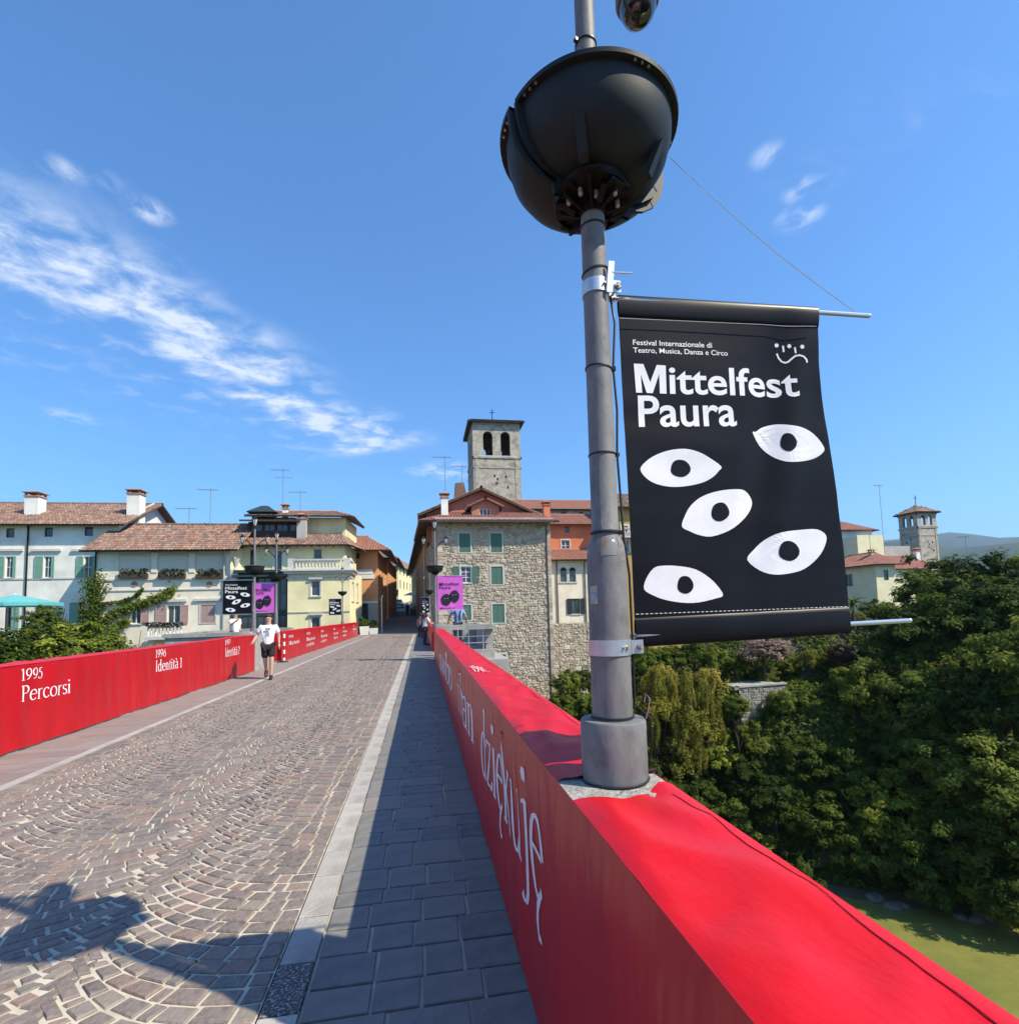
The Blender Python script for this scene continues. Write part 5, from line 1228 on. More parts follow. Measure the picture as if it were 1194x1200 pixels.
chimney(ver, Q(640,596,56)[0], 56, vze, Q(640,593,56)[1], .7, 'verm_pl')
YN = 72
nav = empty('church_nave', (20, YN, 5), 'long church nave with red tiled roof and stone clerestory behind the houses', 'church')
nx0, nx1 = Q(612,600,YN)[0], Q(760,600,YN)[0]; fN = Face(nav, (nx0, YN), (nx1, YN)); nze = Q(655,597,YN)[1]
for k in range(8):
    u = 3+k*2.6; fN.window(u, u+.7, nze-1.15, nze-.35, frame='dark_sh', sill=False, bars=(0,0))
finish(nav, [fN], 3, nze, 'ashlar')
zr_ = Q(655,590,YN+4)[1]
roof(nav, [((nx0-.5,YN-.5,nze-.05),(nx1,YN-.5,nze-.05),(nx1,YN+4.5,zr_+.5),(nx0-.5,YN+4.5,zr_+.5))], 'tile_red', sp=.4, rl=.6)
YK = 53
bro = empty('brown_house', (19, YK, 0), 'brown house with balcony and white window partly hidden by the banner', 'house')
kx0, kx1 = Q(727,650,YK)[0], Q(800,650,YK)[0]; fK = Face(bro, (kx0, YK), (kx1, YK)); kze = Q(735,592,YK)[1]
fK.window(*fK.R(731,633,737,647), sur='whitepaint'); fK.window(*fK.R(728.5,616,736,624), sur='whitepaint')
finish(bro, [fK], -2.6, kze, 'ochre_pl'); gable_roof(bro, kx0, kx1, YK, YK+8, kze, kze+2.0, .7, 'x', 'tile'); fK.piece('balcony', 'stonesur', .1, 2.6, Q(732,629,YK)[1]-.2, Q(732,629,YK)[1], 0, .9)
baluster_row(fK, .15, 2.5, Q(732,629,YK)[1]+.01, Q(732,629,YK)[1]+.85, .8, 'stonesur')

# ---------------------------------------------------------------- yellow houses right of the banner
YY = 66
yh = empty('yellow_house', (55, YY, -3), 'yellow house with red tiled roofs below the distant bell tower', 'house')
yx0, yx1, yxm = Q(978,680,YY)[0], Q(1050,680,YY)[0], Q(1027,680,YY)[0]; yze = Q(1020,661,YY)[1]
_yd = QX(978,680,yxm)[0]; fY = Face(yh, (yxm, _yd), (yxm, YY)); fY2 = Face(yh, (yxm, YY), (yx1, YY))
fY2.window(*fY2.R(1035.5,668,1041,680), frame='dark_sh', sill=False, bars=(0,1)); fY.window(*fY.R(991,673,999,687), frame='dark_sh', sill=False)
finish(yh, [fY, fY2, Face(yh, (yx1, YY), (yx1, YY+9))], -5, yze, 'pale_yellow')
roof(yh, [((yxm-.9,_yd+1,yze-.1),(yxm-.9,YY-.9,yze-.1),(yxm+3.2,YY+3.6,yze+2.0),(yxm+3.2,_yd+1,yze+2.0)), ((yxm-.9,YY-.9,yze-.1),(yx1+1.0,YY-.9,yze-.1),(yx1+.5,YY+3.6,yze+2.0),(yxm+3.2,YY+3.6,yze+2.0))], 'tile_red')
ux0, ux1 = Q(1005,640,YY+7)[0], Q(1036,640,YY+7)[0]; uz = Q(1020,627,YY+7)[1]
fU = Face(yh, (ux0, YY+7), (ux1, YY+7)); b = MB(); wall_open(b, fU.p, fU.q, yze, uz, []); wall_open(b, fU.q, (ux1+.5, YY+12), yze, uz, []); wall_open(b, (ux0-3, YY+11), fU.p, yze, uz-.3, []); b.build('upper_wall', MT['pale_yellow'], yh)
wx0, wx1 = Q(985,630,YY+12)[0], Q(1022,630,YY+12)[0]; wz = Q(1000,619,YY+12)[1]
b = MB(); wall_open(b, (wx0, YY+12), (wx1, YY+12), yze, wz, []); wall_open(b, (wx1, YY+12), (wx1+1, YY+18), yze, wz, []); b.build('rear_wall', MT['white_pl'], yh)
hip_roof(yh, wx0, wx1, YY+12, YY+18, wz, wz+1.6, .8, 'tile_red'); chimney(yh, Q(1021,650,YY+3)[0], YY+3, yze, Q(1021,643,YY+3)[1]-.6, .55, 'grey_pl')
b = MB(); q0 = Q(1036,655,YY+8); b.box(q0[0], q0[0]+5.0, YY+8, YY+14, yze-1, Q(1045,640,YY+8)[1]); b.build('side_block', MT['grey_pl'], yh)
rh = empty('red_roof_house', (62, YY+6, -3), 'low house with red tile roof in front of the distant bell tower', 'house')
rx0, rx1 = Q(1048,660,YY+5)[0], Q(1090,660,YY+5)[0]; rze = Q(1065,664,YY+5)[1]
b = MB(); wall_open(b, (rx0,YY+5), (rx1,YY+5), -4, rze, []); b.build('wall', MT['pale_yellow'], rh); gable_roof(rh, rx0, rx1, YY+5, YY+13, rze, rze+2.6, .6, 'x', 'tile_red'); chimney(rh, Q(1088,655,YY+5)[0], YY+7, rze, rze+2.6, .7, 'white_pl')

# ---------------------------------------------------------------- left bank: white house with green shutters
YW = 50.0
wh = empty('white_house', (-31, YW, -2), 'long white house with green shutters and two chimneys', 'house')
wx1 = Q(139,640,YW)[0]; wx0 = wx1-24; wze = Q(100,611.5,YW)[1]; fW = Face(wh, (wx0, YW), (wx1, YW)); fWr = Face(wh, (wx1, YW), (wx1, YW+12))
for r in ((7,619,17,630),(52,618,62,629),(99,617.5,109,628)): fW.window(*fW.R(*r), frame='dark_sh', sill=False, bars=(0,0))
for (a, c, s0, s1) in ((6,15.5,-5,5.5),(51,60.5,41,50.7),(98,108,90,97.7)):
    r = fW.R(a,652,c,677); w = fW.window(*r, frame='whitepaint', bars=(1,1)); rs = fW.R(s0,652,s1,677); fW.shutter(rs[0], rs[1], r[2], r[3], 'mint_sh', parent=w)
    rt = fW.R(c+.3,652,c+3.5,677); fW.shutter(rt[0], rt[1], r[2], r[3], 'mint_sh', parent=w); fW.piece('cornice', 'stonesur', r[0]-.9, r[1]+.7, r[3]+.42, r[3]+.62, 0, .18, w)
for (a, c, s0, s1) in ((5,14,14.5,23),(92,100,82,91.7)):
    r = fW.R(a,706,c,730); w = fW.window(r[0], r[1], r[2]-.6, r[3], frame='dark_sh', bars=(1,0)); rs = fW.R(s0,706,s1,730); fW.shutter(rs[0], rs[1], r[2]-.6, r[3], 'mint_sh', parent=w)
r = fW.R(0,676,100,679); fW.piece('string_course', 'stonesur', 0, fW.L, r[2], r[2]+.14, 0, .06)
finish(wh, [fW, fWr], -3, wze, 'white_pl', [[(wx1,YW,wze),(wx1,YW+12,wze),(wx1,YW+6,wze+3.0)]])
gable_roof(wh, wx0, wx1, YW, YW+12, wze, wze+2.75, .75, 'x', 'tile')
drain(fW, fW.u_of(31.5,680), -2, wze-.2, 'blackmetal', .07); gutter(fW, wze-.38, .75, 'blackmetal')
for px, py in ((42,582), (160,579)): q = Q(px, py, YW+2.5); chimney(wh, q[0], YW+2.5, wze, q[1]-.1, 1.05)

# cream house with blinds and pink shutters
YH = 47.0
ch = empty('cream_house', (-20, YH, -2), 'cream house with three upper blinds, faded pink shutters and a climbing vine', 'house')
hx0, hx1 = Q(111,660,YH)[0], Q(270,660,YH)[0]; hze = Q(200,640,YH)[1]; fH = Face(ch, (hx0, YH), (hx1, YH)); fHl = Face(ch, (hx0, YH+8), (hx0, YH))
for (a, c) in ((139,177),(185,221),(229,264)):
    r = fH.R(a,648,c,671); fH.ops.append(r)
    o = fH.piece('roller_blind', 'blind', r[0], r[1], r[2], r[3], -.16, -.10)
    fH.piece('blind_box', 'stonesur', r[0], r[1], r[3]-.22, r[3], -.09, .0, o)
    bx = fH.piece('flower_box', 'wood', r[0]+.15, r[1]-.15, r[2]-.5, r[2]-.15, .03, .33); flowers(fH, r[0]+.2, r[1]-.2, r[2]-.1, .18, bx, n=110)
for a, c in ((177.6,184.4),(221.6,228.4)): r = fH.R(a,647,c,671); fH.piece('pilaster', 'cream', r[0], r[1], r[2], r[3], .002, .06)
for yy, h, o in ((679.5,.14,.1),(692,.1,.07)): r = fH.R(130,yy,140,yy+1); fH.piece('string_course', 'stonesur', .8, fH.L-.05, r[2], r[2]+h, 0, o)
for kx in (157.5, 245.5):
    b = MB(); c = Q(kx, 684.5, YH); b.tube([(c[0],YH-.02,c[1]),(c[0],YH-.06,c[1])], .22, 14); b.build('rosette', MT['terracotta'], ch)
W2 = [((153,165),(143.5,152.5),(165.5,175)), ((196,211),(183,195.3),(211.7,221))]
for (a, c), s0, s1 in W2:
    r = fH.R(a,709.5,c,731); w = fH.window(*r, bars=(1,0), sur='stonesur', surw=.08)
    for s_ in (s0, s1): rs = fH.R(s_[0],709,s_[1],731); fH.shutter(rs[0], rs[1], r[2], r[3], 'pink_sh', parent=w)
    fH.piece('lintel', 'stonesur', r[0]-.5, r[1]+.5, r[3]+.28, r[3]+.5, 0, .16, w)
r = fH.R(235,708.5,252,730); w = fH.closed(*r, 'pink_sh'); fH.piece('lintel', 'stonesur', r[0]-.5, r[1]+.5, r[3]+.3, r[3]+.5, 0, .16, w)
r = fH.R(136,716,144,732); fH.shutter(*r, 'pink_sh')
finish(ch, [fH, fHl], -3, hze, 'cream', [[(hx0,YH+8,hze),(hx0,YH,hze),(hx0,YH+4,hze+2.2)]])
gable_roof(ch, hx0, hx1, YH, YH+9, hze, hze+2.5, .75, 'x', 'tile'); gutter(fH, hze-.42, .72, 'blackmetal'); drain(fH, .12, -2, hze-.2, 'blackmetal', .06); drain(fH, fH.L-.45, -2, hze-.2, 'grey_pl', .08)
b = MB(); 
for k in range(9):
    r0 = fH.P(.9+k*(fH.L-1.6)/8, hze-.32, 0); b.box(r0.x-.16, r0.x+.16, YH-.45, YH+.02, hze-.36, hze-.2)
tag(b.build('corbels', MT['wood'], ch), kind='stuff')
r = fH.R(177,734,222,746); bal = fH.piece('balcony', 'stonesur', r[0], r[1], r[2]-.2, r[2], 0, 1.1); baluster_row(fH, r[0]+.1, r[1]-.1, r[2]+.003, r[3], .98, 'whitepaint', bal)
flowers(fH, r[0], r[1], r[3]+.02, 1.0, bal, n=160, h=.3)

# yellow corner house
YA = 45.9; YU = 48.6
yc = empty('yellow_corner_house', (-10, YA, -1), 'yellow corner house with balustraded terrace beside the bridge end', 'house')
ax0, ax1 = Q(337,700,YA)[0], Q(410,700,YA)[0]; azt = Q(370,670,YA)[1]
fA = Face(yc, (ax0, YA), (ax1, YA)); fAr = Face(yc, (ax1, YA), (ax1+.25, YU+4)); fAl = Face(yc, (ax0, YU), (ax0, YA))
fA.window(*fA.R(364.5,680.5,375,698.5), sur='stonesur', bars=(0,0)); fA.window(*fA.R(364.5,723,375,738), sur='stonesur', bars=(0,0))
for rr in ((362,677.5,378,679),(362,719.5,378,721)): r = fA.R(*rr); fA.piece('lintel', 'stonesur', r[0], r[1], r[2], r[2]+.14, 0, .2)
r = fA.R(340,716.5,400,718); fA.piece('string_course', 'grey_pl', 0, fA.L, r[2], r[2]+.1, 0, .05)
for k in range(2): fAr.window(1.0+k*2.4, 1.9+k*2.4, 3.0, 4.6, sur='stonesur')
finish(yc, [fA, fAr, fAl], -1.5, azt, 'yellow_pl')
for (z, h, o) in ((azt-.55,.12,.1),(azt-.18,.22,.28),(azt+.05,.1,.42)):
    b = MB(); b.box(ax0-o, ax1+o, YA-o, YU, z, z+h); b.build('cornice', MT['stonesur'], yc)
bz = Q(370,655,YA)[1]
for nm, ff, u0, u1 in (('f', Face(yc, (ax0,YA+.1), (ax1,YA+.1)), .5, fA.L-.45), ('r', Face(yc, (ax1-.1,YA), (ax1-.1,YU)), .5, 2.6)):
    baluster_row(ff, u0, u1, azt+.152, bz, 0, 'stonesur')
for u0 in (0, fA.L-.42): fA.piece('pedestal', 'stonesur', u0, u0+.42, azt+.152, bz+.06, -.42, 0)
# upper storey set back
bx0, bx1 = Q(285,650,YU)[0], Q(404,650,YU)[0]; bze = Q(345,638.5,YU)[1]
fB = Face(yc, (bx0, YU), (bx1, YU)); fBr = Face(yc, (bx1, YU), (bx1+.35, YU+2.2)); fBr2 = Face(yc, (bx1+.35, YU+2.2), (bx1+.4, YU+5))
fB.window(*fB.R(321,645,330.5,668), frame='whitepaint', sur='whitepaint', sill=False, bars=(0,0)); fB.window(*fB.R(367.5,643,377,655), frame='grey_pl', bars=(0,0)); fB.window(*fB.R(293,644,297,662), frame='dark_sh', sill=False, bars=(0,0))
fBr.window(.7, 1.5, bze-2.4, bze-.9, frame='wood')
finish(yc, [fB, fBr, fBr2], azt-1, bze, 'yellow_pl')
b = MB(); wall_open(b, fB.p, fB.q, -1.5, azt-1, []); b.build('lower_wall', MT['yellow_pl'], yc)
fX = Face(yc, (bx0-1.2, YH+.5), (bx0-.02, YU)); b = MB(); wall_open(b, fX.p, fX.q, -1.5, bze-.3, []); b.build('side_wall', MT['yellow_pl'], yc)
rz2 = bze+1.75
roof(yc, [((bx0-.9,YU-.9,bze-.12),(bx1+.5,YU-.9,bze-.12),(bx1-1.0,YU+3.6,rz2),(bx0-.9,YU+3.6,rz2)), ((bx1+.5,YU-.9,bze-.12),(bx1+1.25,YU+3.0,bze-.12),(bx1-1.0,YU+3.6,rz2),(bx1-1.0,YU+3.6,rz2)), ((bx1+1.25,YU+3.0,bze-.12),(bx1+1.25,YU+5.5,bze-.12),(bx1-1.0,YU+5.5,rz2),(bx1-1.0,YU+3.6,rz2))])
for k in range(16):
    b = MB(); xx = bx0-.5+(bx1-bx0+.8)*k/15; b.box(xx-.06, xx+.06, YU-.8, YU-.003, bze-.2, bze-.05); b.build('rafter', MT['wood'], yc)
# loggia in the roof and upper block
YLg = YU+1.4; lx0, lx1 = Q(291,618,YLg)[0], Q(350,618,YLg)[0]; lz0, lz1 = Q(320,624,YLg)[1], Q(320,611.5,YLg)[1]
fL = Face(yc, (lx0, YLg), (lx1, YLg)); fL.window(.25, fL.L*.27, lz0+.1, lz1-.12, frame='wood', sill=False, bars=(0,0)); fL.window(fL.L*.30, fL.L*.52, lz0+.1, lz1-.12, frame='wood', sill=False, bars=(1,0)); fL.window(fL.L*.55, fL.L*.78, lz0+.1, lz1-.12, frame='wood', sill=False, bars=(1,0)); fL.window(fL.L*.81, fL.L-.2, lz0+.1, lz1-.12, frame='wood', sill=False, bars=(0,0))
b = MB(); wall_open(b, fL.p, fL.q, lz0-1, lz1, fL.ops); wall_open(b, fL.q, (lx1, YLg+4), lz0-1, lz1, []); wall_open(b, (lx0, YLg+4), fL.p, lz0-1, lz1, []); b.build('loggia', MT['wood'], yc)
roof(yc, [((lx0-.5,YLg-.9,lz1+.05),(lx1+.3,YLg-.9,lz1+.05),(lx1+.3,YLg+1.2,lz1+.42),(lx0-.5,YLg+1.2,lz1+.42))], tiles=False, thick=.16)
YT2 = YU+2.6; tx0, tx1 = Q(298,620,YT2)[0], Q(405,620,YT2)[0]; tze = Q(380,606.5,YT2)[1]
b = MB(); wall_open(b, (tx0,YT2), (tx1,YT2), bze, tze, []); wall_open(b, (tx1,YT2), (tx1+.3,YT2+6), bze, tze, []); wall_open(b, (tx0,YT2+8), (tx0,YT2), bze, tze, []); b.build('upper_wall', MT['yellow_pl'], yc)
roof(yc, [((tx0-.6,YT2-1.0,tze+.0),(tx1+.8,YT2-.9,tze+.0),(tx1-1.4,YT2+4,tze+1.3),(tx0-.6,YT2+4,tze+1.3)), ((tx1+.8,YT2-.9,tze+.0),(tx1+1.1,YT2+6,tze+.0),(tx1-1.4,YT2+6,tze+1.3),(tx1-1.4,YT2+4,tze+1.3))])
q = Q(334.5,592,YT2+2); chimney(yc, q[0], YT2+2, tze, q[1]-.4, .45); q = Q(354,605,YLg-.2); chimney(yc, q[0], YLg-.2, lz0-.8, q[1]-.3, .75, 'grey_pl', 'terracotta')
q = Q(309,595,YT2); b = MB(); b.idx([(q[0]-1.3,YT2-.8,q[1]-.5),(q[0]+1.3,YT2-.8,q[1]-.5),(q[0]+1.3,YT2+1.4,q[1]-.5),(q[0]-1.3,YT2+1.4,q[1]-.5),(q[0]-.3,YT2+.3,q[1]+.25),(q[0]+.3,YT2+.3,q[1]+.25)], [(0,1,5,4),(1,2,5),(2,3,4,5),(3,0,4),(3,2,1,0)]); b.box(q[0]-.9, q[0]+.9, YT2-.4, YT2+1.0, q[1]-1.6, q[1]-.52); b.build('roof_hatch', MT['dkgreen'], yc)
# dark glazed conservatory at the foot of the yellow house
cv = empty('conservatory', (-13, YA+.6, -1), 'dark framed glass conservatory built against the yellow corner house', 'conservatory')
vx0_, vx1_ = Q(281,700,YA+.6)[0], ax0-.06; vz1 = Q(310,668.5,YA+.6)[1]; fv = Face(cv, (vx0_, YA+.6), (vx1_, YA+.6))
for k in range(3):
    for (za, zb) in ((-.6, 1.9), (2.3, vz1-.5)):
        a = fv.L*(.04+k*.32); fv.window(a, a+fv.L*.28, za, zb, frame='dkgreen', sill=False, bars=(1,1), depth=.06)
finish(cv, [fv], -1.5, vz1-.2, 'dkgreen'); b = MB(); b.box(vx0_-.4, vx1_, YA+.2, YU, vz1-.19, vz1+.02); b.build('flat_roof', MT['dkgreen'], cv)
fv.piece('canopy', 'dkgreen', -.3, fv.L, vz1-.6, vz1-.45, .02, 1.0)

# vase on the terrace corner
va = empty('stone_vase', (Q(276,668,YA+.8)[0], YA+.8, 4), 'stone vase on a pedestal at the terrace edge', 'vase')
q = Q(276,668,YA+.8); b = MB(); b.box(q[0]-.3,q[0]+.3,YA+.5,YA+1.1,q[1]-1.2,q[1]); b.build('pedestal', MT['stonesur'], va)
b = MB(); b.lathe([(.14,q[1]+.005),(.1,q[1]+.2),(.2,q[1]+.5),(.32,q[1]+.85),(.36,q[1]+.95),(.3,q[1]+.95)], q[0], YA+.8, 12); b.build('urn', MT['stonesur'], va)

# orange house beyond the corner
YO = 55.0
oh = empty('orange_house', (-6.5, YO, -.5), 'orange house with two white sign boards at the street mouth', 'house')
ox0, ox1 = Q(404,690,YO)[0], Q(443,690,YO)[0]; oze = Q(428,645,YO)[1]
fO = Face(oh, (ox0, YO), (ox1, YO)); fOr = Face(oh, (ox1, YO), (ox1+.15, YO+11))
fO.window(*fO.R(414,648,421.5,654.5), frame='wood', sill=False); fO.window(*fO.R(421,706.5,431.5,752), frame='dark_sh', sill=False, bars=(1,0))
for k in range(3):
    for zz in (3.2, 6.0): fOr.window(1.4+k*3, 2.3+k*3, zz, zz+1.5, frame='wood')
finish(oh, [fO, fOr], -1, oze, 'orange_pl')
roof(oh, [((ox0-.6,YO-1.1,oze-.1),(ox1+1.3,YO-1.1,oze-.1),(ox1-1.5,YO+5,oze+2.1),(ox0-.6,YO+5,oze+2.1)), ((ox1+1.3,YO-1.1,oze-.1),(ox1+1.4,YO+12,oze-.1),(ox1-1.5,YO+12,oze+2.1),(ox1-1.5,YO+5,oze+2.1))], 'tile_red')
for rr in ((418.5,667,437,672.8),(417,673.5,438.5,678.3)): r = fO.R(*rr); fO.piece('sign_board', 'white_sign', *r, .01, .08)
r = fO.R(411,704,443,706); fO.piece('fascia', 'white_sign', 0, fO.L, r[2]-.1, r[2]+.1, .01, .12)
r = fO.R(431.5,707,443,729); fO.piece('shop_shutter', 'grey_pl', *r, .005, .06)
oh2 = empty('orange_house', (-5.5, 68, 0), 'second orange house further up the street with projecting eaves', 'house')
o2 = Q(455,670,68)[0]; fP = Face(oh2, (o2-4, 68), (o2, 68)); fP2 = Face(oh2, (o2, 68), (o2+.3, 84)); z2 = Q(452,655,68)[1]
for k in range(4):
    for zz in (3.0, 6.2): fP2.window(1.4+k*3.6, 2.4+k*3.6, zz, zz+1.7, frame='wood')
finish(oh2, [fP, fP2], -.5, z2, 'orange_pl'); roof(oh2, [((o2-4,67,z2),(o2+1.3,67,z2),(o2-2,74,z2+2.4),(o2-4,74,z2+2.4)), ((o2+1.3,67,z2),(o2+1.6,85,z2),(o2-2,85,z2+2.4),(o2-2,74,z2+2.4))], 'tile')
YF = 112
yf = empty('yellow_house', (-4, YF, 3), 'pale yellow house closing the far end of the street', 'house')
f0, f1, f2 = Q(450,680,YF)[0], Q(467,680,YF)[0], Q(487,680,YF+22)[0]; zF = Q(460,664,YF)[1]
fF = Face(yf, (f0, YF), (f1, YF)); fF2 = Face(yf, (f1, YF), (f2, YF+24))
for k in range(5):
    for zz in (7.2, 10.2): fF2.window(1.5+k*4.4, 2.9+k*4.4, zz, zz+1.8, frame='dark_sh', sill=False)
fF.window(.9, 2.0, 7.0, 8.8, frame='dark_sh', sill=False)
finish(yf, [fF, fF2], 2, zF, 'yellow_pl')
roof(yf, [((f0-1,YF-1,zF),(f1+.4,YF-1.2,zF),(f1-1,YF+6,zF+2.6),(f0-1,YF+6,zF+2.6)), ((f1+.4,YF-1.2,zF),(f2+1.0,YF+24,zF),(f2-3,YF+26,zF+2.6),(f1-1,YF+6,zF+2.6))], 'tile')
# ochre house on the right side of the street
oc = empty('ochre_house', (2, 60, 0), 'tall ochre house in shade along the right side of the street', 'house')
fo = Face(oc, (-1.9, 108), (.45, 57.2)); fo2 = Face(oc, (.45, 57.2), (6, 57.2)); zo = Q(498,634,58)[1]
for k in range(9):
    for zz in (3.2, 6.4): fo.window(4+k*5.1, 5.1+k*5.1, zz, zz+1.7, frame='wood', sur='stonesur')
finish(oc, [fo, fo2], -.5, zo, 'ochre_pl')
roof(oc, [((-2.9,109,zo-.1),(-.55,56.4,zo-.1),(4,56.4,zo+2.2),(3,109,zo+2.2))], 'tile')
drain(fo, fo.L-.4, .2, zo-.3, 'whitepaint')

# street beyond the bridge, rising
def street_z(y): return 0.0 if y < 48 else .0 + (y-48)*.062*sst(48, 60, y)
mb = MB(); n = 40
vs, fs = grid_sheet(1, n, lambda i, j: ((-7.2 if i == 0 else 2.2), 46+100*j/n, street_z(46+100*j/n)+.006)); mb.idx(vs, fs)
tag(mb.build('street', MT['asphalt'], smooth=True), kind='structure', label='narrow asphalt street climbing between houses beyond the bridge')

for k, (px, py0, py1, Y, kd, lb) in enumerate(((332,600,549,YT2+3,1,'tall roof aerial mast above the yellow corner house'), (247,612,572,YH+4,0,'roof aerial above the cream house ridge'), (222,611,594,YH+4,0,'short roof aerial on the cream house'),
        (352,598,575,YT2+4,0,'branched roof aerial beside the tall mast'), (521,600,534,49,0,'roof aerial beside the chimney of the stone house'), (1030,645,568,YY+6,0,'tall thin aerial above the yellow house with red roofs'), (1131,650,628,60,0,'distant aerial above the dark green trees'), (541,560,545,55,0,'small aerial beside the bell tower'))):
    q0, q1 = Q(px, py0, Y), Q(px, py1, Y); a = antenna(q1[0], Y, q0[1], q1[1], kd); a['label'] = lb

# ---------------------------------------------------------------- vegetation
def leafmat(name, tints, tr=.42):
    m = mat(name, tints[0], tuple(x*.6 for x in tints[0]), 1.1, .6, tints=tints, transl=tr, spec=.12)
    # every tree its own shade of green
    nt = m.node_tree; N = nt.nodes; L = nt.links; oi = N.new('ShaderNodeObjectInfo'); hs = N.new('ShaderNodeHueSaturation')
    mv = N.new('ShaderNodeMapRange'); mv.inputs['To Min'].default_value = .5; mv.inputs['To Max'].default_value = 1.45; L.new(oi.outputs['Random'], mv.inputs['Value'])
    mh = N.new('ShaderNodeMapRange'); mh.inputs['To Min'].default_value = .515; mh.inputs['To Max'].default_value = .475; L.new(oi.outputs['Random'], mh.inputs['Value'])
    L.new(mv.outputs[0], hs.inputs['Value']); L.new(mh.outputs[0], hs.inputs['Hue'])
    src = N['Principled BSDF'].inputs['Base Color'].links[0].from_socket; tgts = [l.to_socket for l in list(src.links)]
    L.new(src, hs.inputs['Color'])
    for t in tgts: L.new(hs.outputs[0], t)
    return m
MT['leaf_a'] = leafmat('leaves_dark', [(.05,.092,.014),(.088,.142,.021),(.145,.20,.03),(.20,.25,.046)])
MT['leaf_b'] = leafmat('leaves_mid', [(.10,.155,.018),(.155,.215,.026),(.205,.26,.038),(.25,.29,.055)])
MT['leaf_y'] = leafmat('leaves_yellow_green', [(.20,.21,.026),(.28,.28,.04),(.34,.31,.065),(.24,.26,.04)])
MT['leaf_p'] = leafmat('leaves_pink', [(.50,.32,.29),(.66,.47,.42),(.36,.25,.19),(.56,.44,.36)])
MT['leaf_r'] = leafmat('leaves_rust', [(.10,.05,.03),(.14,.07,.04),(.06,.06,.025),(.12,.09,.04)])
MT['bark'] = mat('bark', (.075,.055,.04), (.05,.038,.028), 8, .95, .6, 20)
def leaf(b, c, nrm, s, t, rg):
    a = Vector((rg.gauss(0,1), rg.gauss(0,1), rg.gauss(0,1))); e = (a - nrm*a.dot(nrm)).normalized(); g = nrm.cross(e)
    n = len(b.v); l, w = s*rg.uniform(.8,1.3), s*rg.uniform(.42,.6)
    b.v += [tuple(c-e*l), tuple(c+g*w+nrm*s*.12), tuple(c+e*l), tuple(c-g*w+nrm*s*.12)]
    b.f += [(n, n+1, n+2), (n, n+2, n+3)]; b.t += [t, t]; b.m += [0, 0]
def crown_proto(name, seed, m, ncl=150, per=52, ls=.055, clr=.19, squash=.85, hang=0):
    """crown of unit radius: clumps of leaves spread through the outer volume of a lumpy ellipsoid"""
    rg = random.Random(seed); b = MB(); off = Vector((seed*3.1, seed*1.7, seed*.9))
    k = 0
    while k < ncl:
        d = Vector((rg.gauss(0,1), rg.gauss(0,1), rg.gauss(0,1))).normalized()
        if d.z < -.65: continue
        lump = .78 + .42*noise.noise(d*1.7+off) + .2*noise.noise(d*4+off)
        rad = lump*(rg.random()**.24); c = Vector((d.x, d.y, d.z*squash))*rad; k += 1
        cr = clr*rg.uniform(.6, 1.25); tb = rg.random()
        for _ in range(per):
            q = Vector((rg.gauss(0,1), rg.gauss(0,1), rg.gauss(0,.5))); q = q.normalized()*(rg.random()**.5)*cr
            if hang: q.z -= hang*rg.random()*cr*2
            nr = (q.normalized()*.6 + d*.5 + Vector((0,0,.75)) + Vector((rg.gauss(0,.35), rg.gauss(0,.35), rg.gauss(0,.35)))).normalized()
            leaf(b, c+q, nr, ls*rg.uniform(.65,1.25), min(1, max(0, tb*.7+rg.random()*.3)), rg)
    me = b.build(name, MT[m], None, tint=True, origin=(0,0,0)); md = me.data; bpy.data.objects.remove(me); return md
CR = {k: [crown_proto('crown', sd, m, *a) for sd in sds] for k, sds, m, a in (
    ('a', (1,2,3), 'leaf_a', (125, 84, .044, .17, .9)), ('b', (4,5), 'leaf_b', (105, 74, .05, .18, .85)),
    ('y', (6,7), 'leaf_y', (95, 62, .05, .18, .9, 1.0)), ('p', (8,), 'leaf_p', (80, 46, .07, .22)), ('r', (9,), 'leaf_r', (90, 46, .065, .22)))}
def trunk_proto(seed):
    rg = random.Random(seed); b = MB(); b.tube([(0,0,-.05),(.01,.01,.25),(-.015,.01,.55),(.01,-.01,.8)], [.06,.045,.035,.02], 8)
    for k in range(7):
        a = rg.uniform(0, 6.28); z = rg.uniform(.35,.75); l = rg.uniform(.25,.45)
        b.tube([(0,0,z),(l*.5*math.cos(a),l*.5*math.sin(a),z+l*.35),(l*math.cos(a),l*math.sin(a),z+l*.8)], [.022,.015,.006], 5)
    o = b.build('trunk', MT['bark'], None, origin=(0,0,0)); md = o.data; bpy.data.objects.remove(o); return md
TR = [trunk_proto(k) for k in range(3)]
ntree = 0
def tree(name, x, y, zb, zc, r, kind, label, cat='tree', group=None, rs=(1,1,1)):
    """zb: ground, zc: crown centre"""
    global ntree; ntree += 1; rg = random.Random(ntree*7)
    e = empty(name, (x, y, zb), label, cat, group)
    t = bpy.data.objects.new('trunk', TR[ntree % 3]); col.objects.link(t); t.parent = e; h = max(.8, zc-zb+r*.35); k = max(.6, min(2.2, r*.7)); t.scale = (k*2.4, k*2.4, h/.8*.8); t.rotation_euler.z = rg.uniform(0,6)
    c = bpy.data.objects.new('crown', rg.choice(CR[kind])); col.objects.link(c); c.parent = e; c.location = (0, 0, zc-zb); c.scale = (r*rs[0], r*rs[1], r*rs[2]); c.rotation_euler.z = rg.uniform(0, 6.28)
    return e
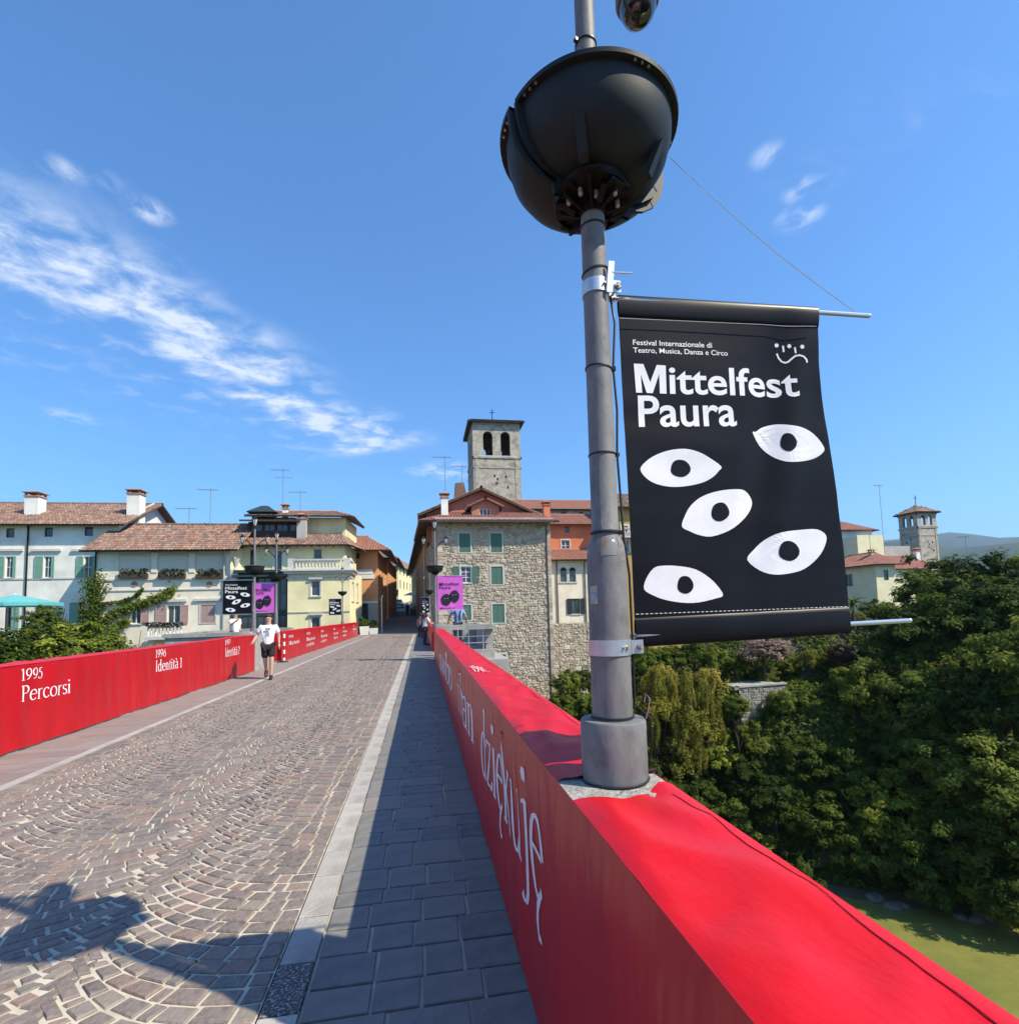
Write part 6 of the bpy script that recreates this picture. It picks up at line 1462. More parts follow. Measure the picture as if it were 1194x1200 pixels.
def T(px, py, Y, r, kind, name='broadleaf_tree', label='', cat='tree', group='trees on the river bank', rs=(1,1,1), lift=.9):
    x, zt = Q(px, py, Y); zc = zt - r*lift*rs[2]; zb = min(terr(x, Y), zc-r*.5)
    return tree(name, x, Y, zb, zc, r, kind, label, cat, group, rs)
GT = 'dark green broadleaf tree on the wooded slope right of the banner'
for a in ((1185,644,45,6.0,'a'),(1128,643,47,5.6,'a'),(1090,662,47,4.4,'a'),(1165,668,38,4.6,'a'),(1120,690,40,4.4,'a'),(1065,705,42,4.2,'a'),(1194,720,33,4.2,'a'),
          (1062,780,39,4.0,'a'),(1112,765,37,4.2,'a'),(1165,770,34,4.3,'a'),(1030,822,40,3.4,'b'),(1090,845,36,4.0,'a'),(1150,850,33,4.0,'a'),(1006,770,42,3.0,'a'),
          (995,862,40,3.0,'a'),(1048,900,37,3.6,'b'),(1112,920,34,3.6,'a'),(1180,915,31,4.0,'a'),(960,925,39,2.9,'b'),(1015,955,37,2.8,'b'),(1080,975,34,3.0,'a'),(1150,985,32,3.0,'a'),(1195,1010,29.5,2.8,'a'),(940,860,42,2.8,'a'),(905,905,41,2.8,'a')):
    py, k_ = a[1], a[4]
    T(*a, label=('tall dark tree crowning the wooded slope beside the distant bell tower' if py < 720 else 'bushy mid green tree among darker trees on the slope' if k_ == 'b' else 'dark green tree in the middle of the wooded slope' if py < 900 else 'low dark tree overhanging the green river'),
      group=('trees crowning the slope' if py < 720 else 'mid green trees on the slope' if k_ == 'b' else 'dark trees on the slope' if py < 900 else 'trees overhanging the river'))
GS = 'leafy shrub growing on the terraced bank below the banner'
for a in ((800,800,46,2.6,'y'),(772,772,47,2.2,'y'),(825,775,47,2.3,'y'),(850,800,46,2.4,'b'),(790,850,45,2.6,'y'),(838,855,45,2.4,'b'),(880,840,44.5,2.2,'a'),(868,880,43.5,2.4,'a'),(905,822,45,1.8,'a'),(815,905,43.5,2.5,'a'),(775,905,44,2.3,'b'),(855,930,42.5,2.5,'a'),(880,965,41,2.4,'a'),(930,985,39,2.2,'b'),(750,880,45,2.2,'a'),(965,820,44,1.8,'a'),(990,800,45,1.9,'a'),(895,775,49,1.7,'a'),(860,760,50,1.8,'b'),(750,820,46,1.9,'y'),(740,860,46,1.8,'b'),(757,752,50,2.0,'a'),(782,752,50,1.9,'b'),(812,748,50,1.9,'a'),(835,752,49,1.7,'b'),(915,806,44,1.5,'a'),(948,808,44,1.6,'b'),(978,806,44,1.6,'a'),(1003,812,43,1.8,'a'),(862,812,44,1.4,'b'),(765,800,45.5,2.0,'y'),(815,822,45,2.2,'y'),(965,765,48,1.5,'a'),(925,770,49,1.3,'b')):
    k_ = a[4]
    T(*a, name='bank_shrub', cat='shrub', label={'y': 'yellow green trailing shrub hanging over the bank beside the lamp post', 'b': 'mid green leafy shrub on the terraced bank below the banner', 'a': 'dark leafy shrub on the terraced bank below the banner'}[k_], group={'y': 'trailing yellow green shrubs', 'b': 'mid green shrubs below the banner', 'a': 'dark shrubs below the banner'}[k_])
GB = 'leafy bush growing at the foot of the stone house'
for a in ((662,782,43.4,1.5,'b'),(684,780,44,1.6,'a'),(672,800,43,1.8,'b'),(690,812,43,1.7,'a'),(656,808,42.6,1.2,'a'),(708,790,45,1.7,'b'),(725,805,45,1.7,'a')):
    T(*a, name='bank_shrub', label=GB, cat='shrub', group='bushes below the stone house')
for a in ((768,770,45.2,1.3),(785,778,45,1.25),(803,775,45,1.3),(822,785,44.8,1.2),(760,815,44.6,1.2),(792,825,44.4,1.3),(838,812,44.4,1.2),(815,850,44,1.2)):
    T(*a, 'y', name='hanging_creeper', label='long hanging curtain of yellow green creeper right of the lamp post', cat='creeper', group='hanging creepers', rs=(.8,.8,2.0), lift=.95)
T(893,744,48,2.7,'p', name='flowering_shrub', label='pink flowering shrub on the terrace under the banner', cat='shrub', group=None, rs=(1.2,.9,.62))
T(985,752,46,1.6,'r', name='rust_leaved_shrub', label='rust coloured shrub beside the pale rod end of the banner', cat='shrub', group=None)
T(945,757,48,1.25,'y', name='young_tree', label='small light green tree on the terrace beside the pink shrub', cat='tree', group=None)
T(1003,712,52,1.7,'y', name='garden_tree', label='yellow green tree in front of the yellow house', cat='tree', group=None)
for a in ((1022,700,56,1.9,'b'),(1040,704,56,1.8,'a'),(985,722,54,1.6,'a')): T(*a, name='garden_tree', label='garden tree below the windows of the yellow house', group='garden trees by the yellow house')
# left bank bushes
GL_ = 'dense green bush rising behind the left red parapet'
for a in ((20,728,37,3.0,'a'),(62,722,38,3.0,'b'),(100,726,39,2.6,'b'),(-20,735,34,2.8,'a'),(125,752,39,1.9,'b'),(80,760,36,2.2,'a'),(35,765,34,2.0,'b'),(55,706,40,1.6,'a')): T(*a, name='bank_bush', label=GL_, cat='bush', group='bushes behind the left parapet')
for a in ((150,752,41,1.4,'y'),(185,750,42,1.2,'y'),(170,762,40,1.2,'b')): T(*a, name='thin_bush', label='thin yellowish bush below the balcony of the cream house', cat='bush', group='thin bushes below the cream house')

# palm with fan of fronds
def palm(px, py, Y, r):
    x, zt = Q(px, py, Y); e = empty('palm_tree', (x, Y, terr(x, Y)), 'small palm tree beside the right edge of the banner', 'palm')
    b = MB(); zc = zt-r*.4; b.tube([(x,Y,terr(x,Y)),(x,Y,zc)], [.22,.16], 8); b.build('trunk', MT['bark'], e)
    rg = random.Random(5)
    for k in range(26):
        a = rg.uniform(0,6.28); el = rg.uniform(-.3,1.2); b = MB(); prev = None
        for s in range(6):
            t = s/5; p = Vector((x+math.cos(a)*r*t*math.cos(el*(1-t*.4)), Y+math.sin(a)*r*t*math.cos(el*(1-t*.4)), zc+r*t*math.sin(el)-r*.55*t*t)); w = .16*math.sin(math.pi*min(1,t+.12)); sd = Vector((-math.sin(a)*w, math.cos(a)*w, 0))
            cur = (p-sd, p+Vector((0,0,.04)), p+sd)
            if prev: b.face([prev[0],cur[0],cur[1],prev[1]], rg.random()); b.face([prev[1],cur[1],cur[2],prev[2]], rg.random())
            prev = cur
        b.build('frond', MT['leaf_a'], e, tint=True)
palm(998, 700, 50, 1.9)

# ground cover and ivy over the banks: one mass
def cover(name, label, n, xr, dr, m, s0, s1, seed):
    rg = random.Random(seed); b = MB(); k = 0
    while k < n:
        x = rg.uniform(*xr); y = yline(BANK, x) + rg.uniform(*dr)
        if noise.noise(Vector((x*.4, y*.4, seed))) < -.28: continue
        z = terr(x, y); e = .4; nx = terr(x-e, y)-terr(x+e, y); ny = terr(x, y-e)-terr(x, y+e); nr = Vector((nx, ny, 2*e)).normalized()
        k += 1
        leaf(b, Vector((x, y, z)) + nr*rg.uniform(.05, .65), (nr+Vector((rg.gauss(0,.5), rg.gauss(0,.5), rg.gauss(0,.4)+.4))).normalized(), rg.uniform(s0, s1), rg.random(), rg)
    return tag(b.build(name, MT[m], None, tint=True, origin=(0,0,0)), label, None, None, 'stuff')
cover('ground_cover', 'ivy and undergrowth covering the river bank', 52000, (6, 66), (1.0, 21), 'leaf_a', .12, .30, 21)
cover('ground_cover', 'lighter creepers among the undergrowth of the bank', 12000, (10, 60), (2, 20), 'leaf_b', .12, .28, 22)
cover('ground_cover', 'low growth on the left river bank', 9000, (-60, 3), (-.5, 8), 'leaf_b', .14, .30, 23)
# pale rocks at the waterline
MT['rock'] = mat('river_rock', (.22,.20,.16), (.13,.12,.10), 2.5, .9, .8, 8)
rg = random.Random(3)
for k in range(18):
    x = rg.uniform(22, 44); y = yline(BANK, x) + rg.uniform(-.8, 1.6); s = rg.choice((.2,.3,.35,.5,.7))*rg.uniform(.8,1.2); b = MB(); b.sphere((x, y, WATER_Z+.05), s, 8, 6, (1.3, 1, .55))
    b.v = [tuple(Vector(v) + Vector((nse(v[0]*1.7, v[1]*1.7, k), nse(v[1]*1.7, v[2]*1.7, k+9), nse(v[2]*1.7, v[0]*1.7, k+5)))*s*.45) for v in b.v]
    tag(b.build('rock', MT['rock']), 'pale boulder at the waterline of the far bank', 'rock', 'boulders at the waterline')
MT['rubble_grey'] = mat('grey_rubble', (.25,.24,.2), (.17,.17,.14), 5, .95, .6, 22, tints=[(.17,.165,.14),(.24,.23,.19),(.30,.28,.23),(.20,.20,.16)])
# terrace retaining wall
tw = empty('retaining_wall', (32, 45, -8), 'low grey stone retaining wall with pale coping on the wooded bank', 'wall')
ta, tb_ = Q(866,806,45), Q(925,805,45); fT = Face(tw, (ta[0], 45.0), (tb_[0], 45.6)); b = MB(); wall_open(b, fT.p, fT.q, ta[1]-3.2, ta[1], []); b.box(ta[0], tb_[0], 45.7, 49, ta[1]-1, ta[1]-.02); b.build('wall', MT['concrete'], tw)
rubble_face(fT, ta[1]-3.2, ta[1]-.02, wmax=.7, hmax=.32, mats='rubble_grey'); fT.piece('coping', 'concrete', -.1, fT.L+.1, ta[1]+.002, ta[1]+.14, -.4, .15)
# vine on the cream house
vn = empty('climbing_vine', (-24, YH-.3, -1), 'green vine climbing and branching over the cream house facade', 'vine')
rg = random.Random(8)
paths = [[(108,775),(106,745),(108,715),(110,690),(112,678)], [(112,735),(130,722),(150,712),(172,706),(190,700),(205,690)], [(120,745),(138,735),(150,728)], [(108,725),(122,708),(140,706),(158,700),(168,690)]]
for pi, pth in enumerate(paths):
    pts = [Vector((Q(px,py,YH-.12)[0], YH-.12, Q(px,py,YH-.12)[1])) for px, py in pth]
    b = MB(); b.tube(pts, .035, 5); b.build('stem', MT['bark'], vn)
    b = MB(); dens = 300 if pi == 0 else 190
    for p0, p1 in zip(pts, pts[1:]):
        for _ in range(int((p1-p0).length*dens*(.6 if pi == 3 else 1))):
            wd = (.85 if pi == 0 else .42)*(0.3 if pi == 3 else 1); c = p0 + (p1-p0)*rg.random() + Vector((rg.gauss(0,wd*.5), -abs(rg.gauss(0,.12)), rg.gauss(0,wd*.45)))
            leaf(b, c, (Vector((0,-1,.5))+Vector((rg.gauss(0,.4),rg.gauss(0,.4),rg.gauss(0,.4)))).normalized(), rg.uniform(.08,.16), rg.random(), rg)
    tag(b.build('foliage', MT['leaf_b'], vn, tint=True), kind='stuff')
# turquoise parasol in front of the white house
MT['turq'] = mat('turquoise_canvas', (.16,.55,.55), (.13,.48,.50), 3, .8, transl=.25)
q = Q(18, 697, 43); ps = empty('parasol', (q[0], 43, -1.5), 'turquoise parasol in front of the white house', 'parasol')
b = MB(); b.tube([(q[0],43,-1.5),(q[0],43,q[1]+.1)], .04, 8); b.build('pole', MT['whitepaint'], ps)
for k in range(8):
    a0, a1 = R(45*k+22), R(45*k+67); rr = 2.7; b = MB(); A, B_ = (q[0]+rr*math.cos(a0),43+rr*math.sin(a0),q[1]-.62), (q[0]+rr*math.cos(a1),43+rr*math.sin(a1),q[1]-.62)
    b.face([A, B_, (q[0],43,q[1])]); b.face([A, (A[0],A[1],A[2]-.22), (B_[0],B_[1],B_[2]-.22), B_]); b.build('canopy_panel', MT['turq'], ps)

# ---------------------------------------------------------------- far hills and air
MT['hill'] = mat('wooded_hill', (.03,.05,.03), (.04,.06,.035), .004, .95)
def hills(dist, prof, depth, seed, label):
    rows = 10; A = [R(-75 + 165*i/110) for i in range(111)]
    def hgt(a):
        px = 597 + F_PX*math.tan(a-YAW)                         # pixel column of this bearing
        p = prof[0][1] if px < prof[0][0] else prof[-1][1]
        for (x0, y0), (x1, y1) in zip(prof, prof[1:]):
            if x0 <= px <= x1: p = y0 + (y1-y0)*(px-x0)/(x1-x0)
        d = _ray(min(1300, max(-200, px)), p); el = d.z/math.hypot(d.x, d.y)
        return dist*el*(1 + .10*nse(a*9, seed) + .04*nse(a*31, seed))
    H = [hgt(a) for a in A]
    def pt(i, j):
        t = j/rows; a = A[i]; rr = dist + (t-.5)*depth*2; k = math.sin(math.pi*t)**1.1; return (rr*math.sin(a), rr*math.cos(a), -5 + H[i]*k*(1+.06*nse(i*.7, j*.9, seed)))
    b = MB(); vs, fs = grid_sheet(110, rows, pt); b.idx(vs, fs)
    tag(b.build('hills', MT['hill'], smooth=True, origin=(0,0,-5)), kind='structure', label=label)
hills(3200, [(-200,712),(650,708),(900,672),(1000,640),(1050,634),(1110,642),(1194,634),(1400,640)], 500, 3.3, 'wooded hills beyond the town')
hills(7000, [(-200,712),(650,706),(900,655),(1000,634),(1120,623),(1194,628),(1400,622)], 900, 6.1, 'far blue mountains on the horizon')
hz = bpy.data.materials.new('haze'); hz.use_nodes = True; nt = hz.node_tree; nt.nodes.remove(nt.nodes['Principled BSDF'])
pv = nt.nodes.new('ShaderNodeVolumePrincipled'); pv.inputs['Color'].default_value = (.50,.74,1,1); pv.inputs['Density'].default_value = HAZE if 'HAZE' in globals() else .00008; pv.inputs['Anisotropy'].default_value = .2
nt.links.new(pv.outputs[0], nt.nodes['Material Output'].inputs['Volume'])
b = MB(); b.box(-9800, 9800, -9800, 9800, -23, 1400); h = b.build('haze', hz, origin=(0,0,-23)); tag(h, 'thin summer haze over the valley', None, None, 'stuff')

# ---------------------------------------------------------------- people
MT['skin'] = mat('skin', (.52,.32,.23), (.47,.28,.20), 8, .6); MT['hair'] = mat('hair', (.03,.02,.015), (.05,.035,.025), 30, .7); MT['hair_grey'] = mat('hair_grey', (.35,.33,.30), None, rough=.8)
MT['tee'] = mat('white_cotton', (.80,.80,.80), (.72,.72,.73), 6, .9, .3, 9); MT['shorts'] = mat('black_cotton', (.012,.012,.014), (.022,.022,.024), 8, .9); MT['shoe'] = mat('black_shoe', (.015,.015,.016), None, rough=.6)
MT['purple'] = mat('dark_trousers', (.06,.03,.04), (.045,.025,.035), 8, .9); MT['blue_sh'] = mat('blue_shirt', (.16,.27,.52), (.26,.36,.58), 14, .9); MT['navy'] = mat('navy_cloth', (.02,.025,.05), None, rough=.9); MT['brown_sh'] = mat('brown_cloth', (.28,.17,.13), None, rough=.9)
MT['eye'] = mat('eye_dark', (.02,.015,.012), None, rough=.3); MT['print'] = mat('shirt_print', (.30,.30,.32), None, rough=.9)
def skin_mesh(pts, edges, root, levels=2):
    names = list(pts); me = bpy.data.meshes.new('sk'); me.from_pydata([pts[n][0] for n in names], [(names.index(a), names.index(b)) for a, b in edges], [])
    o = bpy.data.objects.new('sk', me); col.objects.link(o); o.modifiers.new('s', 'SKIN'); sd = o.modifiers.new('u', 'SUBSURF'); sd.levels = levels; sd.render_levels = levels
    for i, n in enumerate(names):
        sv = me.skin_vertices[0].data[i]; r = pts[n][1]; sv.radius = (r, r) if not isinstance(r, tuple) else r; sv.use_root = n == root
    dg = bpy.context.evaluated_depsgraph_get(); ev = bpy.data.meshes.new_from_object(o.evaluated_get(dg)); vs = [tuple(v.co) for v in ev.vertices]; fs = [tuple(p.vertices) for p in ev.polygons]
    bpy.data.objects.remove(o); bpy.data.meshes.remove(ev); return vs, fs
def person(loc, yaw, H, label, P, top='tee', bottom='shorts', long_trousers=False, hair='hair', group=None, print_=False, straps=False, lv=2):
    """P: joint overrides in metres for a 1.78 m figure facing -y, feet on z = 0"""
    J = dict(pelvis=(0,0,.95), spine=(0,.0,1.13), chest=(0,.0,1.32), neck=(0,.0,1.49), head0=(0,-.012,1.57), head1=(0,-.02,1.655), head2=(0,-.012,1.725),
             shl=(.185,0,1.43), ell=(.235,.02,1.16), wrl=(.245,-.03,.92), shr=(-.185,0,1.43), elr=(-.235,.02,1.16), wrr=(-.245,-.03,.92),
             hil=(.095,0,.90), knl=(.10,-.01,.50), anl=(.10,.02,.09), tol=(.11,-.15,.035), hir=(-.095,0,.90), knr=(-.10,-.01,.50), anr=(-.10,.02,.09), tor=(-.11,-.15,.035))
    J.update(P); s = H/1.78; root = empty('person', loc, label, 'person', group); L = Vector(loc)
    V = {k: L + Vector(v)*s for k, v in J.items()}
    def sub(d): return {k: (tuple(V[k]), r*s if not isinstance(r, tuple) else (r[0]*s, r[1]*s)) for k, r in d.items()}
    body = dict(pelvis=.125, spine=.115, chest=.125, neck=.055, head0=.068, head1=.09, head2=.062, shl=.058, ell=.043, wrl=.03, shr=.058, elr=.043, wrr=.03, hil=.09, knl=.058, anl=.04, tol=.033, hir=.09, knr=.058, anr=.04, tor=.033)
    ed = [('pelvis','spine'),('spine','chest'),('chest','neck'),('neck','head0'),('head0','head1'),('head1','head2'),('chest','shl'),('shl','ell'),('ell','wrl'),('chest','shr'),('shr','elr'),('elr','wrr'),('pelvis','hil'),('hil','knl'),('knl','anl'),('anl','tol'),('pelvis','hir'),('hir','knr'),('knr','anr'),('anr','tor')]
    vs, fs = skin_mesh(sub(body), ed, 'pelvis', lv); b = MB(); b.idx(vs, fs)
    for sd in ('l', 'r'):                                     # palms with five separate bent fingers
        w, e = V['wr'+sd], V['el'+sd]; d = (w-e).normalized(); sx = 1 if sd == 'l' else -1
        side = Vector((0,-1,0)); side = (side - d*side.dot(d)).normalized(); out = d.cross(side)*sx
        b.tube([w-d*.01*s, w+d*.04*s, w+d*.085*s], [.03*s, .038*s, .034*s], 8)
        for q, (k, ln) in enumerate(((-.028,.075),(-.009,.085),(.010,.08),(.028,.065))):
            p0 = w + d*.08*s + side*k*s; b.tube([p0, p0+d*ln*.5*s+out*-.004*s, p0+d*ln*.85*s-out*.022*s], [.010*s,.009*s,.007*s], 6)
        p0 = w + d*.03*s + side*.032*s; b.tube([p0, p0+d*.03*s+side*.025*s, p0+d*.06*s+side*.03*s-out*.01*s], [.012*s,.011*s,.008*s], 6)
    hd = V['head1']; fw = Vector((0,-1,0)); hv = (V['head2']-V['head0']).normalized()
    b.sphere(tuple(hd+fw*.088*s-hv*.012*s), .016*s, 8, 6, (.8,1.1,1.4))
    for sx in (-1, 1): b.sphere(tuple(hd+Vector((sx*.088*s,.012*s,-.005*s))), .02*s, 8, 6, (.4,.8,1.3))
    bo = b.build('body', MT['skin'], root, smooth=True)
    for sx in (-1, 1):
        b = MB(); b.sphere(tuple(hd+fw*.078*s+Vector((sx*.033*s,0,.012*s))), .011*s, 8, 5, (1.3,.6,.8)); b.build('eye', MT['eye'], bo)
    b = MB(); b.sphere(tuple(hd+fw*.078*s-hv*.055*s), .018*s, 8, 5, (1.3,.4,.3)); b.build('mouth', MT['brown_sh'], bo)
    b = MB()
    vs_ = []
    for j in range(9):
        ph = R(8+j*13)
        for i in range(16):
            a = 2*math.pi*i/16; back = .5+.5*math.sin(a); th = min(ph, R(62)+R(62)*back)
            vs_.append(tuple(hd + Vector((.097*s*math.sin(th)*math.cos(a), .012*s+.108*s*math.sin(th)*math.sin(a), .035*s+.088*s*math.cos(th)))))
    b.idx(vs_, [(j*16+i, j*16+(i+1)%16, (j+1)*16+(i+1)%16, (j+1)*16+i) for j in range(8) for i in range(16)] + [tuple(range(15,-1,-1))]); b.build('hair', MT[hair], root, smooth=True)
    # shirt
    mid = lambda a, c, t: tuple(Vector(J[a])*(1-t) + Vector(J[c])*t)
    J2 = dict(J); J2['sl'] = mid('shl','ell',.72); J2['sr'] = mid('shr','elr',.72); J2['waist'] = tuple(Vector(J['pelvis'])+Vector((0,0,-.03))); J2['col'] = mid('chest','neck',.72)
    V.update({k: L+Vector(v)*s for k, v in J2.items()})
    vs, fs = skin_mesh(sub(dict(waist=.15, spine=.142, chest=.15, col=.085, shl=.078, sl=.076, shr=.078, sr=.076)), [('waist','spine'),('spine','chest'),('chest','col'),('chest','shl'),('shl','sl'),('chest','shr'),('shr','sr')], 'spine', lv)
    b = MB(); b.idx(vs, fs); sh = b.build('shirt', MT[top], root, smooth=True)
    if print_:
        b = MB()
        for k, (zz, w, h) in enumerate(((1.33,.13,.07),(1.24,.1,.03),(1.19,.12,.02))): b.box(L.x-w/2*s, L.x+w/2*s, L.y-.148*s, L.y-.144*s, L.z+zz*s, L.z+(zz+h)*s)
        tag(b.build('shirt_print', MT['print'], sh), kind='stuff')
    if straps:
        for sx in (-1, 1):
            b = MB(); b.tube([L+Vector((sx*.12,.10,1.44))*s, L+Vector((sx*.07,.155,1.28))*s, L+Vector((sx*.10,.15,1.02))*s], .022*s, 6); b.build('strap', MT['navy'], root)
    t = 1.0 if long_trousers else None
    J3 = {}
    for sd in ('l','r'):
        J3['e'+sd] = J['an'+sd] if long_trousers else mid('hi'+sd,'kn'+sd,.88)
    V.update({k: L+Vector(v)*s for k, v in J3.items()})
    if long_trousers: dd = dict(pelvis=.142, hil=.108, hir=.108, knl=.078, knr=.078, el=.062, er=.062); ee = [('pelvis','hil'),('pelvis','hir'),('hil','knl'),('knl','el'),('hir','knr'),('knr','er')]
    else: dd = dict(pelvis=.142, hil=.112, hir=.112, el=.098, er=.098); ee = [('pelvis','hil'),('pelvis','hir'),('hil','el'),('hir','er')]
    vs, fs = skin_mesh(sub(dd), ee, 'pelvis', lv); b = MB(); b.idx(vs, fs); b.build('trousers' if long_trousers else 'shorts', MT[bottom], root, smooth=True)
    for sd in ('l','r'):
        a, t_ = V['an'+sd], V['to'+sd]; d = (t_-a); d.z = 0; d.normalize(); z0 = min(a.z, t_.z)-.035*s
        b = MB(); hz_ = a - d*.05*s; b.tube([hz_+Vector((0,0,.0)), a+d*.02*s+Vector((0,0,-.02*s)), t_-d*.02*s, t_+d*.06*s], [.045*s,.052*s,.048*s,.03*s], 10)
        b.v = [(v[0], v[1], max(v[2], L.z+.004)) for v in b.v]; b.build('shoe', MT['shoe'], root, smooth=True)
    root.rotation_euler.z = yaw
    return root
person((-4.22,15.75,0), R(8), 1.80, 'man in white printed t-shirt and black shorts walking towards the bridge camera end',
       dict(knl=(.10,-.10,.52), anl=(.09,-.12,.10), tol=(.10,-.28,.04), knr=(-.08,.03,.50), anr=(-.08,.30,.20), tor=(-.08,.22,.06), ell=(.26,.08,1.16), wrl=(.27,.02,.93), elr=(-.30,.02,1.18), wrr=(-.36,-.16,1.04)), print_=True)
person((.16,29.4,0), R(105), 1.80, 'man in white t-shirt leaning on the red parapet with dark trousers',
       dict(chest=(0,-.10,1.31), spine=(0,-.03,1.12), neck=(0,-.17,1.46), head0=(0,-.20,1.54), head1=(0,-.22,1.62), head2=(0,-.22,1.69), shl=(.19,-.12,1.41), shr=(-.19,-.12,1.41), ell=(.24,-.24,1.17), wrl=(.12,-.42,1.16), elr=(-.24,-.24,1.17), wrr=(-.12,-.42,1.16)), bottom='purple', long_trousers=True, hair='hair_grey')
person((-.1,39.5,0), R(160), 1.68, 'person in brown top standing further along the right pavement', {}, top='brown_sh', bottom='navy', long_trousers=True)
person((1.42,21.2,.34), R(180), 1.80, 'person in blue shirt with dark shoulder straps leaning on the right refuge coping',
       dict(ell=(.33,-.06,1.17), wrl=(.36,-.33,.99), elr=(-.33,-.06,1.17), wrr=(-.36,-.33,.99)), top='blue_sh', bottom='navy', long_trousers=True, straps=True)
person((-6.75,20.9,.26), R(60), 1.72, 'person in white shirt raising a forearm in the left refuge', dict(elr=(-.30,-.10,1.25), wrr=(-.26,-.32,1.40)), bottom='navy', long_trousers=True)
for k, (px, Y, h, tp, lb) in enumerate(((477.5,72,1.75,'navy','pedestrian in dark clothes far up the shaded street'), (482.5,73,1.7,'tee','pedestrian in white shirt far up the shaded street'), (486,71,1.65,'brown_sh','pedestrian in brown beside the ochre house wall'), (424,50.5,1.75,'navy','person in dark clothes by the dark shop door'))):
    x = Q(px, 715, Y)[0]; person((x, Y, street_z(Y)+.006), R(170+k*9), h, lb, {}, top=tp, bottom='navy', long_trousers=True, lv=1)

# ---------------------------------------------------------------- parked car and street furniture
MT['carpaint'] = mat('car_paint_grey', (.16,.18,.19), None, rough=.3, coat=.8); MT['tyre'] = mat('tyre', (.015,.015,.015), None, rough=.8); MT['headlight'] = mat('headlight_lens', (.75,.75,.75), None, rough=.15); MT['plate'] = mat('plate_white', (.7,.7,.7), None, rough=.4)
def car(px, Y):
    x = Q(px, 705, Y)[0]; z = street_z(Y)+.01; e = empty('parked_car', (x, Y, z), 'grey car parked under the red awning up the street', 'car')
    prof = [(-2.05,.35),(-2.08,.62),(-1.95,.78),(-1.05,.95),(-.45,1.42),(.95,1.46),(1.75,1.0),(2.02,.92),(2.05,.38)]
    b = MB(); w = .86; n = len(prof)
    def sec(k, f): return [(x+k*w*(f if p[1] > .97 else 1), Y+p[0], z+p[1]) for p in prof]
    A, B_ = sec(-1, .82), sec(1, .82); b.idx(A+B_, [(i, (i+1)%n, n+(i+1)%n, n+i) for i in range(n)] + [tuple(range(n-1,-1,-1)), tuple(range(n,2*n))]); bo = b.build('body', MT['carpaint'], e, auto=35)
    b = MB(); b.face([(x-.66,Y-1.06,z+.98),(x+.66,Y-1.06,z+.98),(x+.58,Y-.52,z+1.39),(x-.58,Y-.52,z+1.39)]); o = b.build('windscreen', MT['glass'], e); o.location += Vector((0,-.02,.02))
    for sx in (-1, 1):
        b = MB(); X = x+sx*(w*.91+.01); b.face([(X,Y-.85,z+1.0),(X-sx*.07,Y-.4,z+1.36),(X-sx*.07,Y+.85,z+1.38),(X,Y+1.4,z+1.02)]); b.build('side_window', MT['glass'], e)
        b = MB(); b.sphere((x+sx*.62,Y-2.03,z+.68), .14, 10, 6, (1.2,.4,.7)); b.build('headlight', MT['headlight'], e)
        b = MB(); b.box(x+sx*.98-.09, x+sx*.98+.09, Y-.85, Y-.72, z+.95, z+1.08); b.build('mirror', MT['carpaint'], e)
        for yy in (-1.3, 1.3):
            b = MB(); b.tube([(x+sx*.70,Y+yy,z+.31),(x+sx*.89,Y+yy,z+.31)], .31, 16); t = b.build('wheel', MT['tyre'], e)
            b = MB(); b.tube([(x+sx*.885,Y+yy,z+.31),(x+sx*.90,Y+yy,z+.31)], .2, 12); b.build('rim', MT['steel'], t)
    b = MB(); b.box(x-.26, x+.26, Y-2.11, Y-2.085, z+.45, z+.56); b.build('number_plate', MT['plate'], e)
    b = MB(); b.box(x-.5, x+.5, Y-2.10, Y-2.07, z+.58, z+.7); b.build('grille', MT['tyre'], e)
car(466, 96)
MT['redawn'] = mat('red_awning', (.50,.035,.03), None, rough=.8); MT['canvas'] = mat('white_canvas', (.75,.74,.70), None, rough=.9, transl=.2)
Ya = 100; qa, qb = Q(453.5,694,Ya), Q(467,694,Ya); za, zb = Q(460,692,Ya)[1], Q(460,697,Ya)[1]
aw = empty('shop_awning', (qa[0], Ya, street_z(Ya)), 'red shop awning at the far end of the street', 'awning')
b = MB(); b.idx([(qa[0],Ya-2,zb),(qb[0],Ya-2,zb),(qb[0],Ya+.5,za),(qa[0],Ya+.5,za),(qa[0],Ya-2,zb-.35),(qb[0],Ya-2,zb-.35)], [(0,1,2,3),(4,5,1,0)]); b.build('canvas', MT['redawn'], aw)
b = MB(); b.box(qa[0],qb[0],Ya+.4,Ya+.55,za-.02,za+.2); b.build('casing', MT['whitepaint'], aw)
for xx in (qa[0]+.1, qb[0]-.1): b = MB(); b.tube([(xx,Ya-1.9,street_z(Ya)),(xx,Ya-1.9,zb)], .05, 6); b.build('post', MT['whitepaint'], aw)
Yp = 88; qp = Q(481,694,Yp); pz = street_z(Yp); um = empty('cafe_umbrella', (qp[0], Yp, pz), 'white cafe umbrella by the ochre house up the street', 'umbrella')
b = MB(); b.tube([(qp[0],Yp,pz),(qp[0],Yp,qp[1])], .04, 6); b.build('pole', MT['whitepaint'], um)
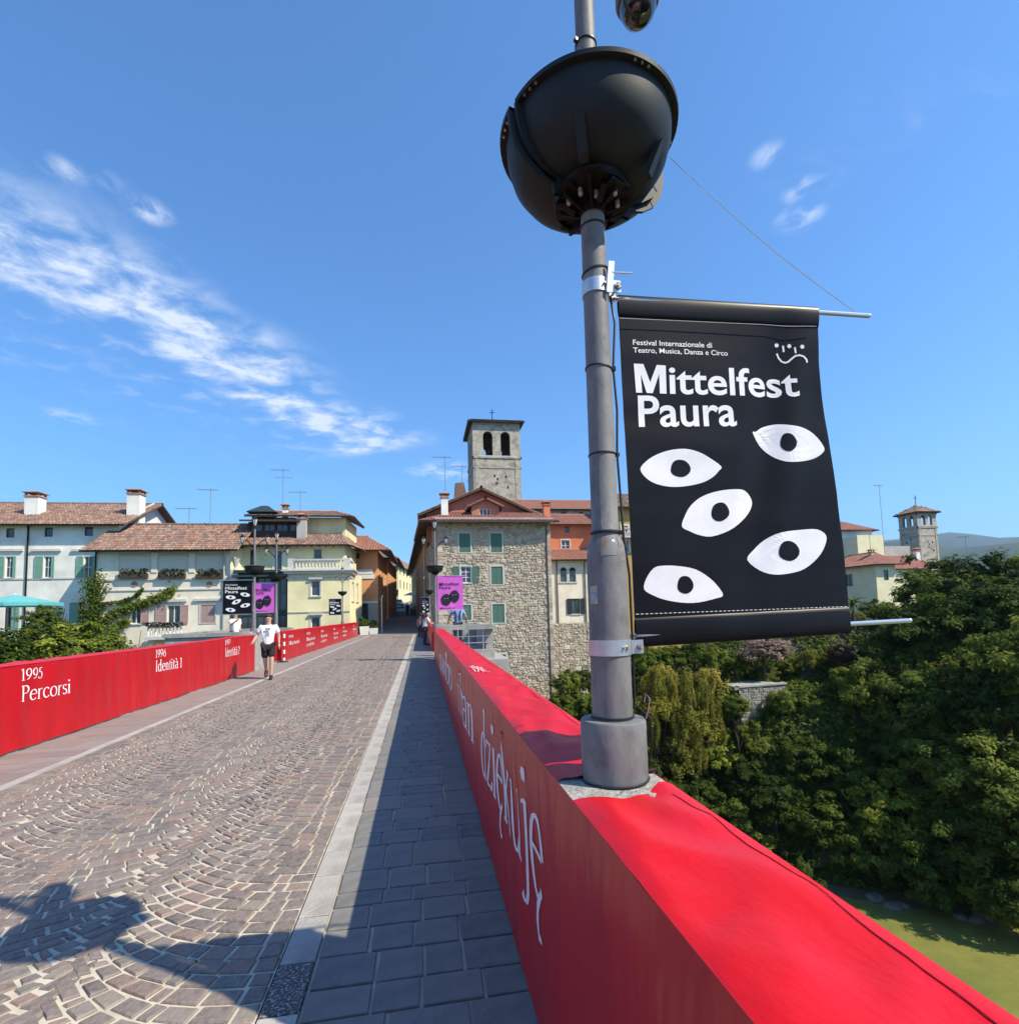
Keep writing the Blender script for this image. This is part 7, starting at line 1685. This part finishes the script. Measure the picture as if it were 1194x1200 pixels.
for k in range(4):
    a0, a1 = R(45+90*k), R(135+90*k); b = MB(); b.face([(qp[0]+1.5*math.cos(a0),Yp+1.5*math.sin(a0),qp[1]-.5),(qp[0]+1.5*math.cos(a1),Yp+1.5*math.sin(a1),qp[1]-.5),(qp[0],Yp,qp[1])]); b.build('canopy_panel', MT['canvas'], um)
# planters and board at the left bridge end
def planter(px, py, Y, w, h, m, label, plant='a'):
    x = Q(px, py, Y)[0]; e = empty('street_planter', (x, Y, 0), label, 'planter', 'planters at the bridge end')
    b = MB(); b.idx([(x-w/2*.85,Y-w/2*.85,.0),(x+w/2*.85,Y-w/2*.85,.0),(x+w/2*.85,Y+w/2*.85,.0),(x-w/2*.85,Y+w/2*.85,.0),(x-w/2,Y-w/2,h),(x+w/2,Y-w/2,h),(x+w/2,Y+w/2,h),(x-w/2,Y+w/2,h)], [(0,1,5,4),(1,2,6,5),(2,3,7,6),(3,0,4,7),(4,5,6,7),(3,2,1,0)]); b.build('box', MT[m], e)
    c = bpy.data.objects.new('plant', CR[plant][0]); col.objects.link(c); c.parent = e; c.location = (0,0,h+w*.45); c.scale = (w*.55,w*.55,w*.6)
planter(427,742,48.5,.75,.75,'white_sign','pale planter box with dark plant by the shop door'); planter(438,741,49.5,.8,.55,'white_sign','low pale planter with dark bushy plant at the street mouth')
wp = tag(MB(), 0, 0) if False else None
b = MB(); x_ = Q(447.5,730,51)[0]; b.tube([(x_,51,0),(x_,51,Q(446,700,51)[1])], .045, 8); b.tube([(x_,51,Q(446,700,51)[1]),(x_+.1,51,Q(446,698,51)[1])], .045, 8)
tag(b.build('drain_post', MT['whitepaint']), 'slim white post at the corner of the orange house', 'post')
# delineator strip at the end of the left red parapet
b = MB(); e = empty('marker_post', (XL+.12, 21.5, 0), 'red and white striped marker post behind the walking man', 'marker post')
for k in range(7):
    b = MB(); b.lathe([(.04,.02+.15*k),(.04,.17+.15*k)], XL+.14, 21.45, 10); b.build('band', MT['red' if k % 2 else 'white_ink'], e)
b = MB(); b.lathe([(.16,0),(.14,.05),(.04,.06)], XL+.14, 21.45, 12); b.build('foot', MT['tyre'], e)
